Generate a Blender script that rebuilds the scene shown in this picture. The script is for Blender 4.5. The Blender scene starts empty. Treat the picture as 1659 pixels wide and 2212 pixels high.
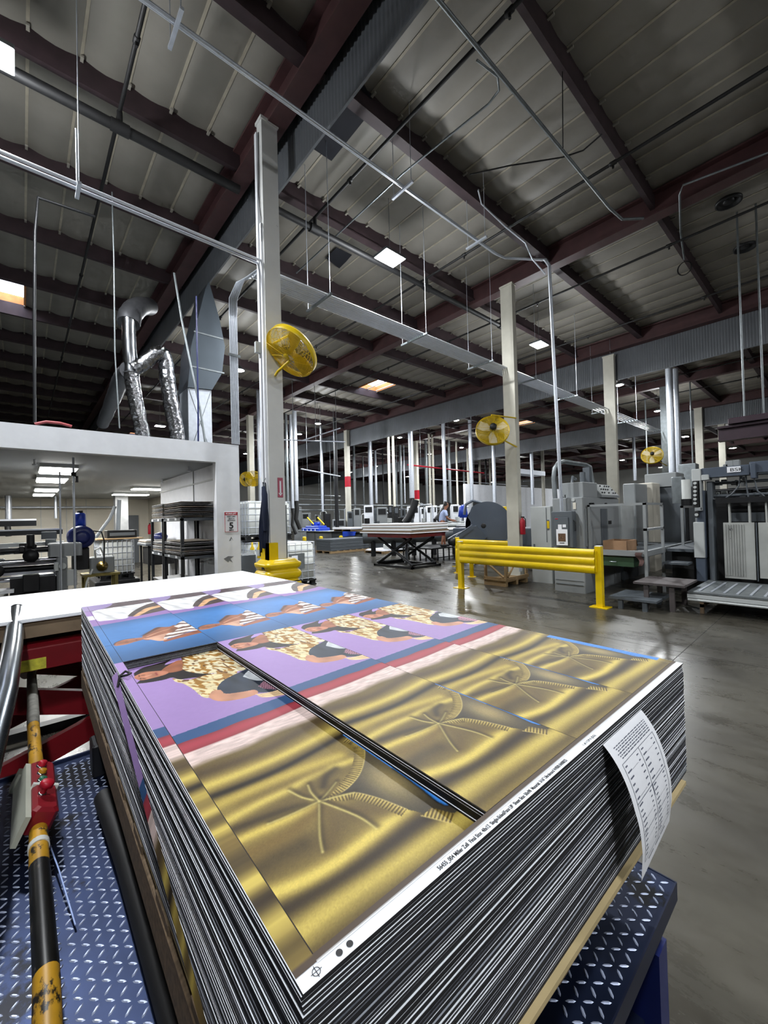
import bpy, math, random
import numpy as np
from mathutils import Vector, Matrix
SC = bpy.context.scene
COL = SC.collection
random.seed(7)
RS = np.random.RandomState(5)
PI = math.pi


def lin(h):
    h = h.lstrip('#')
    o = []
    for i in (0, 2, 4):
        c = int(h[i:i + 2], 16) / 255
        o.append(c / 12.92 if c <= .04045 else ((c + .055) / 1.055) ** 2.4)
    return tuple(o)


MATS = {}


def mat(key, h, rough=.5, metal=0., var=.12, scale=6., bump=0., bscale=40., wear=None, wamt=.5, wscale=9., emit=0., spec=None, stretch=None, coat=0.):
    """node material: base colour broken up by noise, optional worn patches, optional bump"""
    if key in MATS:
        return MATS[key]
    m = bpy.data.materials.new(key)
    m.use_nodes = True
    nt = m.node_tree
    N, L = nt.nodes, nt.links
    b = N['Principled BSDF']
    c = lin(h)
    tc = N.new('ShaderNodeTexCoord')
    src = tc.outputs['Object']
    if stretch:
        mp = N.new('ShaderNodeMapping')
        mp.inputs['Scale'].default_value = stretch
        L.new(src, mp.inputs[0])
        src = mp.outputs[0]
    nz = N.new('ShaderNodeTexNoise')
    nz.inputs['Scale'].default_value = scale
    nz.inputs['Detail'].default_value = 5
    L.new(src, nz.inputs['Vector'])
    cr = N.new('ShaderNodeValToRGB')
    cr.color_ramp.elements[0].position = .3
    cr.color_ramp.elements[1].position = .7
    cr.color_ramp.elements[0].color = tuple(x * (1 - var) for x in c) + (1,)
    cr.color_ramp.elements[1].color = tuple(min(1, x * (1 + var)) for x in c) + (1,)
    L.new(nz.outputs['Fac'], cr.inputs[0])
    out = cr.outputs[0]
    if wear:
        wn = N.new('ShaderNodeTexNoise')
        wn.inputs['Scale'].default_value = wscale
        wn.inputs['Detail'].default_value = 8
        wn.inputs['Roughness'].default_value = .7
        L.new(src, wn.inputs['Vector'])
        wr = N.new('ShaderNodeValToRGB')
        wr.color_ramp.elements[0].position = wamt
        wr.color_ramp.elements[1].position = min(1, wamt + .05)
        L.new(wn.outputs['Fac'], wr.inputs[0])
        mx = N.new('ShaderNodeMix')
        mx.data_type = 'RGBA'
        L.new(wr.outputs[0], mx.inputs['Factor'])
        L.new(out, mx.inputs['A'])
        mx.inputs['B'].default_value = lin(wear) + (1,)
        out = mx.outputs['Result']
    L.new(out, b.inputs['Base Color'])
    b.inputs['Roughness'].default_value = rough
    b.inputs['Metallic'].default_value = metal
    if coat:
        b.inputs['Coat Weight'].default_value = coat
    if spec is not None:
        b.inputs['Specular IOR Level'].default_value = spec
    if bump:
        bn = N.new('ShaderNodeTexNoise')
        bn.inputs['Scale'].default_value = bscale
        bn.inputs['Detail'].default_value = 4
        L.new(src, bn.inputs['Vector'])
        bp = N.new('ShaderNodeBump')
        bp.inputs['Strength'].default_value = bump
        bp.inputs['Distance'].default_value = .02
        L.new(bn.outputs['Fac'], bp.inputs['Height'])
        L.new(bp.outputs[0], b.inputs['Normal'])
    if emit:
        b.inputs['Emission Color'].default_value = c + (1,)
        b.inputs['Emission Strength'].default_value = emit
    MATS[key] = m
    return m


class MB:
    def __init__(s):
        s.v, s.f, s.mi, s.sm = [], [], [], []

    def add(s, vs, fs, m=0, smooth=False, M=None):
        o = len(s.v)
        if M is not None:
            vs = [tuple(M @ Vector(p)) for p in vs]
        s.v += [tuple(p) for p in vs]
        s.f += [tuple(i + o for i in f) for f in fs]
        s.mi += [m] * len(fs)
        s.sm += [smooth] * len(fs)
        return s

    def box(s, x0, y0, z0, x1, y1, z1, m=0, M=None):
        x0, x1 = sorted((x0, x1)); y0, y1 = sorted((y0, y1)); z0, z1 = sorted((z0, z1))
        v = [(x0, y0, z0), (x1, y0, z0), (x1, y1, z0), (x0, y1, z0), (x0, y0, z1), (x1, y0, z1), (x1, y1, z1), (x0, y1, z1)]
        return s.add(v, [(0, 3, 2, 1), (4, 5, 6, 7), (0, 1, 5, 4), (1, 2, 6, 5), (2, 3, 7, 6), (3, 0, 4, 7)], m, False, M)

    def cbox(s, x0, y0, z0, x1, y1, z1, c=.01, m=0, M=None):
        """box with chamfered upright edges and top rim"""
        P = lambda a, z: [(x0 + a + c, y0 + a, z), (x1 - a - c, y0 + a, z), (x1 - a, y0 + a + c, z), (x1 - a, y1 - a - c, z), (x1 - a - c, y1 - a, z), (x0 + a + c, y1 - a, z), (x0 + a, y1 - a - c, z), (x0 + a, y0 + a + c, z)]
        v = P(0, z0) + P(0, z1 - c) + P(c, z1)
        f = [tuple(range(7, -1, -1)), tuple(range(16, 24))]
        for r in (0, 8):
            for i in range(8):
                j = (i + 1) % 8
                f.append((r + i, r + j, r + 8 + j, r + 8 + i))
        return s.add(v, f, m, False, M)

    def tube(s, pts, r, n=10, m=0, caps=True, M=None):
        pts = [Vector(p) for p in pts]
        k = len(pts)
        rr = r if isinstance(r, (list, tuple)) else [r] * k
        vs, fs = [], []
        up = None
        for i in range(k):
            a, b = pts[max(0, i - 1)], pts[min(k - 1, i + 1)]
            t = (b - a).normalized()
            if up is None:
                up = Vector((0, 0, 1)) if abs(t.z) < .9 else Vector((1, 0, 0))
            x = up.cross(t)
            if x.length < 1e-5:
                x = Vector((1, 0, 0)).cross(t)
            x.normalize()
            y = t.cross(x)
            up = y
            for j in range(n):
                g = 2 * PI * j / n
                vs.append(pts[i] + (x * math.cos(g) + y * math.sin(g)) * rr[i])
        for i in range(k - 1):
            for j in range(n):
                q = (j + 1) % n
                fs.append((i * n + j, i * n + q, (i + 1) * n + q, (i + 1) * n + j))
        s.add(vs, fs, m, True, M)
        if caps:
            s.add([vs[j] for j in range(n)][::-1], [tuple(range(n))], m, False, M)
            s.add([vs[(k - 1) * n + j] for j in range(n)], [tuple(range(n))], m, False, M)
        return s

    def cyl(s, a, b, r, n=16, m=0, r2=None, M=None):
        return s.tube([a, b], [r, r if r2 is None else r2], n, m, True, M)

    def lathe(s, prof, n=24, m=0, M=None, smooth=True):
        vs, fs = [], []
        for r, z in prof:
            for j in range(n):
                g = 2 * PI * j / n
                vs.append((r * math.cos(g), r * math.sin(g), z))
        for i in range(len(prof) - 1):
            for j in range(n):
                q = (j + 1) % n
                fs.append((i * n + j, i * n + q, (i + 1) * n + q, (i + 1) * n + j))
        return s.add(vs, fs, m, smooth, M)

    def prism(s, poly, z0, z1, m=0, M=None, smooth=False):
        n = len(poly)
        vs = [(x, y, z0) for x, y in poly] + [(x, y, z1) for x, y in poly]
        s.add(vs, [tuple(range(n - 1, -1, -1)), tuple(range(n, 2 * n))], m, False, M)
        s.add(vs, [(i, (i + 1) % n, n + (i + 1) % n, n + i) for i in range(n)], m, smooth, M)
        return s

    def grid(s, fn, nu, nv, m=0, smooth=True, M=None):
        vs = [fn(i / nu, j / nv) for j in range(nv + 1) for i in range(nu + 1)]
        fs = [(j * (nu + 1) + i, j * (nu + 1) + i + 1, (j + 1) * (nu + 1) + i + 1, (j + 1) * (nu + 1) + i) for j in range(nv) for i in range(nu)]
        return s.add(vs, fs, m, smooth, M)

    def build(s, name, mats, parent=None, loc=None):
        if not isinstance(mats, (list, tuple)):
            mats = [mats]
        V = np.array(s.v, dtype=float)
        if parent is not None:
            off = np.array(world_loc(parent))
            if loc is not None:
                off = off + 0
        elif loc is not None:
            off = np.array(loc, float)
        else:
            off = np.array([(V[:, 0].min() + V[:, 0].max()) / 2, (V[:, 1].min() + V[:, 1].max()) / 2, V[:, 2].min()])
        me = bpy.data.meshes.new(name)
        me.from_pydata((V - off).tolist(), [], s.f)
        for m in mats:
            me.materials.append(m)
        me.polygons.foreach_set('material_index', s.mi)
        me.polygons.foreach_set('use_smooth', s.sm)
        me.update()
        o = bpy.data.objects.new(name, me)
        COL.objects.link(o)
        if parent is not None:
            o.parent = parent
        else:
            o.location = off
        return o


def world_loc(o):
    p = Vector((0, 0, 0))
    while o is not None:
        p += o.location
        o = o.parent
    return p


def tag(o, label=None, cat=None, group=None, kind=None):
    if label: o['label'] = label
    if cat: o['category'] = cat
    if group: o['group'] = group
    if kind: o['kind'] = kind
    return o


def thing(name, loc, label, cat, group=None):
    o = bpy.data.objects.new(name, None)
    o.empty_display_size = .1
    COL.objects.link(o)
    o.location = loc
    return tag(o, label, cat, group)


def struct(name, mb, mats):
    return tag(mb.build(name, mats), kind='structure')


def copy_tree(o, loc=None, rotz=None, label=None, group=None, parent=None):
    c = o.copy()
    COL.objects.link(c)
    if parent is not None:
        c.parent = parent
    if loc is not None: c.location = loc
    if rotz is not None: c.rotation_euler = (0, 0, rotz)
    if label: c['label'] = label
    if group: c['group'] = group
    for ch in list(o.children):
        copy_tree(ch, parent=c)
    return c


def text(s, size, M, m, parent, name='lettering', ext=.0004, stretch=1., align='LEFT', weight=0.):
    cu = bpy.data.curves.new(name, 'FONT')
    cu.body = s
    cu.size = size
    cu.extrude = ext
    cu.offset = weight
    cu.align_x = align
    tmp = bpy.data.objects.new('tmp', cu)
    COL.objects.link(tmp)
    bpy.context.view_layer.update()
    me = bpy.data.meshes.new_from_object(tmp.evaluated_get(bpy.context.evaluated_depsgraph_get()))
    bpy.data.objects.remove(tmp)
    T = Matrix.Translation(-world_loc(parent)) @ M @ Matrix.Diagonal((stretch, 1, 1, 1))
    me.transform(T)
    me.name = name
    me.materials.clear()
    me.materials.append(m)
    o = bpy.data.objects.new(name, me)
    COL.objects.link(o)
    o.parent = parent
    return o


def frame(o, x, y):
    """matrix with origin o, local x and y axes given"""
    x = Vector(x).normalized()
    z = x.cross(Vector(y)).normalized()
    y = z.cross(x)
    M = Matrix((x, y, z)).transposed().to_4x4()
    M.translation = Vector(o)
    return M


# ---------------------------------------------------------------- camera
HC = 1.70
FP = 884.
_p, _r, _b = math.radians(.82), math.radians(-1.487), math.radians(41.516)
FWD = Vector((math.cos(_p) * math.sin(_b), math.cos(_p) * math.cos(_b), math.sin(_p)))
_rt = Vector((math.cos(_b), -math.sin(_b), 0))
_up = _rt.cross(FWD)
RIGHT = _rt * math.cos(_r) + _up * math.sin(_r)
UP = _up * math.cos(_r) - _rt * math.sin(_r)
cam_d = bpy.data.cameras.new('camera')
cam = bpy.data.objects.new('camera', cam_d)
COL.objects.link(cam)
cam_d.sensor_fit = 'HORIZONTAL'
cam_d.sensor_width = 36
cam_d.lens = FP / 1659 * 36
cam_d.clip_start = .02
cam_d.clip_end = 300
Mc = Matrix((RIGHT, UP, -FWD)).transposed().to_4x4()
Mc.translation = (0, 0, HC)
cam.matrix_world = Mc
SC.camera = cam


# surveying helpers: where a sight line meets a plane of the building
def ray(x, y):
    return RIGHT * ((x - 829.5) / FP) - UP * ((y - 1106) / FP) + FWD


def atz(x, y, z):
    d = ray(x, y)
    return Vector((0, 0, HC)) + d * ((z - HC) / d.z)


def atx(x, y, X):
    d = ray(x, y)
    return Vector((0, 0, HC)) + d * (X / d.x)


def aty(x, y, Y):
    d = ray(x, y)
    return Vector((0, 0, HC)) + d * (Y / d.y)


# ---------------------------------------------------------------- render look
SC.view_settings.view_transform = 'Standard'
SC.view_settings.look = 'None'
SC.view_settings.gamma = 1
SC.view_settings.use_curve_mapping = False
SC.view_settings.exposure = 0.0
cy = SC.cycles
cy.max_bounces = 5
cy.diffuse_bounces = 2
cy.use_adaptive_sampling = True
cy.adaptive_threshold = .07
cy.adaptive_min_samples = 12
cy.glossy_bounces = 2
cy.transmission_bounces = 4
cy.transparent_max_bounces = 6
cy.sample_clamp_indirect = 4
cy.caustics_reflective = False
cy.caustics_refractive = False
cy.use_denoising = True
cy.use_light_tree = True
W = bpy.data.worlds.new('world')
SC.world = W
W.use_nodes = True
W.node_tree.nodes['Background'].inputs[0].default_value = (.55, .6, .7, 1)
W.node_tree.nodes['Background'].inputs[1].default_value = .05

# ---------------------------------------------------------------- shared materials
M_white = mat('white_wall_paint', 'e6e9ef', .55, var=.04, wear='b3b5b8', wamt=.72, wscale=2.5)
M_cream = mat('cream_wall_paint', 'cfcabd', .7, var=.06, scale=1.5)
M_red_steel = mat('oxide_red_steel', '472c2d', .6, var=.2, scale=3)
M_red_dark = mat('dark_red_purlin', '34262a', .7, var=.25, scale=4)
M_col = mat('grey_column_paint', 'd9dad8', .5, var=.06, scale=3, wear='5b564f', wamt=.69, wscale=7)
M_colw = mat('cream_column_paint', 'cfccbf', .5, var=.08, scale=3, wear='8a857a', wamt=.72, wscale=6)
M_galv = mat('galvanised_steel', 'c6ccd6', .34, .55, var=.08, scale=14)
M_galvd = mat('dull_galvanised_steel', '7f8588', .45, .7, var=.15, scale=8)
M_cond = mat('lit_conduit_steel', 'e2e7f0', .3, .35, var=.05)  # lamp sheen on the galvanised conduit put into a paler base colour
M_black = mat('black_rubber', '0d0d0f', .6, var=.3)
M_blksteel = mat('black_steel', '17181b', .45, .3, var=.3, scale=5)
M_yel = mat('safety_yellow', 'e8c500', .32, var=.05, wear='b59600', wamt=.73, coat=.3)
M_yelf = mat('fan_yellow', 'd9b90c', .4, var=.08)
M_grey = mat('machine_grey', '8a8e90', .45, var=.06, scale=2, wear='6b6e70', wamt=.68, wscale=4)
M_greyd = mat('machine_dark_grey', '565c62', .42, var=.06, scale=2)
M_slate = mat('slate_blue_grey', '4a525e', .35, var=.05, scale=2)
M_ltgrey = mat('pale_cabinet_grey', 'b4b8b8', .5, var=.04, scale=2)
M_wood = mat('pallet_wood', 'a08560', .75, var=.25, scale=12, stretch=(1, 6, 6))
M_woodd = mat('weathered_pallet_wood', '6d5b47', .8, var=.35, scale=14, stretch=(1, 6, 6))
M_card = mat('brown_cardboard', '9c7a5c', .8, var=.1)
M_paper = mat('white_paper', 'e6e8ee', .6, var=.02)
M_ink = mat('black_ink', '15151a', .6, var=.1)
M_red = mat('signal_red', 'b3122a', .45, var=.08)
M_dkred = mat('lift_red', '73101a', .4, var=.15, wear='4b0a0c', wamt=.66)
M_bluep = mat('machine_blue', '1c3fb0', .4, var=.1)
M_navy = mat('navy_blue_paint', '14205a', .35, var=.15)
M_hdpe = mat('milky_plastic', 'd6d9d6', .35, var=.05, scale=3)
M_lens = mat('lit_lamp_lens', 'fffdf6', .5, emit=30)
M_chrome = mat('polished_pipe', 'c9ccd2', .18, 1., var=.05)
M_foil = mat('crinkled_duct_foil', '9c9da1', .16, 1., var=.25, scale=20, bump=1., bscale=15)

# ---------------------------------------------------------------- room shell
X0, X1, Y0, Y1, ZC = -13.6, 72., -22., 57., 8.62


def floor_material():
    m = bpy.data.materials.new('polished_concrete')
    m.use_nodes = True
    nt = m.node_tree
    N, L = nt.nodes, nt.links
    b = N['Principled BSDF']
    tc = N.new('ShaderNodeTexCoord')

    def noise(sc, det, rough=.6, st=None):
        n = N.new('ShaderNodeTexNoise')
        n.inputs['Scale'].default_value = sc
        n.inputs['Detail'].default_value = det
        n.inputs['Roughness'].default_value = rough
        if st:
            mp = N.new('ShaderNodeMapping')
            mp.inputs['Scale'].default_value = st
            L.new(tc.outputs['Object'], mp.inputs[0])
            L.new(mp.outputs[0], n.inputs[0])
        else:
            L.new(tc.outputs['Object'], n.inputs[0])
        return n
    a = noise(.55, 7)
    r = N.new('ShaderNodeValToRGB')
    r.color_ramp.elements[0].position = .32
    r.color_ramp.elements[0].color = lin('302d28') + (1,)
    r.color_ramp.elements[1].position = .7
    r.color_ramp.elements[1].color = lin('5a574e') + (1,)
    L.new(a.outputs['Fac'], r.inputs[0])
    s = noise(2.2, 9, .72, (1.6, .55, 1))
    sr = N.new('ShaderNodeValToRGB')
    sr.color_ramp.elements[0].position = .30
    sr.color_ramp.elements[0].color = (.35, .34, .32, 1)
    sr.color_ramp.elements[1].position = .5
    sr.color_ramp.elements[1].color = (1, 1, 1, 1)
    L.new(s.outputs['Fac'], sr.inputs[0])
    mx = N.new('ShaderNodeMix')
    mx.data_type = 'RGBA'
    mx.blend_type = 'MULTIPLY'
    mx.inputs['Factor'].default_value = .38
    L.new(r.outputs[0], mx.inputs['A'])
    L.new(sr.outputs[0], mx.inputs['B'])
    L.new(mx.outputs['Result'], b.inputs['Base Color'])
    rr = N.new('ShaderNodeMapRange')
    rr.inputs['From Min'].default_value = .3
    rr.inputs['From Max'].default_value = .7
    rr.inputs['To Min'].default_value = .2
    rr.inputs['To Max'].default_value = .42
    L.new(s.outputs['Fac'], rr.inputs['Value'])
    L.new(rr.outputs[0], b.inputs['Roughness'])
    return m


M_floor = floor_material()
struct('floor', MB().box(X0, Y0, -.2, X1, Y1, 0), M_floor)
j = MB()
for y in (1.35, 9.0, 16.6):
    j.box(2.2, y - .004, 0, 40, y + .004, .0008)
for x in (5.9, 13.2, 20.4):
    j.box(x - .004, -3, 0, x + .004, 30, .0008)
tag(j.build('floor_joint', mat('dark_joint_filler', '1d1b18', .8)), kind='structure')  # dark filler colour for the joints and the crack
# a crack wandering over the slab beyond the stack
ck = MB()
P0 = [atz(x, y, 0) for x, y in ((1310, 1345), (1303, 1362), (1307, 1378), (1298, 1392), (1296, 1402))]
for a, b in zip(P0[:-1], P0[1:]):
    ck.add([(a.x, a.y, .0008), (a.x + .012, a.y + .004, .0008), (b.x + .012, b.y + .004, .0008), (b.x, b.y, .0008)], [(0, 1, 2, 3)])
tag(ck.build('floor_crack', MATS['dark_joint_filler']), kind='structure')

# ceiling: sagging white-faced insulation between the sub-purlins, with skylight openings
MOD = 7.25 / 12
PY = 2.386
YP = [2.62 + PY * k for k in range(-10, 24)]
GX = [3.15 + 7.25 * k for k in range(-2, 10)]
SKY = [(13.42, 14.0, 2), (13.42 - 14.5, 14.0, 2), (13.42 + 14.5, 14.0, 2), (6.17, 33.6, 2), (34.9, 30, 2)]
M_ceil = mat('faced_roof_insulation', '86827a', .55, var=.12, scale=1.3, bump=.35, bscale=3.)
cm = MB()
nx = int((X1 - X0) / MOD) + 1
xs0 = 3.15 - math.ceil((3.15 - X0) / MOD) * MOD
ycuts = [Y0] + YP + [Y1]


def is_sky(xm, ym):
    for sx, sy, n in SKY:
        if sx - .01 < xm < sx + n * MOD + .01:
            for a, b in zip(YP[:-1], YP[1:]):
                if a < ym < b and a < sy + .8 < b:
                    return True
    return False


prof = [0, .12, .3, .5, .7, .88, 1]
for i in range(nx + 2):
    xa = xs0 + i * MOD
    sag = .055 * (.75 + .5 * random.random())
    for k in range(len(ycuts) - 1):
        ya, yb = ycuts[k], ycuts[k + 1]
        if is_sky(xa + MOD / 2, (ya + yb) / 2):
            continue
        jit = (random.random() - .5) * .02
        nyy = 3
        vs = []
        for q in range(nyy + 1):
            for t in prof:
                e = math.sin(PI * t)
                vs.append((xa + t * MOD, ya + (yb - ya) * q / nyy, ZC + .045 - (sag + jit * math.sin(PI * q / nyy)) * e + (.0 if 0 < t < 1 else .0)))
        n1 = len(prof)
        fs = [(q * n1 + a, (q + 1) * n1 + a, (q + 1) * n1 + a + 1, q * n1 + a + 1) for q in range(nyy) for a in range(n1 - 1)]
        cm.add(vs, fs, 0, True)
tag(cm.build('ceiling', M_ceil), kind='structure')
struct('ceiling', MB().box(X0, Y0, ZC + .7, X1, Y1, ZC + .8), M_black)
# skylight shafts
M_sky = mat('skylight_dome', 'dfe9ff', .5, emit=9)
M_ply = mat('orange_curb_wood', 'b5763c', .7, var=.2, scale=6)
nwin = 0
for sx, sy, n in SKY:
    for a, b in zip(YP[:-1], YP[1:]):
        if a < sy + .8 < b:
            nwin += 1
            xa, xb = sx, sx + n * MOD
            for i in range(nx):
                pass
            k0 = round((sx - xs0) / MOD)
            xa = xs0 + k0 * MOD
            xb = xa + n * MOD
            s = MB()
            for q in ((xa - .03, a, xa, b), (xb, a, xb + .03, b), (xa, a - .03, xb, a), (xa, b, xb, b + .03)):
                s.box(q[0], q[1], ZC - .02, q[2], q[3], ZC + .34)
            w = tag(s.build('window_%d' % nwin, M_ply), kind='structure')
            MB().box(xa, a, ZC + .30, xb, b, ZC + .32).build('skylight_pane', M_sky, w)

# girders, purlins, sub-purlins, draft curtains
for x in GX:
    g = MB()
    g.box(x - .02, Y0, 8.1, x + .02, Y1, ZC + .02)
    g.box(x - .15, Y0, 8.08, x + .15, Y1, 8.11)
    g.box(x - .15, Y0, ZC - .06, x + .15, Y1, ZC - .02)
    tag(g.build('roof_girder', M_red_steel), kind='structure')
for y in YP:
    for a, b in zip(GX[:-1], GX[1:]):
        p = MB()
        p.box(a + .02, y - .045, 8.27, b - .02, y + .045, ZC + .03)
        if random.random() < .5:
            p.box(a + .02, y - .09, 8.26, b - .02, y + .09, 8.285)
        tag(p.build('roof_purlin', M_red_dark), kind='structure')
sp = MB()
for i in range(nx + 1):
    x = xs0 + i * MOD
    sp.box(x - .02, Y0, ZC + .03, x + .02, Y1, ZC + .09)
tag(sp.build('roof_joist', mat('pale_joist_wood', 'a39c8c', .7)), kind='structure')
tabs = MB()
for y in YP[7:19]:
    for i in range(18, nx):
        x = xs0 + i * MOD
        if x < 26:
            tabs.box(x - .02, y - .14, ZC - .035, x + .02, y + .14, ZC - .005)
tag(tabs.build('roof_joist_hanger', mat('pale_hanger_steel', '9a968c', .6)), kind='structure')

M_curt = mat('draft_curtain_sheet', '6b6f74', .42, .25, var=.12, scale=1.2)
for xc, zb in ((3.43, 7.46), (17.83, 6.95), (32.3, 6.95)):
    ph = MB()
    n = int((Y1 - Y0) / .02)
    vs, fs = [], []
    for i in range(n + 1):
        y = Y0 + i * .02
        d = .012 * math.sin(y * 2 * PI / .08)
        vs += [(xc + d, y, zb), (xc + d, y, ZC)]
    for i in range(n):
        fs.append((2 * i, 2 * i + 1, 2 * i + 3, 2 * i + 2))
    ph.add(vs, fs, 0, True)
    ph.box(xc - .018, Y0, zb - .02, xc + .018, Y1, zb + .01)
    tag(ph.build('draft_curtain', M_curt), kind='structure')

# outer walls
def wall(name, a, m=M_white):
    return struct(name, MB().box(*a), m)


M_farwall = mat('far_wall_paint', 'a8a8a4', .7, var=.12, scale=.4)
wall('wall_back', (X0, Y1, 0, X1, Y1 + .2, ZC + .6), M_farwall)
wall('wall_right', (X1, Y0, 0, X1 + .2, Y1, ZC + .6), M_farwall)
wall('wall_left', (X0 - .2, Y0, 0, X0, Y1, ZC + .6), M_farwall)
wall('wall_front', (X0, Y0 - .2, 0, X1, Y0, ZC + .6), M_farwall)

# dark patches put the shade of torn insulation openings into colour
M_hole = mat('hole_shade', '10131c', .9)
for k, (pts, zz) in enumerate(((((782, 175), (812, 232), (785, 262), (716, 348), (668, 316), (742, 205)), 8.55),
                               (((727, 535), (760, 551), (748, 565), (733, 580), (704, 558)), 8.55))):
    vs = [atz(x, y, zz) for x, y in pts]
    n = len(vs)
    m_ = MB().add([(v.x, v.y, zz) for v in vs] + [(v.x, v.y, zz + .01) for v in vs], [tuple(range(n)), tuple(range(2 * n - 1, n - 1, -1))] + [(i, n + i, n + (i + 1) % n, (i + 1) % n) for i in range(n)])
    tag(m_.build('trim_%d' % (k + 1), M_hole), kind='structure')

# ---------------------------------------------------------------- lamps
def high_bay(x, y, z, label, rot=0., s=1., power=900., round_=False, rod=True):
    t = thing('high_bay_lamp', (x, y, z), label, 'ceiling light', 'high bay lamps of the hall')
    R = Matrix.Translation((x, y, z)) @ Matrix.Rotation(rot, 4, 'Z')
    h = MB()
    if round_:
        h.lathe([(.02, .14), (.09, .14), (.1, .06), (.2 * s, .03), (.21 * s, 0), (.2 * s, -.005), (0, -.005)], 20, 0, R)
    else:
        h.cbox(-.3 * s, -.22 * s, 0, .3 * s, .22 * s, .06, .01, 0, R)
        h.box(-.08, -.05, .05, .08, .05, .12, 0, R)
    h.build('housing', M_galvd, t)
    l = MB()
    if round_:
        l.lathe([(0, -.03), (.12 * s, -.028), (.18 * s, -.006)], 20, 0, R)
    else:
        l.box(-.28 * s, -.2 * s, -.012, -.015, .2 * s, 0, 0, R)
        l.box(.015, -.2 * s, -.012, .28 * s, .2 * s, 0, 0, R)
    l.build('lens', M_lens, t)
    if rod:
        MB().cyl((x, y, z + .1), (x, y, ZC), .006, 6).build('hanging_wire', M_galvd, t)
    ld = bpy.data.lights.new('lamp_light', 'POINT')
    ld.energy = power * .27
    ld.shadow_soft_size = .16
    ld.color = (.95, .98, 1.)
    lo = bpy.data.objects.new('lamp_light', ld)
    COL.objects.link(lo)
    lo.parent = t
    lo.location = (0, 0, -.32)
    ad = bpy.data.lights.new('lamp_downlight', 'AREA')
    ad.shape = 'DISK'
    ad.size = .4
    ad.energy = power * .5
    ad.color = (.95, .98, 1.)
    ao = bpy.data.objects.new('lamp_downlight', ad)
    COL.objects.link(ao)
    ao.parent = t
    ao.location = (0, 0, -.04)
    return t


LP = 760.
lamps = [(6.01, 6.38, 'bright twin-panel LED high bay lamp, largest and nearest in view', 0, .95),
         (12.9, 6.6, 'bright LED high bay lamp just above and right of the second fan column', 0, .95),
         (19.84, 6.5, 'bright LED high bay lamp beside the top of the third column', 0, .9),
         (26.8, 6.87, 'LED high bay lamp left of the paired silver ducts', 0, .9),
         (-.28, 6.5, 'LED high bay lamp glaring at the upper left edge of view', 0, .9),
         (6.09, 14.75, 'LED high bay lamp behind the vertical conduit bundle left of the near column', 0, .9),
         (13.0, 20.3, 'LED high bay lamp, upper of the pair right of the near column', 0, .9),
         (13.6, 23.5, 'LED high bay lamp, lower of the pair right of the near column', 0, .9),
         (19.1, 15.0, 'LED high bay lamp left of the second fan', 0, .9),
         (19.9, 20.6, 'LED high bay lamp above the red fire pipe, middle of view', 0, .9),
         (27.1, 20.8, 'small LED high bay lamp below and right of the second fan lamp', 0, .9),
         (27.4, 24.6, 'small LED high bay lamp near the dark pipe end, middle of view', 0, .9),
         (28.7, 33.5, 'distant LED high bay lamp left of the second red-banded column', 0, .9),
         (29.7, 39.4, 'distant LED high bay lamp beside the red-banded white column', 0, .9),
         (13.9, 32.8, 'distant LED high bay lamp just right of the white room wall', 0, .9),
         (48.9, 16.0, 'distant LED high bay lamp right of the third column', 0, 1.3),
         (62., 15.8, 'most distant LED high bay lamp below the small far fan', 0, 1.3),
         (49.2, 6.8, 'LED high bay lamp above the right-hand press', 0, 1.4),
         (47., 27.5, 'distant LED high bay lamp under the second fan', 0, 1.3)]
for x, y, lab, r, s in lamps:
    high_bay(x, y, 7.3, lab, r, s, LP * (1 if x < 40 else 1.5), round_=(x > 16 or y > 14))
for k, (x, y, e) in enumerate(((-.8, -9.5, 1.3), (6., -9.5, 1.), (-.8, -1.5, .55), (6., -1.8, .32), (13., -1.8, .25), (20, -2, .3), (36, -2, .3), (38, 8, .6), (40, 40, 1), (60, 40, 1), (6, 26, .5))):  # first pair, farthest back, is added to brighten upright faces
    high_bay(x, y, 7.3, 'LED high bay lamp out of the photograph, %s' % ('added far behind the camera on the left to light upright faces', 'far behind the camera', 'behind the camera on the left', 'behind the camera', 'over the right aisle', 'over the right aisle further on', 'over the far right aisle', 'over the far machines', 'over the far corner', 'over the farthest corner', 'over the back of the white room')[k], 0, .9, LP * e)

# ================================================================ the printed stack in front
AX0, AY0 = .198, .359
SA = math.radians(-1.05)
SU, SW = Vector((math.cos(SA), math.sin(SA), 0)), Vector((-math.sin(SA), math.cos(SA), 0))
ZT, SWD, SLN, TH = 1.2445, 1.2717, 2.489, .0046


def sp_(s, t, z):
    p = Vector((AX0, AY0, 0)) + SU * s + SW * t
    return (p.x, p.y, z)


Mstack = Matrix.Translation((AX0, AY0, 0)) @ Matrix.Rotation(SA, 4, 'Z')


# ---- the printed picture, as colour over panel coordinates in centimetres
def cl(h):
    return np.array(lin(h))


def vnoise(x, y, seed=0):
    r = np.random.RandomState(seed).rand(64, 64)
    xi, yi = np.floor(x).astype(int), np.floor(y).astype(int)
    fx, fy = x - xi, y - yi
    fx, fy = fx * fx * (3 - 2 * fx), fy * fy * (3 - 2 * fy)
    g = lambda a, b: r[a % 64, b % 64]
    return (g(xi, yi) * (1 - fx) + g(xi + 1, yi) * fx) * (1 - fy) + (g(xi, yi + 1) * (1 - fx) + g(xi + 1, yi + 1) * fx) * fy


def smooth(x, a, b):
    t = np.clip((x - a) / (b - a), 0, 1)
    return t * t * (3 - 2 * t)


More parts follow.
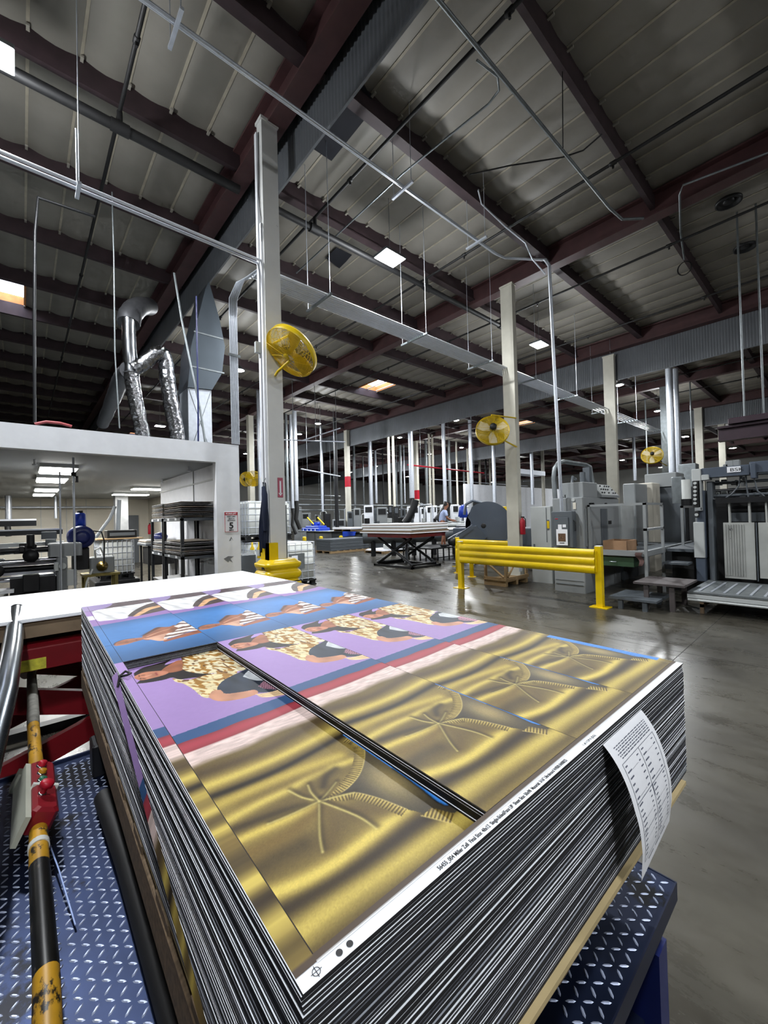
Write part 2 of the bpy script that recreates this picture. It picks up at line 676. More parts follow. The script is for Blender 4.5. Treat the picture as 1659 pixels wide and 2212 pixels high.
def seg_dist(x, y, pts):
    d = np.full(x.shape, 1e9)
    u = np.zeros(x.shape)
    sgn = np.zeros(x.shape)
    acc = 0.
    for (ax, ay), (bx, by) in zip(pts[:-1], pts[1:]):
        L = math.hypot(bx - ax, by - ay) + 1e-9
        t = np.clip(((x - ax) * (bx - ax) + (y - ay) * (by - ay)) / L ** 2, 0, 1)
        q = np.hypot(x - ax - t * (bx - ax), y - ay - t * (by - ay))
        cr = ((bx - ax) * (y - ay) - (by - ay) * (x - ax)) / L
        k = q < d
        d = np.where(k, q, d)
        u = np.where(k, acc + t * L, u)
        sgn = np.where(k, cr, sgn)
        acc += L
    return d, u, acc, sgn


def inside(x, y, poly):
    c = np.zeros(x.shape, bool)
    n = len(poly)
    for i in range(n):
        ax, ay = poly[i]
        bx, by = poly[i - 1]
        c ^= ((ay > y) != (by > y)) & (x < (bx - ax) * (y - ay) / (by - ay + 1e-12) + ax)
    return c


def curve(pts, k=4):
    """Catmull-Rom smoothing"""
    o = []
    P = [pts[0]] + list(pts) + [pts[-1]]
    for i in range(1, len(P) - 2):
        for j in range(k):
            t = j / k
            o.append(tuple(.5 * (2 * P[i][a] + (P[i + 1][a] - P[i - 1][a]) * t + (2 * P[i - 1][a] - 5 * P[i][a] + 4 * P[i + 1][a] - P[i + 2][a]) * t * t + (3 * P[i][a] - P[i - 1][a] - 3 * P[i + 1][a] + P[i + 2][a]) * t ** 3) for a in (0, 1)))
    o.append(tuple(pts[-1]))
    return o


def fillp(C, x, y, poly, col, k=4, tex=None):
    poly = curve(poly + [poly[0]], k)[:-1] if k > 1 else poly
    m = inside(x, y, poly)
    c = np.broadcast_to(cl(col), C[m].shape).copy()
    if tex is not None:
        c = tex(x[m], y[m], c)
    C[m] = c
    return m


def stroke(C, x, y, pts, w, col, a=1., taper=True):
    d, u, L, _ = seg_dist(x, y, curve(pts))
    f = np.exp(-(d / w) ** 2) * a
    if taper:
        f = f * smooth(u, -.3 * L, .15 * L) * smooth(L * 1.15 - u, 0, .2 * L)
    C += (cl(col) - C) * f[..., None]


GOLD, GOLDL, BRN, GRY = 'a8933a', 'd9c568', '473a30', '5c5852'


def mul(a):
    return lambda x, y, c: c * (1 + a * (vnoise(x * 1.1, y * .8, 9) - .5))[..., None]


def art_row1(x, y):
    """gold knitted folds, pink and red bands, blue, then the reclining portrait on lavender; x 0..30.5, y 0..122"""
    C = np.empty(x.shape + (3,))
    C[:] = cl('857445')
    w = x - 15
    # broad folds running across
    yy = y + .0 * w
    f = .5 + .5 * np.sin(yy * .62 + .4 + .9 * np.sin(x * .12 + y * .05))
    C += (cl('ab9750') - C) * (f * .5)[..., None]
    for pts, wd, c, a in (
            ([(-2, 5.5), (7, 5.5), (14, 5.0), (21, 4.6), (32, 4.2)], 2.0, GOLDL, .75),
            ([(-2, 9.5), (7, 8.6), (14, 8.1), (24, 8.2), (32, 7)], 1.7, BRN, .9),
            ([(-2, 13.5), (1.6, 12.2), (5.6, 11.2), (10.3, 10.8), (18.9, 11.3), (25, 11.8)], 1.25, GOLDL, .95),
            ([(-2, 2.2), (12, 1.8), (32, 1.2)], 1.2, BRN, .5),
            ([(0, 17), (4, 17.5), (8, 17)], 2.2, BRN, .55),
            ([(1.3, 20.5), (8.0, 20.1), (13.3, 21.9)], 1.6, '8a7440', .8),
            ([(.5, 24.1), (4.5, 23.7), (9.7, 23.2), (14.4, 23.4)], 1.1, 'd6c162', .9),
            ([(1.3, 26.8), (7.7, 25.6), (12.8, 24.2)], 1.1, BRN, .7),
            ([(-1, 29.1), (6.9, 29.7), (12.3, 29.6), (18, 30.2), (26, 29)], 1.1, GOLDL, .8),
            ([(4.9, 32.4), (13.4, 31.6), (20, 30.8)], 1.3, '7d6a3d', .55),
            ([(-1, 34.2), (9.6, 34.0), (16, 33.4), (25, 32)], 1.5, 'd0bb5a', .7),
            ([(-2, 37.6), (6.6, 36.5), (16.1, 36.3), (31, 38.2)], 1.0, '33291f', .95),
            ([(-2, 41), (8.6, 40.2), (18.8, 40.3), (32, 42)], 1.5, GOLDL, .8),
            ([(-2, 45.8), (12.4, 44.4), (24.8, 46.4), (32, 48)], 2.0, '6b5a40', .9),
            ([(17, 17.5), (20, 15.5), (23, 13)], 1.6, '7a6740', .6),
            ([(15.2, 22), (14, 17), (11, 13.8)], 1.5, '7a6740', .6),
            ([(17.5, 26), (19.5, 28.2), (22, 28.9)], 1.0, '4d402f', .8)):
        stroke(C, x, y, pts, wd, c, a, False)
    # grey-brown ground right of the ribbed collar
    collar = [(15.0, 23.3), (17.0, 22.5), (20.3, 22.6), (24.3, 24.3), (27.8, 27.3), (30.6, 31.0), (31.2, 34.0), (30.4, 36.6)]
    hem = [(15.3, 22.8), (18.1, 22.1), (20.6, 20.9), (22.2, 18.3), (23.4, 15.4), (24.6, 11.6)]
    g = inside(x, y, collar + [(33, 37.5), (33, 5)] + [(27, 6.5), (26.0, 9)] + hem[::-1])
    gc = cl('5a5348') * (1 + .5 * (smooth(x, 20, 31) * smooth(y, 8, 26)))[..., None] + (cl('a3925c') * .8) * (np.exp(-((x - 27) / 3.0) ** 2 - ((y - 19) / 6) ** 2))[..., None]
    C[g] = gc[g]
    # ribs along collar and hem
    for pts, wd, side in ((collar, 2.1, -1), (hem, 1.7, 1), ([(25.3, 9.0), (26.6, 6.6), (27.6, 4.6)], 2.2, -1)):
        cp = curve(pts)
        d, u, L, sg = seg_dist(x, y, cp)
        band = (d < wd * smooth(u, 0, .25 * L) + .1) & (sg * side < 0) & (u > .02) & (u < L - .02)
        rib = .5 + .5 * np.cos(u * 2 * PI / .62)
        rc = cl('65552f') + (cl('cbb66a') - cl('65552f')) * (rib * (.45 + .55 * smooth(wd - d, -.2, 1.2)))[..., None]
        C[band] = rc[band]
        C += (cl('ddca85') - C) * (np.exp(-(d / .12) ** 2) * .6)[..., None]
    # creases out of the knot
    K = (14.9, 23.2)
    for pts in ([(12.3, 29.3), (13.2, 26)], [(9.6, 13.6), (11.2, 17)], [(18.2, 11.8), (17.6, 16)], [(6, 24.2), (10, 23.6)], [(20.6, 20.9), (18, 22)], [(19.8, 25.4), (17, 24)], [(15.6, 28.2), (15, 26)]):
        stroke(C, x, y, [pts[0], pts[1], K], .21, 'eadb8e', .85, False)
        q = [(a + .45, b + .3) for a, b in (pts[0], pts[1], K)]
        stroke(C, x, y, q, .6, '4f4025', .6, False)
    C = .36 * (np.clip(C, 0, 1) / .36) ** 1.45
    C = .80 * (.88 * C + .12 * C.mean(-1, keepdims=True)) * np.array([.97, 1., 1.02])
    # blue sliver beside the folds
    bl = [(30.1, 38.2), (34, 39), (34, 3.4), (31.0, 4.0), (30.7, 7.3), (29.9, 8.0), (29.6, 9.5), (29.8, 11.6), (30.0, 13.6), (30.15, 18.5), (30.15, 21.4), (30.15, 25.0), (30.2, 33.6), (30.2, 37)]
    fillp(C, x, y, bl, '3f86d8', 1)
    d, u, L, _ = seg_dist(x, y, bl[2:11])
    C *= (1 - .75 * np.exp(-(np.maximum(0, d) / .25) ** 2) * (x < 31.2))[..., None]
    # grain of the cloth
    gr = vnoise(x * 11, y * 11, 3) * .6 + vnoise(x * 5, y * 5, 4) * .4
    C *= (1 + .34 * (gr - .5))[..., None]
    # pink, red, blue bands and the lavender ground
    b1 = 49.5 + 1.6 * x / 30.5 + .35 * np.sin(x * .4)
    b2 = 54.6 + 2.2 * x / 30.5 - .6 * np.sin(x * .11)
    b3 = 59.6 + 1.4 * x / 30.5 + .2 * np.sin(x * .5)
    b4 = 64.2 + 2.2 * x / 30.5
    pink = cl('d6c0bb') * (.72 + .5 * vnoise(x * .5, y * 2.2, 5) + .12 * vnoise(x * 9, y * 9, 8))[..., None]
    m = smooth(y, b1 - 2.4, b1 + .8)
    C += (pink - C) * m[..., None]
    red = cl('963642') * (.75 + .5 * np.sin(PI * np.clip((y - b2) / (b3 - b2), 0, 1)))[..., None]
    m = smooth(y, b2 - .25, b2 + .35)
    C += (red - C) * m[..., None]
    m = smooth(y, b3 - .15, b3 + .15)
    C += (cl('30527f') - C) * m[..., None]
    lav = cl('9c80b8') * (1 + .22 * smooth(y, 64, 122))[..., None] * (.98 + .04 * vnoise(x, y, 6))[..., None]
    C = np.where((y > b4)[..., None], lav, C)
    # portrait
    def floral(x, y, c):
        n = vnoise(x * 1.2 + y * .35, y * .55, 11)
        o = np.where((n > .56)[..., None], cl('a87a35'), c)
        n2 = vnoise(x * .9, y * .42 + 7, 12)
        o = o * (.72 + .45 * vnoise(x * .45 + 3, y * .9, 13))[..., None]
        return np.where((n2 > .82)[..., None], cl('6e4a28'), o)

    def flesh(x, y, c):
        return c * (.75 + .5 * vnoise(x * .45, y * .3, 15))[..., None]
    fillp(C, x, y, [(2.0, 116.2), (5.2, 119.9), (9, 120.6), (14.4, 122.0), (12.2, 119.2), (11.8, 117.4), (17.0, 119.1), (15.3, 115.6), (11.6, 112.8), (7.7, 112.6), (4.5, 114.3), (2.1, 112.3)], '2a211f')
    fillp(C, x, y, [(1.0, 105.6), (4.0, 104.0), (8.0, 103.0), (10.4, 103.2), (11.7, 99.9), (14.2, 98.7), (18.3, 97.0), (20.4, 97.2), (19.6, 102), (16.4, 108.4), (13.1, 109.6), (10.7, 109.4), (8.9, 108.6), (5.4, 107.8), (2.8, 108.1)], '231d1d')
    fillp(C, x, y, [(9.2, 112.3), (11.6, 115.6), (16.3, 119.4), (17.3, 114.7), (15.0, 108.2), (10.7, 108.4)], '9c6044', tex=flesh)
    fillp(C, x, y, [(1.7, 113.0), (4.5, 114.7), (7.7, 113.4), (9.9, 111.5), (10.7, 108.9), (8.9, 107.4), (5.4, 107.2), (2.8, 107.6), (1.6, 110.4)], 'b97a5f', tex=flesh)
    for p, w_, c in (([(3.4, 109.0), (3.9, 108.4)], .35, '3a2018'), ([(3.7, 112.2), (4.3, 111.9)], .35, '3a2018'), ([(7.4, 109.0), (7.5, 111.6)], .32, '8c2f38'), ([(4.4, 110.3), (6.0, 110.6)], .25, 'e2b49a'), ([(2.8, 108.8), (2.9, 109.8)], .2, '2a1814'), ([(2.9, 111.6), (3.0, 112.9)], .2, '2a1814')):
        stroke(C, x, y, p, w_, c, .9, False)
    fillp(C, x, y, [(17.6, 121.8), (21.9, 121.9), (24.1, 121.9), (28.8, 121.9), (32, 121.9), (34.1, 118.2), (32.9, 94.3), (31.2, 93.7), (28.2, 93.5), (21.3, 97.4), (18.4, 100.0), (16.0, 104.1), (14.9, 108.9), (16.4, 114.5)], 'e8dcb8', tex=floral)
    fillp(C, x, y, [(10.3, 102.5), (13.7, 97.6), (18.6, 97.8), (27.0, 94.6), (25.5, 90.7), (21.8, 86.6), (19.1, 83.7), (15.9, 79.4), (13.2, 81.0), (12.6, 89.5), (11.6, 95.6), (10.3, 98.8)], 'e0d0a4', tex=floral)
    den = lambda x, y, c: c * (.6 + .9 * vnoise(x * .5, y * .22, 17))[..., None]
    fillp(C, x, y, [(17.2, 80.6), (18.2, 85.0), (21.6, 89.4), (27.4, 92.4), (33.5, 94.0), (33.5, 80.8), (33.2, 70.5), (27.8, 71.5), (23.3, 75.4), (18.6, 77.6)], '27303f', tex=den)
    fillp(C, x, y, [(27.0, 88.2), (31.0, 92.3), (34, 90), (34, 81), (31.0, 80.6), (28.6, 82.4)], 'c9cdd2', tex=lambda x, y, c: c * (.75 + .4 * vnoise(x * .8, y * .6, 18))[..., None])

    def net(x, y, c):
        q = (np.abs(np.sin((x + y * .45) * 5)) > .45) & (np.abs(np.sin((x - y * .45) * 5)) > .45)
        return np.where(q[..., None], cl('c98fa6'), cl('1a1719'))
    fillp(C, x, y, [(27.4, 77.5), (31.8, 81.6), (34, 81), (34, 70.6), (30.9, 71.0), (28.0, 74.6)], '2a1d22', 1, tex=net)
    fillp(C, x, y, [(14.2, 80.1), (16.4, 83.6), (18.4, 82.6), (18.6, 79.0), (23.1, 76.8), (25.6, 75.9), (25.4, 73.0), (22.0, 72.4), (17.4, 73.9), (15.0, 76.4)], 'c08a6e', tex=flesh)
    fillp(C, x, y, [(24.6, 72.9), (28.2, 71.2), (34, 70.8), (34, 66.5), (28.5, 67.4), (25.1, 69.6)], 'e6c79b', tex=flesh)
    for q in (68.4, 69.6):
        stroke(C, x, y, [(25.6, q + 2), (29, q + .4), (34, q - .3)], .16, '7a5434', .8, False)
    return C * .9


def art_row2(x, y):
    """blue ground with a turned figure, a lavender band and a white draped shirt; y 0..122 from the middle cut"""
    y = y + 122.0
    C = np.empty(x.shape + (3,))
    sh = .62 + .55 * smooth(y, 122, 150) * smooth(196 - y, 0, 26) + .25 * np.exp(-((x - 22) / 10) ** 2 - ((y - 176) / 12) ** 2)
    C[:] = cl('3d70aa')
    C *= sh[..., None]
    C *= (.96 + .08 * vnoise(x * .5, y * .5, 21))[..., None]

    def flesh(x, y, c):
        return c * (.6 + .75 * vnoise(x * .35, y * .25, 25))[..., None]
    fillp(C, x, y, [(10.5, 150.7), (11.7, 154.5), (15.2, 160.0), (18.7, 164.3), (22.6, 161.3), (25.0, 162.9), (26.9, 158.9), (22.1, 150.2), (18.4, 148.5), (13.1, 147.0), (11.9, 144.4), (10.2, 146.9)], '8a5740', tex=flesh)
    stroke(C, x, y, [(11.6, 154), (15.4, 159), (19, 163)], .9, '3a2b2a', .9, False)
    stroke(C, x, y, [(12.2, 150.2), (17, 154.6), (22, 157)], .4, 'd3a083', .8, False)
    fillp(C, x, y, [(.5, 147.0), (1.4, 150.0), (4.3, 152.4), (7.4, 151.9), (10.8, 150.4), (10.9, 147.4), (6.8, 145.7), (4.3, 144.4), (1.1, 145.0)], 'a86f56', tex=flesh)
    stroke(C, x, y, [(.6, 147), (1.6, 150.4), (4.5, 152.6), (8, 152)], .35, '2c2020', .8, False)
    for p, w_, c in (([(4.4, 147.3), (5.0, 146.9)], .3, '2c1a16'), ([(4.9, 149.9), (5.3, 149.7)], .3, '2c1a16'), ([(8.1, 147.6), (8.3, 149.2)], .3, '7d2f30')):
        stroke(C, x, y, p, w_, c, .9, False)
    fillp(C, x, y, [(10.3, 147.6), (13.1, 148.6), (18.4, 150.1), (20.4, 149.9), (18.2, 142.2), (16.4, 139.8), (14.4, 140.3), (12.5, 144.6)], 'cf9d84', tex=flesh)

    def zebra(x, y, c):
        n = np.sin(y * 1.05 + x * .4 + 6 * vnoise(x * .25, y * .2, 27))
        return np.where((n > .25)[..., None], cl('6b4b42'), c) * (.8 + .3 * vnoise(x * .7, y, 28))[..., None]
    fillp(C, x, y, [(24.5, 160.4), (29.5, 168.0), (34, 168), (34, 147), (32.2, 145.4), (27.8, 146.1), (23.2, 143.6), (18.3, 141.8), (16.6, 142.2), (19.0, 148.7), (22.1, 151.2), (25.1, 155.7)], 'e6dcd6', tex=zebra)
    fillp(C, x, y, [(15.7, 139.4), (19.8, 141.6), (24.5, 144.0), (30.5, 146.0), (34, 145.0), (34, 141.6), (26.0, 139.6), (19.2, 138.0), (16.0, 137.3)], '8a5038', tex=flesh)
    e = 187.8 + 4 * x / 33
    lav = cl('8c6ba8') * (.95 + .1 * vnoise(x * .4, y * .3, 31))[..., None]
    C = np.where((y > e)[..., None], lav, C)

    def drape(x, y, c):
        return c * (.5 + .65 * vnoise(x * .55 + y * .1, y * .16 + x * .1, 33))[..., None]
    fillp(C, x, y, [(-1, 246), (13.0, 246), (34, 249.4), (34, 227.1), (22.9, 226.0), (10, 227), (-1, 230)], '55454a', tex=drape)
    fillp(C, x, y, [(-1, 246.5), (11.0, 246.5), (10, 238), (5, 231), (-1, 231)], '8b7aa8')
    fillp(C, x, y, [(.6, 227.7), (4.3, 230.3), (8.3, 230.7), (14.1, 231.1), (22.0, 231.4), (30.5, 232.9), (31, 229.0), (26.6, 225.0), (21.9, 219.0), (18.2, 210.8), (13.7, 200.5), (11.6, 195.3), (7.7, 195.7), (3.6, 196.9), (.4, 200.4)], 'e9e9ec', tex=drape)
    fillp(C, x, y, [(12.5, 199.4), (17.2, 211.8), (25.1, 225.1), (31.5, 229.6), (34, 224.2), (34, 204), (24.7, 199.0), (17.2, 196.0)], '4a3c3a', tex=drape)
    fillp(C, x, y, [(14.5, 197.1), (18.9, 206.1), (23.8, 214.8), (34, 219.4), (34, 214.6), (25.4, 209.5), (20.9, 202.8), (16.8, 196.4)], 'c99a6e', tex=flesh)
    fillp(C, x, y, [(-1, 197), (3.6, 195.2), (11.6, 195), (34, 202), (34, 197), (12, 190.5)], '8c6ba8')
    return C


def print_material():
    m = bpy.data.materials.new('printed_face')
    m.use_nodes = True
    nt = m.node_tree
    b = nt.nodes['Principled BSDF']
    a = nt.nodes.new('ShaderNodeAttribute')
    a.attribute_name = 'ink'
    nt.links.new(a.outputs['Color'], b.inputs['Base Color'])
    b.inputs['Roughness'].default_value = .48
    b.inputs['Specular IOR Level'].default_value = .18
    return m


M_print = print_material()


def art_mesh(name, x0, x1, y0, y1, st, fn, arx0=None):
    """thin printed face, millimetre grid; coordinates in metres on the sheet, colours from fn(cm, cm)"""
    nx_, ny_ = max(2, int((x1 - x0) / st)), max(2, int((y1 - y0) / st))
    X, Y = np.meshgrid(np.linspace(x0, x1, nx_ + 1), np.linspace(y0, y1, ny_ + 1))
    C = fn(X * 100, Y * 100)
    V = np.stack([X.ravel(), Y.ravel(), np.zeros(X.size)], 1)
    i = np.arange(nx_)[None, :] + np.arange(ny_)[:, None] * (nx_ + 1)
    F = np.stack([i, i + 1, i + nx_ + 2, i + nx_ + 1], -1).reshape(-1, 4)
    me = bpy.data.meshes.new(name)
    me.vertices.add(len(V))
    me.vertices.foreach_set('co', V.ravel())
    me.loops.add(F.size)
    me.loops.foreach_set('vertex_index', F.ravel())
    me.polygons.add(len(F))
    me.polygons.foreach_set('loop_start', np.arange(0, F.size, 4))
    me.update(calc_edges=True)
    at = me.color_attributes.new('ink', 'FLOAT_COLOR', 'POINT')
    cc = np.ones((len(V), 4))
    cc[:, :3] = np.clip(C.reshape(-1, 3), 0, 1)
    at.data.foreach_set('color', cc.ravel())
    me.materials.append(M_print)
    return me


def full_art(x, y):
    """colour anywhere on the sheet, cm from the near left corner"""
    xp = np.where(x < 2.54, 0.3, np.where(x > 124.4, 33, np.mod(x - 2.54, 30.48)))
    r1 = art_row1(xp, np.clip(y - 2.54, 0, 121.9))
    r2 = art_row2(xp, np.clip(y - 124.46, 0, 121.9))
    C = np.where((y > 124.46)[..., None], r2, r1)
    C = np.where((y < 2.54)[..., None], cl('4d4138'), C)
    return np.where((y < 1.5)[..., None], cl('eceff2'), C)


ME1 = art_mesh('printed_panel', .0007, .3041, .0007, 1.2185, .0017, art_row1)
ME2 = art_mesh('printed_panel', .0007, .3041, .0007, 1.2185, .0022, art_row2)
MEL = art_mesh('printed_margin', .0006, .0248, .016, 2.488, .0035, full_art)
MER = art_mesh('printed_margin', 1.2452, 1.2711, .016, 2.488, .0035, full_art)
MEN = art_mesh('printed_margin', .0248, 1.2452, .0145, .0252, .003, full_art)
MEF = art_mesh('printed_margin', .0248, 1.2452, 2.4645, 2.4885, .004, full_art)

M_core = mat('black_foam_core', '18181c', .75, var=.35, scale=30)
M_face = mat('white_board_face', 'eef1f6', .5, var=.02)
M_facev = [mat('board_edge_%s' % n, h, .6, var=.1, scale=20) for n, h in (('white', 'e4e8f0'), ('grey', '8e929c'), ('dim', '4d5059'))]
M_kerf = mat('cut_line_dark', '221d18', .9)  # dark colour of the cuts between panels


def sheet_mesh(cap, fm, hole=False):
    b = MB()

    def slab(z0, z1, e, m):
        if not hole:
            b.box(-e, -e, z0, SWD + e, SLN + e, z1, m)
        else:
            h0, h1, k0, k1 = .0254 + e, .3302 - e, .0254 + e, 1.2446 - e
            for q in ((-e, -e, h0, SLN + e), (h1, -e, SWD + e, SLN + e), (h0, -e, h1, k0), (h0, k1, h1, SLN + e)):
                b.box(q[0], q[1], z0, q[2], q[3], z1, m)
    slab(0, TH - cap, 0, 0)
    slab(TH - cap, TH - .0001, .0002, 1)
    if not hole:
        b.box(.004, .004, TH - .0001, SWD - .004, SLN - .004, TH - .00005, 2)
    me = b.build('sheet_src', [M_core, fm, M_face])
    me.data.name = 'printed_board'
    d = me.data
    # mesh coordinates from the sheet's near left corner
    off = me.location.copy()
    d.transform(Matrix.Translation(off))
    bpy.data.objects.remove(me)
    return d


caps = [sheet_mesh(.0009, M_facev[0]), sheet_mesh(.0006, M_facev[0]), sheet_mesh(.0006, M_facev[1]), sheet_mesh(.0005, M_facev[2]), sheet_mesh(.0013, M_facev[0])]
frame_me = sheet_mesh(.0004, M_facev[0], True)


def place_sheet(me, z, s=0., t=0., rot=0., name='printed_board'):
    o = bpy.data.objects.new(name, me)
    COL.objects.link(o)
    p = sp_(s, t, z)
    o.location = p
    o.rotation_euler = (0, 0, SA + rot)
    return o


def part_mesh(name, me, parent, loc):
    o = bpy.data.objects.new(name, me)
    COL.objects.link(o)
    o.parent = parent
    o.location = loc
    return o


NSH = 70
ordn = ['topmost', 'second', 'third', 'fourth', 'fifth', 'sixth', 'seventh']
for k in range(NSH):
    z = ZT - TH * (k + 1)
    if k < 6:
        o = place_sheet(frame_me, z, (0 if k == 0 else RS.uniform(-.0015, .0015)), 0 if k == 0 else RS.uniform(.0, .003))
        lab = 'topmost printed board of the near stack, six portrait panels and gold folds in view' if k == 0 else '%s board of the near stack, its nearest left panel lifted out leaving a rectangular well' % ordn[k]
        tag(o, lab, 'printed board', 'boards of the printed stack')
        if k == 0:
            kb = MB().box(.0245, .0245, TH + .0001, 1.2455, 2.4645, TH + .0002)
            kf = MB()
            for q in ((.3297, .0245, 1.2455, 2.4645), (.0245, 1.2441, .3297, 2.4645), (.0245, .0245, .0262, 1.2441), ):
                kf.box(q[0], q[1], TH + .0001, q[2], q[3], TH + .0002)
            km = kf.build('cut_lines', M_kerf, None, (0, 0, 0))
            km.parent = o
            for c in range(4):
                for r in range(2):
                    if c == 0 and r == 0:
                        continue
                    part_mesh('printed_panel', ME1 if r == 0 else ME2, o, (.0254 + c * .3048, .0254 + r * 1.2192, TH + .0005))
            for me_ in (MEL, MER, MEN, MEF):
                part_mesh('printed_margin', me_, o, (0, 0, TH + .0004))
            for i, wx in enumerate(((.0275, .0115), (.052, .0115), (.064, .0115))):
                mk = MB()
                cx_, cy_ = (.0195, .0082) if i == 0 else ((.047, .0078) if i == 1 else (.0605, .0078))
                if i == 0:
                    mk.lathe([(.0038, TH + .0004), (.0045, TH + .0004)], 24, 0, Matrix.Translation((cx_, cy_, 0)))
                    for a in (0, PI / 2):
                        c_, s_ = math.cos(a) * .0062, math.sin(a) * .0062
                        mk.tube([(cx_ - c_, cy_ - s_, TH + .0004), (cx_ + c_, cy_ + s_, TH + .0004)], .0003, 4)
                else:
                    mk.lathe([(0, TH + .0004), (.0038, TH + .0004)], 20, 0, Matrix.Translation((cx_, cy_, 0)))
                mo = mk.build('registration_mark', M_ink, None, (0, 0, 0))
                mo.parent = o
            tt = text('56455_004 Miller Zell  Final Size: 48x12  Single-Sided/Face UP  Sheet Size: 50x98  Material: 3/16" Ultraboard W/B/B 04/08/25', .0088, Matrix.Identity(4), M_ink, o, 'print_line', .0001, weight=.00012)
            wlen = max(v.co.x for v in tt.data.vertices) - min(v.co.x for v in tt.data.vertices)
            wv = world_loc(o)
            tt.data.transform(Matrix.Translation(wv))
            sc_ = .35 / wlen
            tt.data.transform(Matrix.Diagonal((sc_, 1, 1, 1)))
            tt.location = (.200, .0042, TH + .0003)
            t2 = text('1 of 1 CM K (DG)', .0075, Matrix.Identity(4), M_ink, o, 'print_line', .0001)
            t2.data.transform(Matrix.Translation(wv))
            t2.location = (.62, .0048, TH + .0003)
        continue
    ds = 0.
    rot = RS.uniform(-.0006, .0006)
    if k > 6:
        ds = RS.uniform(-.0009, .0009)
    dim = math.sin(k * .55) + .6 * math.sin(k * 1.7 + 1) > .25
    me = caps[RS.choice(5, p=[.04, .12, .34, .48, .02] if dim else [.24, .28, .2, .16, .12])]
    o = place_sheet(me, z, ds, RS.uniform(-.001, .001) - (rot * .0), rot)
    if k == 6:
        lab = 'seventh board down, portrait panel showing at the bottom of the open well'
    elif k == 26:
        lab = 'printed board level with the middle of the loose off-cut strip'
    elif k == NSH - 1:
        lab = 'lowest printed board of the near stack, resting on the tan slip sheet'
    else:
        lab = 'black-cored printed board with thin white facings, packed within the near stack'
    tag(o, lab, 'printed board', 'boards of the printed stack')
    if k == 6:
        part_mesh('printed_panel', ME1, o, (.0254 - ds, .0254, TH + .0004))
    if k == NSH - 1:
        zbot = z
# loose printed off-cut leaning down the left side
om = art_mesh('printed_strip', .0, .030, .016, 1.16, .004, full_art)
co = np.empty(len(om.vertices) * 3)
om.vertices.foreach_get('co', co)
co = co.reshape(-1, 3)
fr = co[:, 1] / 1.16
sx = -.016 - .018 * (1 - fr) + co[:, 0] * .45 * fr - .010 * fr * (1 - fr) * 4 * .3
zz = (ZT + .004) - .262 * (1 - fr) ** 1.05 + co[:, 0] * (.9 - .4 * fr) - .02 * fr
pp = np.array([sp_(a, b, c) for a, b, c in zip(sx, co[:, 1], zz)])
o0 = pp.mean(0)
om.vertices.foreach_set('co', (pp - o0).ravel())
om.update()
oc = bpy.data.objects.new('printed_offcut', om)
COL.objects.link(oc)
oc.location = o0
tag(oc, 'long printed off-cut strip of lavender, red and gold leaning down the left side of stack', 'off-cut strip')
# slip sheet, pallet
sl = MB().box(.0, -.010, zbot - .010, SWD - .05, SLN, zbot, 0, Mstack)
tag(sl.build('slip_sheet', mat('tan_slip_board', 'b9a67c', .8, var=.1)), 'tan fibreboard slip sheet under the near printed stack', 'board')
pz1 = zbot - .010
pal = thing('wooden_pallet', sp_(.6, 1.2, pz1 - .14), 'weathered wooden pallet under the near printed stack on blue lift', 'pallet')
for i in range(10):
    t0 = .02 + i * .262
    MB().cbox(-.002, t0 + (.03 if i == 0 else 0), pz1 - .022, SWD - .04, t0 + .11, pz1, .003, 0, Mstack).build('deck_board', M_woodd, pal)
for s0 in (-.004, .56, 1.17):
    MB().cbox(s0, .04, pz1 - .115, s0 + .045, SLN + .02, pz1 - .0225, .003, 0, Mstack).build('stringer', M_woodd, pal)
for i in range(5):
    t0 = .05 + i * .56
    MB().cbox(.0, t0, pz1 - .135, SWD - .05, t0 + .1, pz1 - .1155, .003, 0, Mstack).build('bottom_board', M_woodd, pal)
zpl = .645
for t0 in (.35, 1.75):
    tag(MB().cbox(-.02, t0, zpl + .0025, SWD - .12, t0 + .12, pz1 - .1365, .006, 0, Mstack).build('riser_beam', M_blksteel), 'black steel riser beam under the near pallet, %s of the two' % ('nearer' if t0 < 1 else 'farther'), 'beam', 'riser beams under the pallet')

# strapping and cable tie on the stack's left side
tag(MB().tube([sp_(-.002, 1.08, ZT + .006), sp_(.01, 1.06, ZT + .012), sp_(.022, 1.075, ZT + .010), sp_(.012, 1.10, ZT + .012), sp_(-.004, 1.09, ZT + .005), sp_(-.012, 1.07, ZT - .02)], .0035, 8).build('cable_tie', M_black), 'short black cable tie stub on the left rim of the stack', 'cable tie')

# ---- job ticket
TP = []


def ticket_pt(u, v):
    s = .69 + .222 * u
    L = .262
    # arc: leaves the stack edge, bulges out, then falls almost straight
    a = v * L
    y = -.002 - .055 * math.sin(min(1, a / .17) * PI / 2) + .012 * max(0, (a - .2) / .1) - .012 * (1 - u) * v
    z = 1.2230 - (a * (.55 + .45 * min(1, a / .12))) * .93
    p = sp_(s + .010 * v, y, z)
    return p


tick = thing('job_ticket', ticket_pt(.5, 1), 'curled white job ticket paper hanging out of the front of stack', 'paper sheet')
MB().grid(ticket_pt, 12, 22).build('paper', M_paper, tick)
tk = MB()


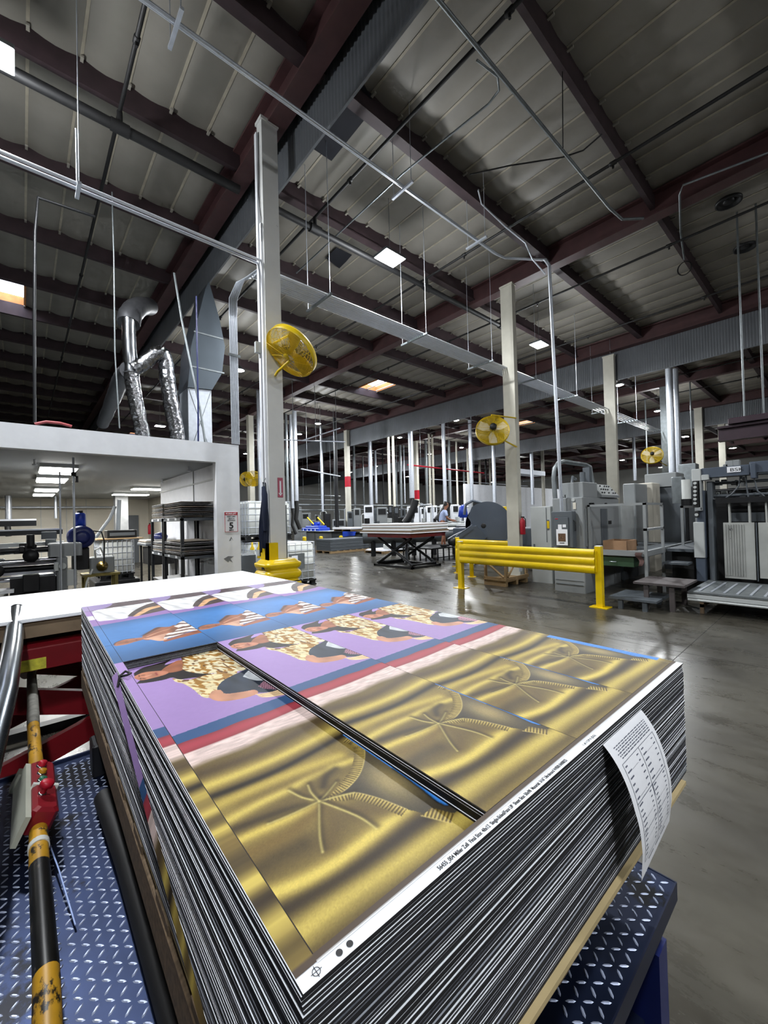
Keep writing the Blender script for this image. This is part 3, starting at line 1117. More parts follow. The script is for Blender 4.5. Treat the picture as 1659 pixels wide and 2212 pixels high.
def tq(u0, v0, u1, v1, off=.0006):
    n = max(1, int(abs(v1 - v0) * 22), int(abs(u1 - u0) * 6))
    for i in range(n):
        f0, f1 = i / n, (i + 1) / n
        if abs(v1 - v0) > abs(u1 - u0):
            q = [(u0, v0 + (v1 - v0) * f0), (u1, v0 + (v1 - v0) * f0), (u1, v0 + (v1 - v0) * f1), (u0, v0 + (v1 - v0) * f1)]
        else:
            q = [(u0 + (u1 - u0) * f0, v0), (u0 + (u1 - u0) * f1, v0), (u0 + (u1 - u0) * f1, v1), (u0 + (u1 - u0) * f0, v1)]
        ps = []
        for u, v in q:
            P = Vector(ticket_pt(u, v))
            du = Vector(ticket_pt(u + .01, v)) - Vector(ticket_pt(u - .01, v))
            dv = Vector(ticket_pt(u, v + .01)) - Vector(ticket_pt(u, v - .01))
            N_ = dv.cross(du).normalized()
            if N_.y > 0: N_ = -N_
            ps.append(P + N_ * off)
        tk.add(ps, [(0, 1, 2, 3)])


for i in range(6):
    v = .075 + i * .019
    u = .1 + .02 * (i % 3)
    while u < .88:
        w_ = RS.uniform(.02, .09)
        tq(u, v, min(.9, u + w_), v + .0075)
        u += w_ + .014
for v in (.20, .44, .66, .88):
    tq(.08, v, .92, v + .0035)
for u in (.08, .495, .918):
    tq(u, .20, u + .006, .88)
for c in (.1, .52):
    for i in range(17):
        v = .225 + i * .038
        if min(abs(v - q) for q in (.20, .44, .66, .88)) < .012: continue
        w_ = RS.uniform(.04, .1)
        tq(c + .01, v, c + .01 + w_, v + .009)
        tq(c + .30, v + .002, c + .30 + RS.uniform(.03, .06), v + .010)
        if i % 4 == 1:
            tq(c + .02 + w_, v + .008, c + .28, v + .0095)
for c in (.2, .42, .6):
    tq(c, .915, c + .16, .923)
tq(.492, .44, .512, .52)
tk.build('printed_form', mat('ticket_ink', '5a5e6e', .7), tick)

# ---------------------------------------------------------------- blue lift table
M_plate = mat('worn_blue_steel', '212c49', .38, .75, var=.4, scale=5, wear='10121a', wamt=.53, wscale=2.6)
M_plateb = mat('blue_steel_edge', '1b2440', .4, .5, var=.3, scale=6, wear='5d6472', wamt=.66, wscale=20)
PX0, PX1, PY0, PY1 = -1.05, 1.377, .352, 2.352
lift = thing('lift_table', (.2, 1.3, 0), 'blue diamond-plate scissor lift table under the near printed stack', 'lift table')
MB().box(PX0, PY0, zpl - .006, PX1, PY1, zpl).build('platform', M_plate, lift)
lg = MB()
pit = .0265
prot = [(0.0118, 0), (.006, .0031), (-.006, .0031), (-.0118, 0), (-.006, -.0031), (.006, -.0031)]


def lug(cx_, cy_, a):
    c_, s_ = math.cos(a), math.sin(a)
    base = [(cx_ + px * c_ - py * s_, cy_ + px * s_ + py * c_, zpl) for px, py in prot]
    top = [(cx_ + px * .6 * c_ - py * .45 * s_, cy_ + px * .6 * s_ + py * .45 * c_, zpl + .0018) for px, py in prot]
    lg.add(base + top, [(i, (i + 1) % 6, 6 + (i + 1) % 6, 6 + i) for i in range(6)] + [(6, 7, 8, 9, 10, 11)])


iy = 0
y = PY0 + .02
while y < PY1 - .02:
    x = PX0 + .02
    ix = 0
    while x < PX1 - .02:
        if (x < .30 and x > -.75) or (x > .85 and y < .7):
            lug(x, y, (PI / 4 if (ix + iy) % 2 else -PI / 4) + .0)
        x += pit
        ix += 1
    y += pit
    iy += 1
lg.build('tread_lugs', mat('lug_glint_steel', 'aab4ce', .33, .35, var=.3, scale=9), lift)  # bright glints of the lugs put into their pale base colour
MB().box(PX0, PY0 - .004, zpl - .05, PX1, PY0, zpl + .001).box(PX1, PY0 - .004, zpl - .05, PX1 + .004, PY1, zpl + .001).box(PX0, PY1, zpl - .16, PX1, PY1 + .012, zpl + .012).build('edge_skirt', M_plateb, lift)
MB().cbox(PX0, PY0 + .03, zpl - .16, PX1 - .03, PY0 + .09, zpl - .05, .008).box(PX1 - .09, PY0 + .03, zpl - .16, PX1 - .03, PY1, zpl - .05).build('under_frame', M_plateb, lift)
for x_ in (PX1 - .09,):
    MB().box(x_, PY0 + .02, 0.12, x_ + .07, PY0 + .24, zpl - .16).build('corner_leg', M_navy, lift)
MB().box(PX0, PY0 + .06, .16, PX1 - .02, PY0 + .16, .28).build('cross_beam', M_plateb, lift)
for s_ in (0, 1):
    sc = MB()
    a, b = ((-.7, .15), (1.0, zpl - .1)) if s_ == 0 else ((1.0, .15), (-.7, zpl - .1))
    for y_ in (.75 + .07 * s_, 2.0 - .07 * s_):
        sc.tube([(a[0], y_, a[1]), (b[0], y_, b[1])], .04, 4)
    sc.build('scissor_arm', M_navy, lift)
MB().box(PX0 + .1, .6, 0, PX1 - .1, .7, .08).box(PX0 + .1, 2.0, 0, PX1 - .1, 2.1, .08).box(PX0 + .1, .7, 0, PX0 + .2, 2.0, .06).box(PX1 - .2, .7, 0, PX1 - .1, 2.0, .06).build('base_frame', M_blksteel, lift)
# black hose lying along the pallet
a, b = atz(232, 1720, zpl + .036), atz(392, 2230, zpl + .036)
tag(MB().tube([(a.x - .01, a.y, zpl + .036), (a.x + .0, a.y - .4, zpl + .036), (b.x + .0, b.y, zpl + .036), (b.x + .0, b.y - .3, zpl + .036)], .033, 14).build('rubber_roll', M_black), 'black rubber bumper roll lying beside the pallet on blue plate', 'rubber bumper')
# pale tie lying over the plate
a, b = atz(98, 1800, zpl + .03), atz(163, 1998, zpl + .012)
tag(MB().tube([a, a.lerp(b, .5) + Vector((0, 0, .015)), b], .0022, 6).build('plastic_tie', mat('pale_blue_plastic', '9fb4e8', .4)), 'thin pale blue plastic tie lying on the blue diamond plate', 'plastic tie')

# ---------------------------------------------------------------- guard rail pipe with control box
def worn_pipe():
    m = mat('chipped_yellow_paint', 'b88a22', .42, var=.25, scale=14, wear='1b160f', wamt=.53, wscale=26, stretch=(1, .5, 1))
    n = mat('grimy_black_paint', '121212', .32, var=.5, scale=12, wear='5a5348', wamt=.58, wscale=24, stretch=(1, .5, 1))
    return m, n


M_py, M_pk = worn_pipe()
M_tape = mat('grubby_grey_tape', '6b6a64', .75, var=.3, scale=30)
M_wtape = mat('white_masking_tape', 'c9cbc6', .7, var=.1, scale=20)
zr = .74
A_ = [atz(x, y, zr) for x, y in ((68, 1452), (71, 1520), (72, 1568), (78, 1650), (82, 1760), (85, 1870), (100, 2105), (104, 2300))]
railx = [(p.x, p.y) for p in A_]
rail = thing('control_rail', (railx[4][0], railx[4][1], 0), 'worn yellow and black pipe handrail with red pendant control box strapped on', 'handrail')


def rp(i, f=0.):
    a_, b_ = railx[i], railx[min(i + 1, len(railx) - 1)]
    return (a_[0] + (b_[0] - a_[0]) * f, a_[1] + (b_[1] - a_[1]) * f, zr)


MB().tube([rp(2), rp(3), rp(4), rp(5)], .0235, 18).build('yellow_tube', M_py, rail)
MB().tube([rp(5), rp(6)], .0237, 18).build('black_tube', M_pk, rail)
MB().tube([rp(6), rp(7)], .0235, 18).build('yellow_tube', M_py, rail)
MB().tube([rp(0), rp(0, .5), rp(1), rp(1, .5), rp(2)], [.023, .025, .0245, .0255, .0245], 16).build('taped_section', M_tape, rail)
h0 = Vector(rp(0))
MB().tube([h0 + Vector((-.035, -.02, -.01)), h0 + Vector((0, .05, .015)), h0 + Vector((.035, .15, .035)), h0 + Vector((.055, .22, .045))], [.025, .04, .048, .04], 12).build('taped_end', M_wtape, rail)
MB().tube([h0 + Vector((-.02, .12, 0)), h0 + Vector((-.08, .16, -.01)), h0 + Vector((-.16, .05, -.04))], [.015, .02, .012], 8).build('loose_tape', M_black, rail)
p5 = rp(3, .9)
MB().tube([rp(4, .62), rp(4, .70)], .0262, 18).build('cable_tie', M_wtape, rail)
# upright carrying the rail, out of the photograph to the front
MB().tube([(railx[7][0], railx[7][1] - .12, zr), (railx[7][0], railx[7][1] - .12, 0)], .0235, 12).tube([rp(7), (railx[7][0], railx[7][1] - .12, zr)], .0235, 12).lathe([(.06, 0), (.06, .01), (.03, .012)], 16, 0, Matrix.Translation((railx[7][0], railx[7][1] - .12, 0))).build('upright', M_py, rail)
PSGN = -1
c0 = Vector(rp(3, .32))
c1 = Vector(rp(4, .35))
ax = (c1 - c0).normalized()
Lb = (c1 - c0).length
Mb = frame((c0 + c1) / 2 + Vector((.004, 0, .018)), ax, (-ax.y, ax.x, 0))
Mb = Mb @ Matrix.Rotation(PSGN * .45, 4, 'X')
box = MB().cbox(-Lb / 2, -.036, -.03, Lb / 2, .036, .045, .010, 0, Mb).build('control_box', mat('scuffed_red_plastic', '7f1420', .35, var=.1, wear='4a1013', wamt=.66, wscale=20), rail)
MB().box(-Lb / 2 + .0, PSGN * .037, -.055, Lb / 2 + .02, PSGN * .052, .03, 0, Mb).box(-Lb / 2 - .03, PSGN * .03, -.065, -Lb / 2 + .02, PSGN * .06, .0, 0, Mb).build('backing_plate', mat('aged_white_plate', 'a9ab9e', .6, var=.15), rail)


def button(px, py, r, hgt, m, nm='button', mush=False):
    q = Mb @ Matrix.Translation((px, py, .045))
    b_ = MB()
    if mush:
        b_.lathe([(.009, 0), (.009, hgt * .5), (r, hgt * .55), (r * 1.02, hgt * .85), (r * .8, hgt), (0, hgt * 1.04)], 20, 0, q)
    else:
        b_.lathe([(r, 0), (r, hgt * .8), (r * .85, hgt), (0, hgt)], 16, 0, q)
    b_.build(nm, m, box)
    MB().lathe([(r * 1.25 if not mush else .012, 0), (r * 1.25 if not mush else .012, .004), (r * .8 if not mush else .008, .0045)], 16, 0, q).build('button_ring', M_chrome, box)


sg = 1 if (Mb @ Vector((1, 0, 0)) - Mb @ Vector((0, 0, 0))).y < 0 else -1
button(-sg * Lb * .34, -.012, .013, .020, M_red, 'red_button')
button(-sg * Lb * .18, -.012, .012, .016, mat('amber_button', 'b3801a', .4), 'amber_button')
button(-sg * Lb * .02, -.012, .012, .014, mat('green_button', '2f6f55', .4), 'green_button')
button(sg * Lb * .24, -.014, .020, .042, M_red, 'stop_button', True)
MB().box(sg * Lb * .02, -.0375, -.031, sg * Lb * .02 + .016, .0375, .0465, 0, Mb).build('tape_band', M_wtape, box)

# polished bent handle at the left edge
pts = [atz(36, 1318, 1.12), atz(26, 1400, 1.10), atz(8, 1500, 1.06), atz(-25, 1620, 1.0), atz(-70, 1800, .92)]
hn = thing('push_handle', (pts[2].x, pts[2].y, 0), 'polished grey steel push handle at the left edge above red lift', 'handle')
MB().tube(pts, .042, 20).build('grip_tube', mat('brushed_handle_steel', '8f979f', .22, 1., var=.2, scale=20, stretch=(1, .2, 1)), hn)
MB().lathe([(0, .008), (.036, .006), (.045, -.004), (.045, -.012)], 18, 0, frame(pts[0], (1, 0, 0), (0, 0, 1)) @ Matrix.Rotation(PI / 2, 4, 'X') @ Matrix.Rotation(PI / 2, 4, 'X')).build('end_cap', M_galv, hn)
MB().tube([pts[4], (pts[4].x, pts[4].y, 0)], .03, 12).build('upright', M_galvd, hn)

# ================================================================ columns
def column(X, Y, wx, wy, zt, label, m=M_col, conduit=True, band=False, grp='building columns'):
    t = thing('building_column', (X, Y, 0), label, 'column', grp)
    s = MB()
    s.box(X - wx / 2, Y - wy / 2, 0, X + wx / 2, Y + wy / 2, zt)
    s.box(X - wx / 2 - .04, Y - wy / 2 - .04, 0, X + wx / 2 + .04, Y + wy / 2 + .04, .03)
    s.box(X - wx / 2 - .02, Y - wy / 2 - .02, zt - .02, X + wx / 2 + .02, Y + wy / 2 + .02, zt + .03)
    s.build('shaft', m, t)
    if conduit:
        c = MB()
        for k, (dx, dy, r) in enumerate(((wx / 2 + .03, -wy * .3, .018), (wx / 2 + .035, wy * .1, .024))):
            c.cyl((X + dx, Y + dy, .3), (X + dx, Y + dy, zt), r, 8)
        c.build('conduit', M_galvd, t)
    if band:
        MB().box(X - wx / 2 - .004, Y - wy / 2 - .004, band[0], X + wx / 2 + .004, Y + wy / 2 + .004, band[1]).build('red_band', M_red, t)
    return t


c1 = column(3.03, 6.04, .27, .17, 8.08, 'chipped grey steel column nearest the camera, blue jacket and arrow sign on it', conduit=False)
# white channel strips on its left face, wire, yellow corner
s = MB()
s.box(2.86, 5.98, 1.05, 2.895, 6.03, 6.4).box(2.85, 6.06, 1.05, 2.895, 6.13, 7.9)
s.build('cable_channel', M_white, c1)
MB().tube([(2.885, 6.045, 7.9), (2.88, 6.04, 7.3), (2.87, 6.05, 6.9), (2.88, 6.0, 6.5), (2.86, 5.96, 6.3), (2.885, 6.045, 5.6), (2.885, 6.045, 1.2)], .006, 6).build('loose_wire', M_black, c1)
MB().box(2.80, 5.85, 1.0, 2.97, 5.95, 1.36).box(2.80, 5.85, 1.0, 2.82, 6.1, 1.36).build('yellow_corner_guard', M_yel, c1)
MB().box(2.77, 6.05, 4.35, 2.86, 6.11, 4.52).build('junction_box', M_ltgrey, c1)
MB().cyl((3.19, 5.99, .9), (3.19, 5.99, 1.95), .015, 8).build('side_conduit', M_galvd, c1)
ars = thing('arrow_sign', (3.07, 5.952, 2.1), 'faded red sign with white down arrow on the near grey column', 'sign')
MB().box(3.035, 5.946, 2.07, 3.125, 5.951, 2.38).build('sign_plate', mat('faded_sign_red', 'b0566a', .6, var=.15), ars)
Mf = frame((3.08, 5.9455, 2.07), (1, 0, 0), (0, 0, 1))
MB().prism([(-.014, .06), (.014, .06), (.014, .27), (0, .25), (-.014, .27)], 0, .001, 0, Mf).prism([(-.036, .07), (0, .02), (.036, .07), (.02, .066), (0, .05), (-.02, .066)], 0, .001, 0, Mf).build('white_arrow', M_paper, ars)

c2 = column(10.25, 6.12, .17, .36, 8.08, 'pale column under the dark red girder carrying the second yellow fan', M_colw)
column(17.62, 6.12, .17, .4, 7.9, 'cream column under the draft curtain right of the second fan', M_colw)
column(24.9, 6.05, .2, .4, 8.08, 'column beside the paired silver ducts and small yellow fan', M_galvd)
column(25.55, 6.03, .16, .2, 8.08, 'slim column with red band next to the paired silver ducts', M_colw, False, (4.4, 5.15))
column(32.1, 6.03, .35, .4, 8.08, 'cream column above the open-topped press on the right', M_colw)
column(39.35, 6.03, .35, .4, 8.08, 'distant column partly hidden by the right-hand press', M_colw)
column(10.4, 23.8, .3, .35, 8.08, 'pair of pale distant posts seen just left of the near column', M_colw)
column(17.65, 23.8, .25, .35, 8.08, 'slim white column with red band, left of middle', M_colw, True, (4.0, 4.75))
column(24.9, 23.9, .25, .35, 8.08, 'slim white column with red band behind the worker', M_colw, True, (3.2, 3.95))
column(32.1, 23.8, .3, .35, 8.08, 'pale column behind the dark wheel machine under second fan', M_colw)
column(39.4, 23.9, .3, .35, 8.08, 'distant cream column left of the second fan column', M_colw)
column(7.1, 41.8, .35, .35, 8.08, 'distant pale column seen over the white room roof', M_galvd)

# bumper guard round the first column
bg = thing('column_bumper', (3.03, 6.0, 0), 'bright yellow ribbed plastic bumper wrapped around the near column', 'bumper guard')


def bumper_prof(z):
    return .045 * (1 - abs(math.sin(z * PI / .16)) ** .6)


def rrect(a, b, r, n=6):
    o = []
    for cx_, cy_, g0 in ((a - r, b - r, 0), (-a + r, b - r, PI / 2), (-a + r, -b + r, PI), (a - r, -b + r, 1.5 * PI)):
        for i in range(n + 1):
            g = g0 + PI / 2 * i / n
            o.append((cx_ + r * math.cos(g), cy_ + r * math.sin(g)))
    return o


b = MB()
vs, fs = [], []
R0_ = rrect(1, 1, .3)
zs_ = [i * .02 for i in range(56)]
nn = len(R0_)
for z in zs_:
    d = bumper_prof(z + .02) + (0 if z < 1.06 else .03)
    for x, y in rrect(.31 - d, .27 - d, .11):
        vs.append((3.03 + x, 5.99 + y, z))
for i in range(len(zs_) - 1):
    for k in range(nn):
        q = (k + 1) % nn
        fs.append((i * nn + k, i * nn + q, (i + 1) * nn + q, (i + 1) * nn + k))
b.add(vs, fs, 0, True)
b.add([v for v in vs[-nn:]], [tuple(range(nn))])
b.build('shell', M_yel, bg)
MB().prism([(3.03 + x, 5.99 + y) for x, y in rrect(.30, .26, .11)], .70, .76, 0).build('black_strap', M_black, bg)
MB().box(2.715, 5.84, .80, 2.74, 5.90, .86).box(2.715, 5.84, .96, 2.74, 5.90, 1.0).build('strap_slot', M_black, bg)

# jacket hanging on the column
jk = thing('hanging_jacket', (2.87, 6.0, 1.2), 'dark navy jacket hanging from a hook on the near column', 'jacket')


def jacket(u, v):
    h = 2.30 - 1.02 * v + (.0 if u > .5 else -.14 * v * (1 - u * 2))
    w = .03 + .20 * min(1, v * 1.6) ** .8 - .05 * max(0, v - .7)
    a = (u - .5) * 2
    f = .035 * math.sin(a * 9 + v * 2) * min(1, v * 2)
    return (2.80 - .02 * a + f, 5.965 - a * w * .55 + (.05 * v), h)


g = MB().grid(jacket, 40, 24)
g.grid(lambda u, v: tuple(np.array(jacket(u, v)) + np.array([.05, .03, 0])), 40, 24)
g.build('jacket_body', mat('navy_cloth', '0e1a35', .85, var=.25, scale=8), jk)
MB().tube([(2.79, 5.93, 2.22), (2.77, 5.86, 2.1), (2.77, 5.85, 1.8), (2.785, 5.87, 1.55)], [.03, .045, .045, .035], 10).build('sleeve', MATS['navy_cloth'], jk)
MB().tube([(2.90, 6.02, 2.36), (2.86, 6.0, 2.37), (2.83, 5.98, 2.33)], .006, 6).build('hook', M_galvd, jk)

# ================================================================ yellow fans
def fan(name, pos, n, D, label, rear=False, arm_to=None, blades_open=False):
    """drum fan: local +Z is the blowing side"""
    r = D / 2
    t = thing(name, (0, 0, 0), label, 'fan', 'yellow column fans')
    gd = MB()
    nr = 24
    seg = 36
    for side in (1, -1):
        if side == -1 and not rear:
            rings = range(3, nr + 1, 3)
        else:
            rings = range(1, nr + 1)
        for k in rings:
            rr = r * (.12 + .86 * k / nr)
            zz = side * (.05 + .085 * (1 - (k / nr) ** 2))
            gd.tube([(rr * math.cos(2 * PI * i / seg), rr * math.sin(2 * PI * i / seg), zz) for i in range(seg + 1)], .0034, 4, 0, False)
        for i in range(12):
            g_ = 2 * PI * i / 12
            pts = []
            for q in range(6):
                k = q / 5
                gg = g_ + .25 * k
                rr = r * (.08 + .90 * k)
                pts.append((rr * math.cos(gg), rr * math.sin(gg), side * (.055 + .085 * (1 - k * k))))
            gd.tube(pts, .004, 4, 0, False)
    gd.lathe([(0, .150), (.05, .148), (.055, .142)], 16)
    gd.build('wire_guard', M_yelf, t)
    MB().lathe([(r * .985, -.055), (r * 1.0, -.05), (r * 1.0, .05), (r * .985, .055), (r * .97, .05), (r * .97, -.05), (r * .985, -.055)], 40).build('rim', M_yelf, t)
    bl = MB()
    for i in range(3):
        M = Matrix.Rotation(2 * PI * i / 3 + .6, 4, 'Z')
        bl.add([(.05, -.03, .02), (r * .5, -.11, .035), (r * .92, -.13, .03), (r * .94, .08, -.03), (r * .5, .10, -.035), (.05, .04, -.02)], [(0, 1, 4, 5), (1, 2, 3, 4)], 0, True, M)
    bl.lathe([(0, .04), (.05, .035), (.06, -.03), (0, -.035)], 14)
    bl.build('blades', M_white if rear else M_yelf, t)
    MB().lathe([(0, -.24), (.07, -.235), (.085, -.21), (.085, -.07), (.06, -.05), (0, -.05)], 18).build('motor', M_black, t)
    n = Vector(n).normalized()
    z = n
    x = Vector((0, 0, 1)).cross(z).normalized()
    y = z.cross(x)
    M = Matrix((x, y, z)).transposed().to_4x4()
    M.translation = pos
    if arm_to is not None:
        Mi = M.inverted()
        a = MB()
        for q in arm_to:
            a.tube([Mi @ Vector(p) for p in q], .02, 8)
        a.build('mounting_arm', M_yelf, t)
    t.location = M.translation
    t.rotation_mode = 'QUATERNION'
    t.rotation_quaternion = M.to_quaternion()
    return t


tocam = (Vector((0, 0, HC)) - Vector((3.12, 5.55, 4.28))).normalized()
side = -RIGHT * .7 - UP * .72
vc = FWD * -1
p1 = Vector((3.14, 5.6, 4.30))
dirc = (Vector((0, 0, HC)) - p1).normalized()
sd = (side - dirc * side.dot(dirc)).normalized()
n1 = dirc * .62 + sd * .78
fan('wall_fan', p1, n1, .84, 'large yellow drum fan on the near column, blowing side down and left', False,
    [[(3.03, 5.93, 4.0), (2.98, 5.75, 4.0), p1 - n1 * .15 + Vector((-.12, 0, -.25))], [(3.0, 5.93, 4.5), p1 - n1 * .1 + Vector((0, .05, .25))]])
p2 = Vector((9.2, 6.05, 3.90))
d2 = (Vector((0, 0, HC)) - p2).normalized()
n2 = -(d2 * .8 + (-UP * -.6)).normalized()
fan('wall_fan', p2, (-d2 * .82 - UP * .5 - RIGHT * .1), .86, 'yellow fan on the second column, seen from the motor side', True,
    [[(10.2, 5.95, 4.35), (9.1, 6.0, 4.28)], [(10.2, 5.95, 3.55), (9.45, 6.0, 3.72)], [(9.2, 6.0, 4.3), (9.3, 6.02, 3.9)]])
p3 = Vector((23.4, 6.3, 4.45))
d3 = (Vector((0, 0, HC)) - p3).normalized()
fan('wall_fan', p3, (-d3 * .85 - UP * .5), .95, 'small distant yellow fan beside the silver ducts on the right', True, [[(24.8, 6.05, 4.0), p3 + Vector((0, 0, -.1))]])
p4 = Vector((9.4, 21.2, 4.0))
fan('wall_fan', p4, (-.55, -.8, -.1), .85, 'round distant yellow fan left of the near column, facing the camera', False, [[(10.4, 23.6, 4.0), p4 + Vector((.2, .4, 0))]])
p5 = atx(533, 1035, 9.2)
fan('wall_fan', p5, (.75, .55, .1), .8, 'distant yellow fan with white blades, partly behind the white wall', True, [[(10.3, 23.6, 4.0), p5 + Vector((.1, .2, 0))]])

# ================================================================ white room
M_roomw = M_white
W1 = MB()
W1.box(X0, 7.2, 2.74, 2.93, 7.36, 3.07).box(2.52, 7.2, 0, 2.93, 7.36, 2.74)
struct('wall_room_front', W1, M_roomw)
struct('wall_room_side', MB().box(2.80, 7.36, 0, 2.93, 12.2, 3.0), M_roomw)
struct('wall_room_return', MB().box(2.93, 12.2, 0, 4.3, 12.35, 3.0), M_roomw)
struct('wall_room_far_side', MB().box(4.3, 12.2, 0, 4.45, 21.2, 3.0), M_cream)
struct('wall_room_back', MB().box(X0, 21.0, 0, 4.3, 21.15, 3.0), M_cream)
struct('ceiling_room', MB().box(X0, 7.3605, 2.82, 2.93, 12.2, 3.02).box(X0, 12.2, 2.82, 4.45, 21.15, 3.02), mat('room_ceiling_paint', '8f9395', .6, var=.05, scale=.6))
struct('trim_3', MB().box(2.782, 7.36, 2.52, 2.7985, 12.2, 2.55).box(2.782, 9.35, 1.9, 2.7985, 9.37, 2.82), M_ltgrey)
# a pilaster and seams on the back wall
tr = MB()
for x in (-1.2, .55, 1.35, 2.0):
    tr.box(x, 20.985, 0, x + .02, 20.999, 2.8)
struct('trim_4', tr, M_ltgrey)
struct('wall_room_pier', MB().box(2.55, 17.6, 0, 2.95, 18.0, 2.82), mat('grey_pier_paint', '77797a', .6))  # pier in one plain mid grey
struct('door_1', MB().box(3.35, 20.94, 0, 3.9, 20.99, 2.1), M_greyd)
# scuffs on the pier
sc_m = mat('scuff_grey', '7d8084', .7)
sf = MB()
for poly in ([(2.62, 1.06), (2.70, 1.10), (2.80, 1.09), (2.74, 1.05), (2.78, .98), (2.72, 1.02), (2.70, .99)], [(2.72, 1.36), (2.76, 1.44), (2.80, 1.36), (2.765, 1.41), (2.75, 1.37)]):
    n_ = len(poly)
    sf.add([(x, 7.1985, z) for x, z in poly], [tuple(range(n_))])
tag(sf.build('trim_5', sc_m), kind='structure')
sg_ = thing('forklift_sign', (2.765, 7.2, 1.7), 'white and red FORKLIFT SPEED LIMIT 5 MPH sign on the white room corner', 'sign')
MB().cbox(-.12, -.18, 0, .12, .18, .004, .002, 0, frame((2.765, 7.1985, 1.70), (1, 0, 0), (0, 0, 1))).build('sign_plate', M_paper, sg_)
Ms = lambda x, z, o=.006: frame((2.765 + x, 7.1985 - o, 1.70 + z), (1, 0, 0), (0, 0, 1))
MB().box(-.112, .118, 0, .112, .172, .001, 0, Ms(0, 0, .005)).box(-.116, -.176, 0, -.108, .172, .001, 0, Ms(0, 0, .005)).box(.108, -.176, 0, .116, .172, .001, 0, Ms(0, 0, .005)).box(-.112, -.176, 0, .112, -.170, .001, 0, Ms(0, 0, .005)).build('red_border', M_red, sg_)
text('FORKLIFT', .046, Ms(0, .129, .0065), M_paper, sg_, 'white_lettering', .0003, .95, 'CENTER', .0012)
text('SPEED LIMIT', .030, Ms(0, .082), M_ink, sg_, 'black_lettering', .0003, .95, 'CENTER', .0008)
text('LIMITE DE', .027, Ms(0, .046), M_ink, sg_, 'black_lettering', .0003, .95, 'CENTER', .0008)
text('VELOCIDAD', .027, Ms(0, .016), M_ink, sg_, 'black_lettering', .0003, .95, 'CENTER', .0008)
text('5', .15, Ms(0, -.115), M_ink, sg_, 'black_lettering', .0003, 1.1, 'CENTER', .004)
text('MPH', .036, Ms(0, -.158), M_ink, sg_, 'black_lettering', .0003, 1.1, 'CENTER', .0012)


def wrap_light(x, y, label, w=.35, l=1.25, along='x', power=90):
    t = thing('ceiling_fixture', (x, y, 2.82), label, 'ceiling light', 'flat lamps on the white room ceiling')
    a, b = (l / 2, w / 2) if along == 'x' else (w / 2, l / 2)
    MB().box(x - a, y - b, 2.755, x + a, y + b, 2.8195).build('housing', M_ltgrey, t)
    MB().box(x - a + .02, y - b + .02, 2.735, x + a - .02, y + b - .02, 2.7545).build('diffuser', M_lens, t)
    ld = bpy.data.lights.new('fixture_light', 'AREA')
    ld.shape = 'RECTANGLE'
    ld.size, ld.size_y = 2 * a, 2 * b
    ld.energy = power
    lo = bpy.data.objects.new('fixture_light', ld)
    COL.objects.link(lo)
    lo.parent = t
    lo.location = (0, 0, -.1)
    return t


for x, y, lb, al in ((.52, 9.9, 'nearest of the white room ceiling lamps, in the left row', 'y'), (.52, 12.0, 'second lamp of the left row on the white room ceiling', 'y'), (.55, 15.3, 'third lamp of the left row on the white room ceiling', 'y'), (.55, 17.6, 'fourth lamp of the left row on the white room ceiling', 'y'),
                     (3.0, 14.0, 'nearer slanting lamp above the sheet racks on the room ceiling', 'x'), (2.9, 16.8, 'farther slanting lamp above the sheet racks on the room ceiling', 'x')):
    wrap_light(x, y, lb, .55, 1.1, al, 55)
for x, y in ((-4, 12), (-4, 17)):
    wrap_light(x, y, 'room ceiling lamp out of sight on the left, %s' % ('nearer' if y < 14 else 'farther'), .55, 1.1, 'y', 60)

# sprinkler heads, pipes on the room ceiling
for k, (px, py) in enumerate(((408, 1010), (350, 1037), (75, 995))):
    p = atz(px, py, 2.80)
    t = tag(MB().cyl((p.x, p.y, 2.74), (p.x, p.y, 2.8195), .018, 8).lathe([(0, 2.72), (.035, 2.725), (.035, 2.74), (0, 2.745)], 10, 0, Matrix.Translation((p.x, p.y, 0))).build('ceiling_sprinkler', M_white), 'small white sprinkler head on the room ceiling, %s' % ('nearest the side wall', 'above the sheet rack', 'left of the lamps')[k], 'sprinkler head')
tag(MB().cyl((-6, 20.6, 2.45), (2.9, 20.6, 2.45), .04, 8).build('wall_pipe', M_galv), 'long pale pipe along the top of the room back wall', 'pipe')
for k, x in enumerate((-.35, .95)):
    v = thing('exhaust_drop', (x, 19.5, 1.4), 'vertical duct dropping from the room ceiling, %s one' % ('left' if k == 0 else 'slim right'), 'duct')
    MB().cyl((x, 19.5, 2.0), (x, 19.5, 2.8195), .09 if k == 0 else .05, 14).build('metal_tube', M_galv, v)
    if k == 0:
        MB().tube([(x, 19.5, 2.0), (x - .03, 19.45, 1.8), (x, 19.4, 1.4)], .085, 12).build('black_hose', M_black, v)

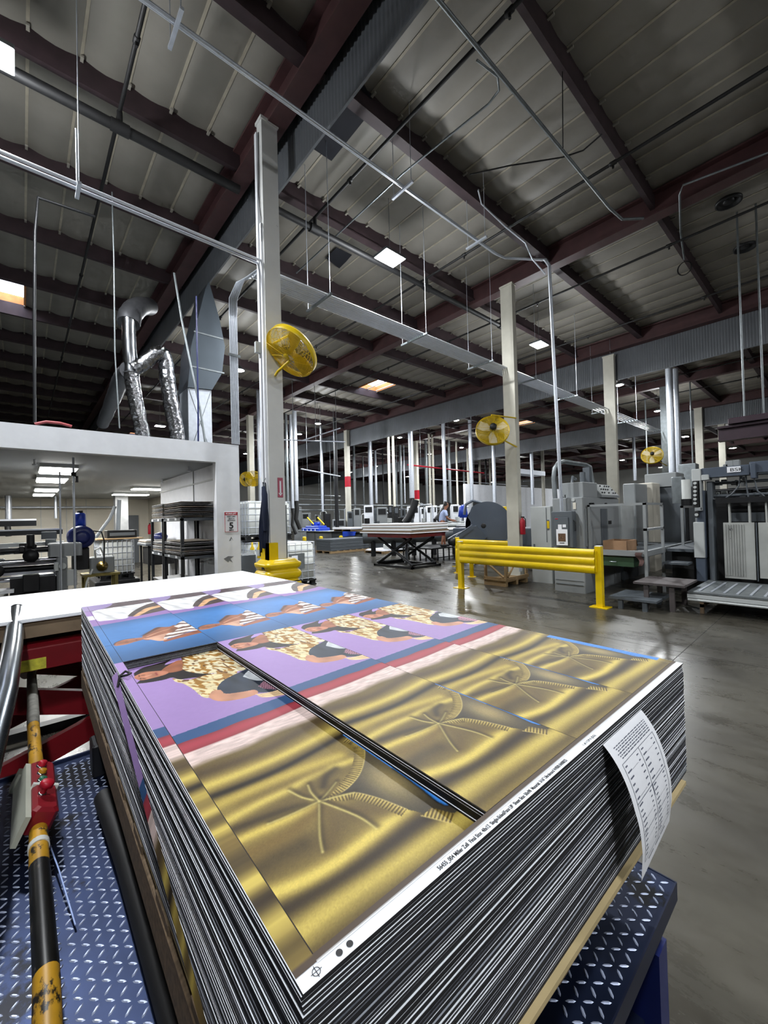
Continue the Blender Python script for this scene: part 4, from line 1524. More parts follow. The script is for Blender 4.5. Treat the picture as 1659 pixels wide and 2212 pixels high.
# ---- tote tank
def tote(x, y, z, label, rot=0., w=1.0, l=1.2, h=1.0, grp=None, plate=True):
    t = thing('tote_tank', (x, y, z), label, 'liquid tote', grp)
    M = Matrix.Translation((x, y, z)) @ Matrix.Rotation(rot, 4, 'Z')
    b = MB()
    b.cbox(-l / 2, -w / 2, 0, l / 2, w / 2, .03, .005, 0, M)
    for cx_ in (-l / 2 + .08, 0, l / 2 - .08):
        for cy_ in (-w / 2 + .08, 0, w / 2 - .08):
            b.cbox(cx_ - .06, cy_ - .06, .03, cx_ + .06, cy_ + .06, .115, .005, 0, M)
    b.cbox(-l / 2, -w / 2, .115, l / 2, w / 2, .15, .005, 0, M)
    b.build('pallet_base', M_blksteel, t)
    bt = MB()
    vs, fs = [], []
    lv = [(.155, .06), (.18, .0), (.5, .0), (.52, -.012), (.7, -.012), (.72, 0), (h + .06, 0), (h + .12, .05), (h + .14, .16)]
    R_ = None
    for zz, ins in lv:
        ring = rrect(l / 2 - .03 - ins, w / 2 - .03 - ins, .09, 5)
        R_ = len(ring)
        vs += [(a, c, zz) for a, c in ring]
    for i in range(len(lv) - 1):
        for k in range(R_):
            q = (k + 1) % R_
            fs.append((i * R_ + k, i * R_ + q, (i + 1) * R_ + q, (i + 1) * R_ + k))
    bt.add(vs, fs, 0, True, M)
    bt.add(vs[-R_:], [tuple(range(R_))], 0, False, M)
    bt.lathe([(.1, h + .13), (.1, h + .155), (0, h + .155)], 16, 0, M)
    bt.build('bottle', M_hdpe, t)
    c = MB()
    for zz in np.linspace(.19, h + .13, 6):
        ring = rrect(l / 2 - .008, w / 2 - .008, .07, 3)
        c.tube([(M @ Vector((a, d, zz))) for a, d in ring + [ring[0]]], .009, 5, 0, False)
    for i in range(7):
        for sgn in (1, -1):
            xx = (-l / 2 + .07) + (l - .14) * i / 6
            c.cyl((xx, sgn * (w / 2 - .006), .15), (xx, sgn * (w / 2 - .006), h + .13), .008, 5, 0, None, M)
    for i in range(6):
        for sgn in (1, -1):
            yy = (-w / 2 + .07) + (w - .14) * i / 5
            c.cyl((sgn * (l / 2 - .006), yy, .15), (sgn * (l / 2 - .006), yy, h + .13), .008, 5, 0, None, M)
    c.build('wire_cage', M_galv, t)
    if plate:
        MB().box(-.2, -w / 2 - .012, .45, .25, -w / 2 - .002, .85, 0, M).build('label_plate', M_galvd, t)
        MB().box(-.12, -w / 2 - .015, .58, .05, -w / 2 - .0125, .80, 0, M).build('paper_label', M_paper, t)
    return t


tote(5.2, 9.8, 0, 'white caged liquid tote on the floor right of the yellow column bumper', 0, 1.0, 1.2, .99)
tote(5.15, 11.1, 1.16, 'upper caged tote of the stacked pair behind the near column', 0, 1.0, 1.35, .95, None, False)
tote(5.15, 11.1, 0, 'lower caged tote of the stacked pair behind the near column', 0, 1.0, 1.35, .99, None, False)
tote(1.78, 12.6, .33, 'white caged tote inside the white room beside the sheet racks', 0, 1.0, .75, .85, None, False)
tag(MB().cbox(1.3, 12.0, 0, 2.25, 13.2, .328, .02).build('plinth', M_blksteel), 'low black plinth under the tote inside the white room', 'plinth')
tt_ = thing('table_board', (1.85, 12.6, 1.32), 'pale board lying on top of the tote in the white room', 'board')
MB().cbox(1.35, 12.05, 1.337, 2.35, 13.15, 1.362, .004).build('board', M_wood, tt_)
dv = thing('black_cabinet_unit', (1.95, 12.6, 1.365), 'small black metal unit on the board over the room tote', 'control unit')
MB().cbox(1.6, 12.3, 1.3635, 2.25, 12.8, 1.56, .008).build('case', M_blksteel, dv)
MB().box(1.65, 12.292, 1.42, 2.2, 12.299, 1.50).build('front_panel', M_greyd, dv)

# ---- sheet racks against the side wall
def rack(x0, y0, x1, y1, label):
    t = thing('sheet_rack', ((x0 + x1) / 2, (y0 + y1) / 2, 0), label, 'shelving rack')
    for x in (x0, x1 - .05):
        for y in (y0, y1 - .05):
            MB().box(x, y, 0, x + .05, y + .05, 1.80).build('post', mat('dark_rack_steel', '23262c', .45, .3), t)
    for z in (.34, 1.06, 1.74):
        MB().box(x0, y0, z, x1, y1, z + .045).build('shelf', M_greyd, t)
    for z in (1.09, 1.77):
        MB().box(x0 - .003, y0 + .25, z - .02, x0 - .0005, y0 + .37, z + .02).box(x0 - .003, y0 + .75, z - .02, x0 - .0005, y0 + .87, z + .02).build('shelf_label', M_paper, t)
    return t


rack(2.08, 7.72, 2.74, 8.92, 'dark steel sheet rack nearest the white wall corner')
rack(2.08, 8.98, 2.74, 9.95, 'second dark steel sheet rack farther along the side wall')
M_die = [mat('grey_die_board_%s' % q, h, .7, var=.2, scale=8) for q, h in (('light', 'bcbdbe'), ('mid', '8f9192'), ('warm', 'a89d8f'))]
proto = None
kk = 0
for (x0_, x1_, y0_, y1_, z0_, n_) in ((2.12, 2.72, 7.75, 8.9, 1.7855, 11), (2.12, 2.72, 7.75, 8.9, 1.1055, 10), (2.12, 2.72, 7.75, 8.9, .3855, 6),
                                      (2.12, 2.72, 9.02, 9.9, 1.7855, 10), (2.12, 2.72, 9.02, 9.9, 1.1055, 8), (2.12, 2.72, 9.02, 9.9, .3855, 7)):
    side_ = 'nearer' if y0_ < 8 else 'farther'
    lev = {1.7855: 'top', 1.1055: 'middle', .3855: 'bottom'}[z0_]
    z = z0_
    for i in range(n_):
        th = random.uniform(.022, .036)
        a = random.uniform(-.06, .06)
        lft = random.uniform(.0, .02)
        pr_ = MB()
        wv = random.random() * 6
        pr_.grid(lambda u, v: (x0_ + a * .3 - .02 + (x1_ - x0_) * u, y0_ + a + (y1_ - y0_) * v, z + th * .55 + .008 * math.sin(u * 3 + wv) * math.sin(v * 4 + wv)), 6, 8)
        pr_.grid(lambda u, v: (x0_ + a * .3 - .02 + (x1_ - x0_) * u, y0_ + a + (y1_ - y0_) * (1 - v), z + .002 + .004 * (1 + math.sin(u * 3 + wv) * math.sin((1 - v) * 4 + wv))), 6, 8)
        xa, xb, ya, yb = x0_ + a * .3 - .02, x1_ + a * .3 - .02, y0_ + a, y1_ + a
        pr_.box(xa, ya, z + .008, xb, yb, z + th * .5)
        o = pr_.build('flat_sheet', M_die[(i + kk) % 3])
        tag(o, 'grey flat board in the pile on the %s shelf of the %s sheet rack' % (lev, side_), 'flat board', 'boards on the %s shelf of the %s sheet rack' % (lev, side_))
        z += th
        kk += 1
wt = thing('work_stand', (2.5, 11.2, 0), 'low dark work stand piled with crumpled sheets, beyond the sheet racks', 'table')
for x in (2.15, 2.72):
    for y in (10.6, 11.4):
        MB().box(x, y, 0, x + .04, y + .04, 1.2).build('leg', M_blksteel, wt)
MB().box(2.1, 10.55, 1.2, 2.76, 11.5, 1.24).build('top', M_greyd, wt)
MB().box(2.2, 10.6, .75, 2.7, 11.4, 1.15).build('drawer_unit', M_black, wt)
for i in range(4):
    tag(MB().cbox(2.1 + .02 * (i % 2), 10.58, 1.2405 + i * .022, 2.74, 11.45 - .03 * i, 1.2605 + i * .022, .003).build('flat_sheet', M_die[i % 3]), 'crumpled grey board lying on the low dark work stand', 'flat board', 'boards on the low work stand')
tag(MB().lathe([(0, 1.33), (.14, 1.335), (.16, 1.40), (.12, 1.46), (0, 1.5)], 14, 0, Matrix.Translation((2.5, 11.0, 0)) @ Matrix.Diagonal((1, 1.6, 1, 1))).build('dark_bundle', M_navy), 'dark blue bundle resting on the pile on low work stand', 'cloth bundle')


def extinguisher(x, y, z, label, s=1.):
    t = thing('fire_extinguisher', (x, y, z), label, 'fire extinguisher')
    M = Matrix.Translation((x, y, z)) @ Matrix.Scale(s, 4)
    MB().lathe([(0, 0), (.06, 0), (.07, .02), (.07, .36), (.05, .41), (.02, .44), (.02, .46), (0, .46)], 16, 0, M).build('cylinder', M_red, t)
    MB().box(-.02, -.05, .46, .02, .04, .49, 0, M).tube([(0, -.02, .47), (.07, -.05, .42), (.085, -.04, .2)], .012, 6, 0, True, M).build('valve_hose', M_black, t)
    return t


extinguisher(4.2, 20.3, 1.25, 'red fire extinguisher on the far room wall left of racks')
extinguisher(2.68, 10.2, 1.24, 'red fire extinguisher seen between the rack posts') if False else None
extinguisher(10.22, 5.86, 1.15, 'fire extinguisher mounted on the second fan column')

# ---- printing machine inside the white room
mc = thing('roller_machine', (-.4, 9.3, 0), 'long dark roller printing machine inside the white room, left', 'printing machine')
for y, z, r in ((8.75, 1.33, .05), (8.7, 1.16, .035), (8.9, 1.02, .05), (8.75, .88, .04)):
    MB().cyl((-2.6, y, z), (.42, y, z), r, 12).build('roller', M_blksteel if r > .04 else M_chrome, mc)
for y, z0_, z1_, m_ in ((9.05, 1.38, 1.44, M_ltgrey), (9.4, 1.56, 1.64, M_blksteel), (9.4, 1.64, 1.665, M_white), (9.9, 1.72, 1.82, M_blksteel), (9.9, 1.82, 1.85, M_white), (8.78, 1.08, 1.12, M_galv), (8.82, .94, .98, M_galv)):
    MB().box(-2.8, y, z0_, .55 if y < 9.8 else .2, y + .12, z1_).build('cross_bar', m_, mc)
for x in (.42,):
    MB().cbox(x, 8.55, 0, x + .14, 10.2, 1.2, .02).cbox(x - .1, 8.6, 1.2, x + .34, 9.0, 1.42, .02).build('end_frame', M_grey, mc)
    MB().cbox(x - .04, 8.5, .98, x + .02, 8.548, 1.12, .01).cbox(x + .12, 8.49, .72, x + .26, 8.54, .98, .01).cyl((x + .07, 8.48, 1.05), (x + .07, 8.54, 1.05), .05, 14).build('gear_cover', M_ltgrey, mc)
MB().cbox(-1.7, 8.5, 1.36, -.5, 8.9, 1.52, .02).build('ink_unit', M_grey, mc)
for x in (-.95, -.35, .1):
    MB().cyl((x, 8.6, 1.4), (x, 8.6, 1.58), .05, 12).build('knob_post', M_blksteel, mc)
for i in range(5):
    MB().cbox(-2.2 + i * .55, 8.45, .7, -2.0 + i * .55, 8.7, .95, .01).build('press_head', M_blksteel, mc)
MB().box(-2.8, 8.3, .72, -.1, 8.8, .75).build('feed_table', M_white, mc)
for i in range(30):
    x, y, z = random.uniform(-1.8, .3), random.uniform(8.5, 9.3), random.uniform(.8, 1.5)
    a, b, c = random.uniform(.05, .22), random.uniform(.04, .1), random.uniform(.04, .14)
    MB().cbox(x, y, z, x + a, y + b, z + c, .01).build('machine_fitting', [M_blksteel, M_black, M_greyd, M_grey, M_blksteel][i % 5], mc)
for i, (x, z) in enumerate(((-1.5, 1.0), (-.9, .95), (-.3, 1.05), (.1, 1.25))):
    MB().lathe([(0, 0), (.09, 0), (.1, .02), (.1, .05), (0, .06)], 20, 0, frame((x, 8.48, z), (1, 0, 0), (0, 0, 1))).build('gear_wheel', M_blksteel, mc)
MB().box(-2.8, 8.4, .0, -.2, 10.2, .6).box(-.15, 8.6, 0, .4, 10.2, .9).build('machine_bed', M_blksteel, mc)
bm = thing('blue_blower', (.76, 9.2, 1.2), 'dark blue round blower with upright blue motor inside the white room', 'blower')
Mx = frame((.78, 9.0, 1.50), (1, 0, 0), (0, 0, 1))
MB().lathe([(0, -.14), (.15, -.14), (.2, -.10), (.2, .10), (.15, .14), (0, .15)], 28, 0, Mx).build('housing', M_navy, bm)
MB().lathe([(.06, 0), (.12, .0), (.12, .012), (.05, .02), (0, .02)], 20, 0, Mx @ Matrix.Translation((0, 0, .151))).build('face_plate', M_navy, bm)
MB().lathe([(0, 1.66), (.085, 1.66), (.085, 1.9), (.06, 1.93), (0, 1.93)], 18, 0, Matrix.Translation((.78, 9.1, 0))).build('motor', M_bluep, bm)
MB().lathe([(0, 1.93), (.045, 1.93), (.045, 1.97), (0, 1.97)], 14, 0, Matrix.Translation((.78, 9.1, 0))).build('motor_cap', M_black, bm)
MB().tube([(.95, 9.0, 1.6), (1.08, 8.98, 1.58), (1.12, 8.95, 1.4), (1.1, 8.9, 1.0)], .012, 8).build('black_cable', M_black, bm)
MB().cbox(.66, 9.0, .92, .9, 9.3, 1.32, .02).build('stand', M_blksteel, bm)
ys = thing('yellow_stand', (1.05, 9.2, 0), 'worn yellow steel stand with a brass pump on it', 'stand')
for x in (.82, 1.28):
    for y in (9.0, 9.4):
        MB().box(x, y, 0, x + .05, y + .05, .78).build('leg', mat('grimy_yellow', '7d7030', .6, var=.3), ys)
MB().box(.8, 8.98, .78, 1.36, 9.48, .82).build('top', MATS['grimy_yellow'], ys)
pm = thing('brass_pump', (1.08, 9.2, .825), 'small brass and grey pump on the worn yellow stand', 'pump')
MB().cbox(.92, 9.15, .8215, 1.3, 9.35, 1.12, .02).build('pump_body', M_grey, pm)
MB().lathe([(0, 0), (.08, .0), (.09, .04), (.05, .09), (.03, .16), (0, .16)], 16, 0, frame((1.1, 9.14, .95), (1, 0, 0), (0, 0, 1))).build('brass_head', mat('brass', '8f7a42', .35, .8), pm)
MB().tube([(1.0, 9.1, 1.1), (.98, 9.0, 1.25), (1.06, 8.98, 1.3), (1.12, 9.05, 1.15)], .015, 8).tube([(.95, 9.1, .9), (.85, 8.95, .7), (.8, 8.9, .4)], .018, 8).build('hose', M_hdpe, pm)
for k, (px, r, zt) in enumerate(((128, .013, 2.56), (158, .016, 2.80))):
    p = aty(px + 2, 1100, 8.2)
    po = thing('upright_pole', (p.x, 8.2, .9), 'slender galvanised pole at the room opening, %s one' % ('shorter left' if k == 0 else 'taller right with clamp'), 'pole')
    MB().cyl((p.x, 8.2, 0), (p.x, 8.2, zt), r, 10).build('tube', M_galv, po)
    if k:
        MB().cyl((p.x, 8.2, 2.5), (p.x, 8.2, 2.56), .035, 10).box(p.x + .02, 8.19, 2.4, p.x + .06, 8.21, 2.5).build('clamp', M_blksteel, po)
fr_ = thing('floor_fan', (2.35, 15.5, 0), 'tangled grey machine parts beside the dark pier in the white room', 'machine parts')
MB().tube([(1.7, 15.5, 1.3), (2.1, 15.6, 1.9), (2.25, 15.6, 2.3)], .05, 8).box(1.7, 15.3, .4, 2.3, 15.9, 1.3).cyl((2.3, 15.5, 1.3), (2.35, 15.5, 2.5), .06, 10).build('arm', M_greyd, fr_)

# ---- ducts over the white room
dk = thing('foil_duct', (1.9, 9.1, 3.02), 'crinkled silver foil duct looping up and down onto the white room roof', 'duct')


def wob(pts, r, seed, n=40):
    rs = random.Random(seed)
    P = [Vector(p) for p in pts]
    C = []
    for i in range(n + 1):
        f = i / n * (len(P) - 1)
        k = min(int(f), len(P) - 2)
        t = f - k
        a = P[max(0, k - 1)]; b_ = P[k]; c_ = P[k + 1]; d = P[min(len(P) - 1, k + 2)]
        C.append(.5 * (2 * b_ + (c_ - a) * t + (2 * a - 5 * b_ + 4 * c_ - d) * t * t + (3 * b_ - a - 3 * c_ + d) * t ** 3))
    return C, [r * (1 + rs.uniform(-.05, .05)) for _ in C]


def dtube(seq, r, seed, n=44):
    C, R_ = wob([aty(x, y, Y) for x, y, Y in seq], r, seed, n)
    return MB().tube(C, R_, 18)


e_ = [aty(311, 942, 8.9), aty(292, 860, 8.9), aty(283, 805, 8.9)]
C, R_ = wob([(e_[0].x, 8.9, 3.05), (e_[0].x, 8.9, 3.3)] + e_[1:], .13, 1)
MB().tube(C, R_, 18).build('left_leg', M_foil, dk)
dtube([(283, 805, 8.9), (279, 740, 8.9), (278, 690, 8.9)], .115, 2, 16).build('upper_pipe', mat('smooth_duct_steel', 'b9bcc2', .22, 1., var=.08), dk)
dtube([(286, 798, 8.85), (310, 785, 8.85), (335, 765, 8.8), (348, 762, 8.8)], .13, 3, 26).build('cross_leg', M_foil, dk)
e_ = aty(384, 945, 8.9)
C, R_ = wob([aty(344, 758, 8.9), aty(356, 775, 8.9), aty(361, 815, 8.9), aty(371, 880, 8.9), aty(382, 935, 8.9), (e_.x, 8.9, 3.05)], .142, 4, 56)
MB().tube(C, R_, 18).build('right_leg', M_foil, dk)
dtube([(278, 700, 8.95), (281, 682, 9.05), (292, 668, 9.4), (305, 662, 10.0), (322, 662, 11.0)], .19, 5, 20).build('upper_elbow', mat('sooty_duct', '55565a', .45, .7), dk)
dtube([(280, 800, 8.9), (262, 820, 10), (245, 860, 12), (222, 915, 15)], .16, 6, 30).build('back_leg', mat('sooty_duct', '55565a', .45, .7), dk)
hv = thing('supply_duct', (3.0, 9.6, 3.02), 'big grey sheet-metal supply duct standing on the room roof under the draft curtain', 'duct')
P_ = lambda x, y: aty(x, y, 9.6)
a, b = P_(398, 950), P_(449, 955)
MB().cbox(a.x, 9.3, 3.022, b.x, 9.9, P_(440, 845).z, .01).build('riser', M_galv, hv)
xx0, xx1 = a.x, b.x
zA, zB = P_(440, 845).z, P_(440, 700).z
for zz0, zz1 in ((3.05, zA),):
    c = MB()
    c.tube([(xx0 + .01, 9.296, zz0 + .1), (xx1 - .01, 9.296, zz1 - .05)], .006, 4).tube([(xx1 - .01, 9.296, zz0 + .1), (xx0 + .01, 9.296, zz1 - .05)], .006, 4)
    c.build('cross_break', M_galvd, hv)
q = MB()
poly = [(395, 845), (447, 850), (468, 815), (474, 760), (462, 700), (440, 622), (432, 640), (402, 760), (400, 800)]
pts = [P_(x, y) for x, y in poly]
n_ = len(pts)
q.add([(p.x, 9.25, p.z) for p in pts] + [(p.x, 10.0, p.z) for p in pts], [tuple(range(n_)), tuple(range(2 * n_ - 1, n_ - 1, -1))] + [(i, n_ + i, n_ + (i + 1) % n_, (i + 1) % n_) for i in range(n_)])
q.build('plenum', mat('plenum_sheet', '4e565e', .4, .6, var=.1, scale=1), hv)
MB().box(P_(404, 800).x, 9.24, P_(404, 800).z - .03, P_(472, 800).x, 9.249, P_(404, 800).z).build('seam', M_galvd, hv)
MB().box(P_(408, 735).x, 9.24, P_(430, 735).z, P_(470, 740).x, 9.249, P_(430, 735).z + .03).build('seam', M_galvd, hv)
tag(MB().tube([aty(376, 590, 8.6), aty(392, 690, 8.5), aty(412, 790, 8.4), aty(432, 880, 8.3), (aty(446, 950, 8.2).x, 8.2, 3.07)], .022, 8).build('slanting_conduit', M_galvd), 'slanting grey conduit running down in front of the supply duct', 'conduit')
tag(MB().tube([aty(424, 640, 8.3), aty(426, 760, 8.3), aty(428, 860, 8.3), (aty(428, 950, 8.3).x, 8.3, 3.07)], .016, 8).build('hanging_hose', M_navy), 'thin dark blue hose hanging in front of the supply duct', 'hose')
tag(MB().tube([aty(75, 916, 8), aty(100, 911, 8), aty(130, 914, 8), aty(155, 921, 8)], .022, 8).build('red_hose', mat('hose_red', '8a3438', .5)), 'short red hose lying on top of the white room roof', 'hose')

# ---- vertical conduit bundle left of the first column
cb = thing('conduit_bundle', (2.75, 7.1, 3.07), 'bundle of thin steel conduits dropping from the overhead rack onto the white room roof', 'conduit bundle')
for i in range(7):
    dx = .16 + i * .021
    MB().tube([(2.62 + dx, 7.12, 3.07), (2.62 + dx, 7.12, 5.35), (2.60 + dx * 1.0, 7.05, 5.62), (2.70 + dx * .5, 6.78 - i * .03, 5.78), (2.93, 6.55 - i * .07, 5.80)], .0105, 8).build('conduit', M_galv, cb)
MB().box(2.74, 7.08, 4.62, 2.95, 7.10, 4.66).build('strut_clip', M_galvd, cb)
tag(MB().cbox(2.95, 6.0, 5.68, 3.25, 6.6, 5.9, .01).build('pull_box', M_galvd), 'grey pull box behind the near column where the conduits meet', 'junction box') if False else None

# ================================================================ overhead services
ck_ = thing('conduit_rack', (13, 6.3, 5.8), 'flat bank of parallel bright conduits hung across the hall from the near column', 'conduit rack')
for i in range(9):
    y = 6.17 + i * .055
    MB().cyl((2.95 if i < 7 else 3.3, y, 5.80), (17.0 if i % 2 else 24.5, y, 5.80), .021, 8).build('conduit', M_cond, ck_)
for x in (4.2, 6.75, 9.3, 11.6, 14.4, 17.6, 20.5):
    MB().box(x - .02, 6.02, 5.735, x + .02, 6.85, 5.775).build('trapeze', M_galvd, ck_)
    MB().cyl((x, 6.06, 5.74), (x, 6.06, ZC), .006, 6).cyl((x, 6.81, 5.74), (x, 6.81, ZC), .006, 6).build('hanger_rod', M_galv, ck_)
lk = thing('conduit_run', (-1, 6.1, 5.8), 'pair of bright conduits running from the upper left to the near column', 'conduit')
for y in (6.00, 6.09):
    MB().cyl((-9, y, 5.80), (2.9, y, 5.80), .02, 8).build('conduit', M_cond, lk)
for x in (.55, -3):
    MB().box(x - .02, 5.9, 5.74, x + .02, 6.2, 5.775).cyl((x, 5.93, 5.75), (x, 5.93, ZC), .006, 6).cyl((x, 6.17, 5.75), (x, 6.17, 6.6), .01, 6).build('hanger', M_galv, lk)
ck3 = thing('conduit_run', (4.5, 4.82, 7.3), 'pair of conduits crossing overhead then bending down to the grey control cabinets', 'conduit')
for dy, dz, ex, r in ((0, 0, 0, .024), (.07, .05, .07, .018)):
    MB().tube([(-9, 4.8 + dy, 7.3 + dz), (7.7, 4.82 + dy, 7.3 + dz), (7.95, 4.78 + dy, 7.3 + dz), (8.65, 4.3 + dy, 7.3 + dz), (8.66 + ex, 4.24, 7.27 + dz), (8.67 + ex, 4.16, 7.1 + dz), (8.66 + ex, 4.12, 5.0), (8.66 + ex, 4.05, 1.745)], r, 10).build('conduit', M_galv, ck3)
for x in (1.35, 4.9, 7.0):
    MB().box(x - .02, 4.6, 7.24, x + .02, 5.1, 7.275).cyl((x, 4.64, 7.25), (x, 4.64, ZC), .006, 6).cyl((x, 5.06, 7.25), (x, 5.06, ZC), .006, 6).build('hanger', M_galv, ck3)
tag(MB().tube([(2.0, 3.04, 7.8), (8.9, 2.98, 7.8), (9.6, 2.98, 7.9), (10.0, 2.7, 7.95)], .028, 8).build('conduit_run', M_galvd), 'dull conduit crossing the dark ceiling bay at upper right', 'conduit')
tag(MB().tube([(4.4, 3.6, 8.1), (6.2, 3.9, 8.1), (6.4, 4.1, 8.1), (6.0, 6.2, 8.1), (5.9, 8.2, 8.1)], .014, 8).build('conduit_run', M_galvd), 'thin bent conduit under the ceiling left of the dull conduit', 'conduit') if False else None
pth = [atz(x, y, 7.9) for x, y in ((1030, 130), (1075, 165), (1078, 195), (1055, 225), (870, 375), (640, 590))]
tag(MB().tube(pth, .016, 8).build('conduit_run', M_galvd), 'thin bent conduit slanting from the upper right down to the bright rack', 'conduit')
pth = [atz(x, y, 8.05) for x, y in ((1659, 330), (1475, 400), (1468, 420), (1470, 500), (1478, 560))]
tag(MB().tube(pth, .02, 8).build('conduit_run', M_galvd), 'conduit hooked over the dark red girder at the right edge', 'conduit')
pth = [atz(x, y, z) for x, y, z in ((1033, 410, 8.2), (1040, 440, 8.2), (1092, 490, 7.9), (1135, 525, 7.6), (1150, 560, 7.2), (1178, 592, 6.9))]
tag(MB().tube(pth, .016, 8).build('conduit_run', M_galv), 'thin conduit dropping off the purlin toward the second column', 'conduit')

sm = thing('sprinkler_main', (5, 7.12, 7.7), 'thick black sprinkler main crossing the ceiling behind the near column', 'sprinkler pipe')
MB().cyl((-9, 7.12, 7.7), (3.0, 7.12, 7.7), .075, 14).cyl((3.7, 7.12, 7.7), (11.9, 7.12, 7.7), .065, 14).build('main_pipe', M_black, sm)
MB().cyl((3.62, 7.12, 7.7), (3.7, 7.12, 7.7), .085, 14).build('pale_end_cap', M_ltgrey, sm)
for i, x in enumerate((-5, 1.17, 4.6, 8.0, 11.5)):
    MB().cyl((x - .12, 7.12, 7.7), (x + .12, 7.12, 7.7), .09, 12).cyl((x, 7.12, 7.7), (x, 7.12, 7.95), .04, 8).build('tee_fitting', M_black, sm)
for i, x in enumerate((-5.6, -2.2, 1.17, 4.6, 8.0, 11.5, 15.1, 19.2, 22.8, 26.2, 36, 40)):
    w_ = ['farthest left', 'second from left', 'left of the near column, crossing the black main', 'just right of the near column', 'fourth from the left over the brightest lamp', 'passing over the second fan column', 'over the grey control cabinets', 'between second and third columns', 'beyond the second draft curtain', 'over the small far fan', 'far right, first beyond the last curtain', 'far right, last in view'][i]
    b = thing('sprinkler_branch', (x, 10, 7.95), 'thin dark sprinkler branch pipe, ' + w_, 'sprinkler pipe', 'sprinkler branch pipes')
    MB().cyl((x, -6, 7.95), (x, 30, 7.95), .028, 8).build('pipe', M_black, b)
    for y in np.arange(-4, 29, 3.3):
        MB().tube([(x, y - .06, 7.95), (x, y - .05, 7.95), (x, y + .05, 7.95), (x, y + .06, 7.95)], [.03, .04, .04, .03], 8).cyl((x, y, 7.86), (x, y, 7.93), .02, 6).build('sprinkler_head', M_black, b)
dr = thing('drop_pipe', (.42, 8.5, 5), 'dark square-bend drop pipe on the left with a vertical leg down to the room roof', 'pipe')
q_ = [aty(x, y, 8.3) for x, y in ((205, 468), (82, 427), (76, 500), (74, 700), (75, 912))]
MB().tube(q_, .022, 8).build('pipe', M_blksteel, dr)
tag(MB().tube([aty(242, 415, 8.3), aty(246, 560, 8.3), aty(248, 760, 8.3), aty(258, 925, 8.3)], .012, 6).build('pull_cable', M_galvd), 'thin vertical cable left of the foil ducts', 'cable')
sw = MB()
for a_ in ([(855, 350), (920, 330), (1030, 360), (1140, 345), (1190, 330), (1290, 290)],):
    pass
tag(MB().tube([atz(x, y, 8.15) for x, y in ((1015, 377), (1100, 358), (1215, 340), (1260, 325), (1300, 290))], .013, 6).build('slack_cable', M_black), 'slack black cable sagging between purlins at upper right', 'cable')
tag(MB().tube([atz(1215, 150, 8.3), atz(1216, 320, 7.3)], .008, 5).build('hanging_wire', M_black), 'black wire hanging straight down at upper right', 'cable')
for k, (x, y) in enumerate(((1574, 434), (1609, 533))):
    p = atz(x, y, 8.5)
    tag(MB().lathe([(.24, 0), (.24, -.05), (.2, -.05), (.19, 0), (.1, 0), (.1, -.03), (0, -.03)], 24, 0, Matrix.Translation((p.x, p.y, 8.5))).build('ceiling_vent', M_blksteel), 'dark round ceiling vent on the right, %s of the two' % ('upper' if k == 0 else 'lower'), 'vent')
cw = MB()
p = atz(1478, 580, 7.6)
for i in range(4):
    cw.tube([(p.x + .02 * i, p.y + .14 * math.cos(g / 3), 7.6 + .16 * math.sin(g / 3) + .01 * i) for g in range(20)], .009, 5, 0, False)
tag(cw.build('cable_coil', M_black), 'coil of black cable hanging on the purlin at right', 'cable')

# red fire pipe and other horizontal runs far behind
for k, (a, b, Y, r, m_, lb) in enumerate(((((880, 1004), (1045, 1022), 19, .05, M_red, 'long red fire pipe running level in the middle distance')),
                                          (((930, 1035), (1140, 1050), 24, .03, M_galv, 'thin steel pipe level behind the machines, middle')),
                                          (((650, 1013), (735, 1029), 21, .04, M_galv, 'bright steel pipe left of the white column with red band')),
                                          (((640, 1090), (1010, 1094), 26, .06, M_galvd, 'long level grey pipe over the far machines, upper')),
                                          (((640, 1102), (1010, 1100), 26, .05, M_galvd, 'long level grey pipe over the far machines, lower')),
                                          (((612, 950), (745, 955), 17, .03, M_galv, 'pale pipe crossing below the pair of far lamps')),
                                          (((1130, 1040), (1340, 1022), 30, .04, M_galv, 'thin level pipe right of the second column')),
                                          (((640, 1068), (735, 1072), 40, .05, M_galvd, 'level pipe along the far wall, upper left')),
                                          (((640, 1078), (735, 1081), 40, .05, M_galvd, 'level pipe along the far wall, lower left')))):
    p, q = aty(*a, Y), aty(*b, Y)
    lp = thing('level_pipe', (p.lerp(q, .5).x, Y, p.lerp(q, .5).z), lb, 'pipe')
    MB().tube([p, q], r, 8).build('pipe', m_, lp)
    for f in (.15, .5, .85):
        h_ = p.lerp(q, f)
        MB().cyl(h_, (h_.x, h_.y, ZC + .02), .012, 6).build('hanger_rod', M_galvd, lp)
p, q, w_ = aty(652, 952, 17), aty(735, 925, 17), aty(655, 952, 17)
tag(MB().tube([p, q], .03, 8).build('level_pipe', M_galv), 'bright slanting pipe crossing in front of the far draft curtain', 'pipe')

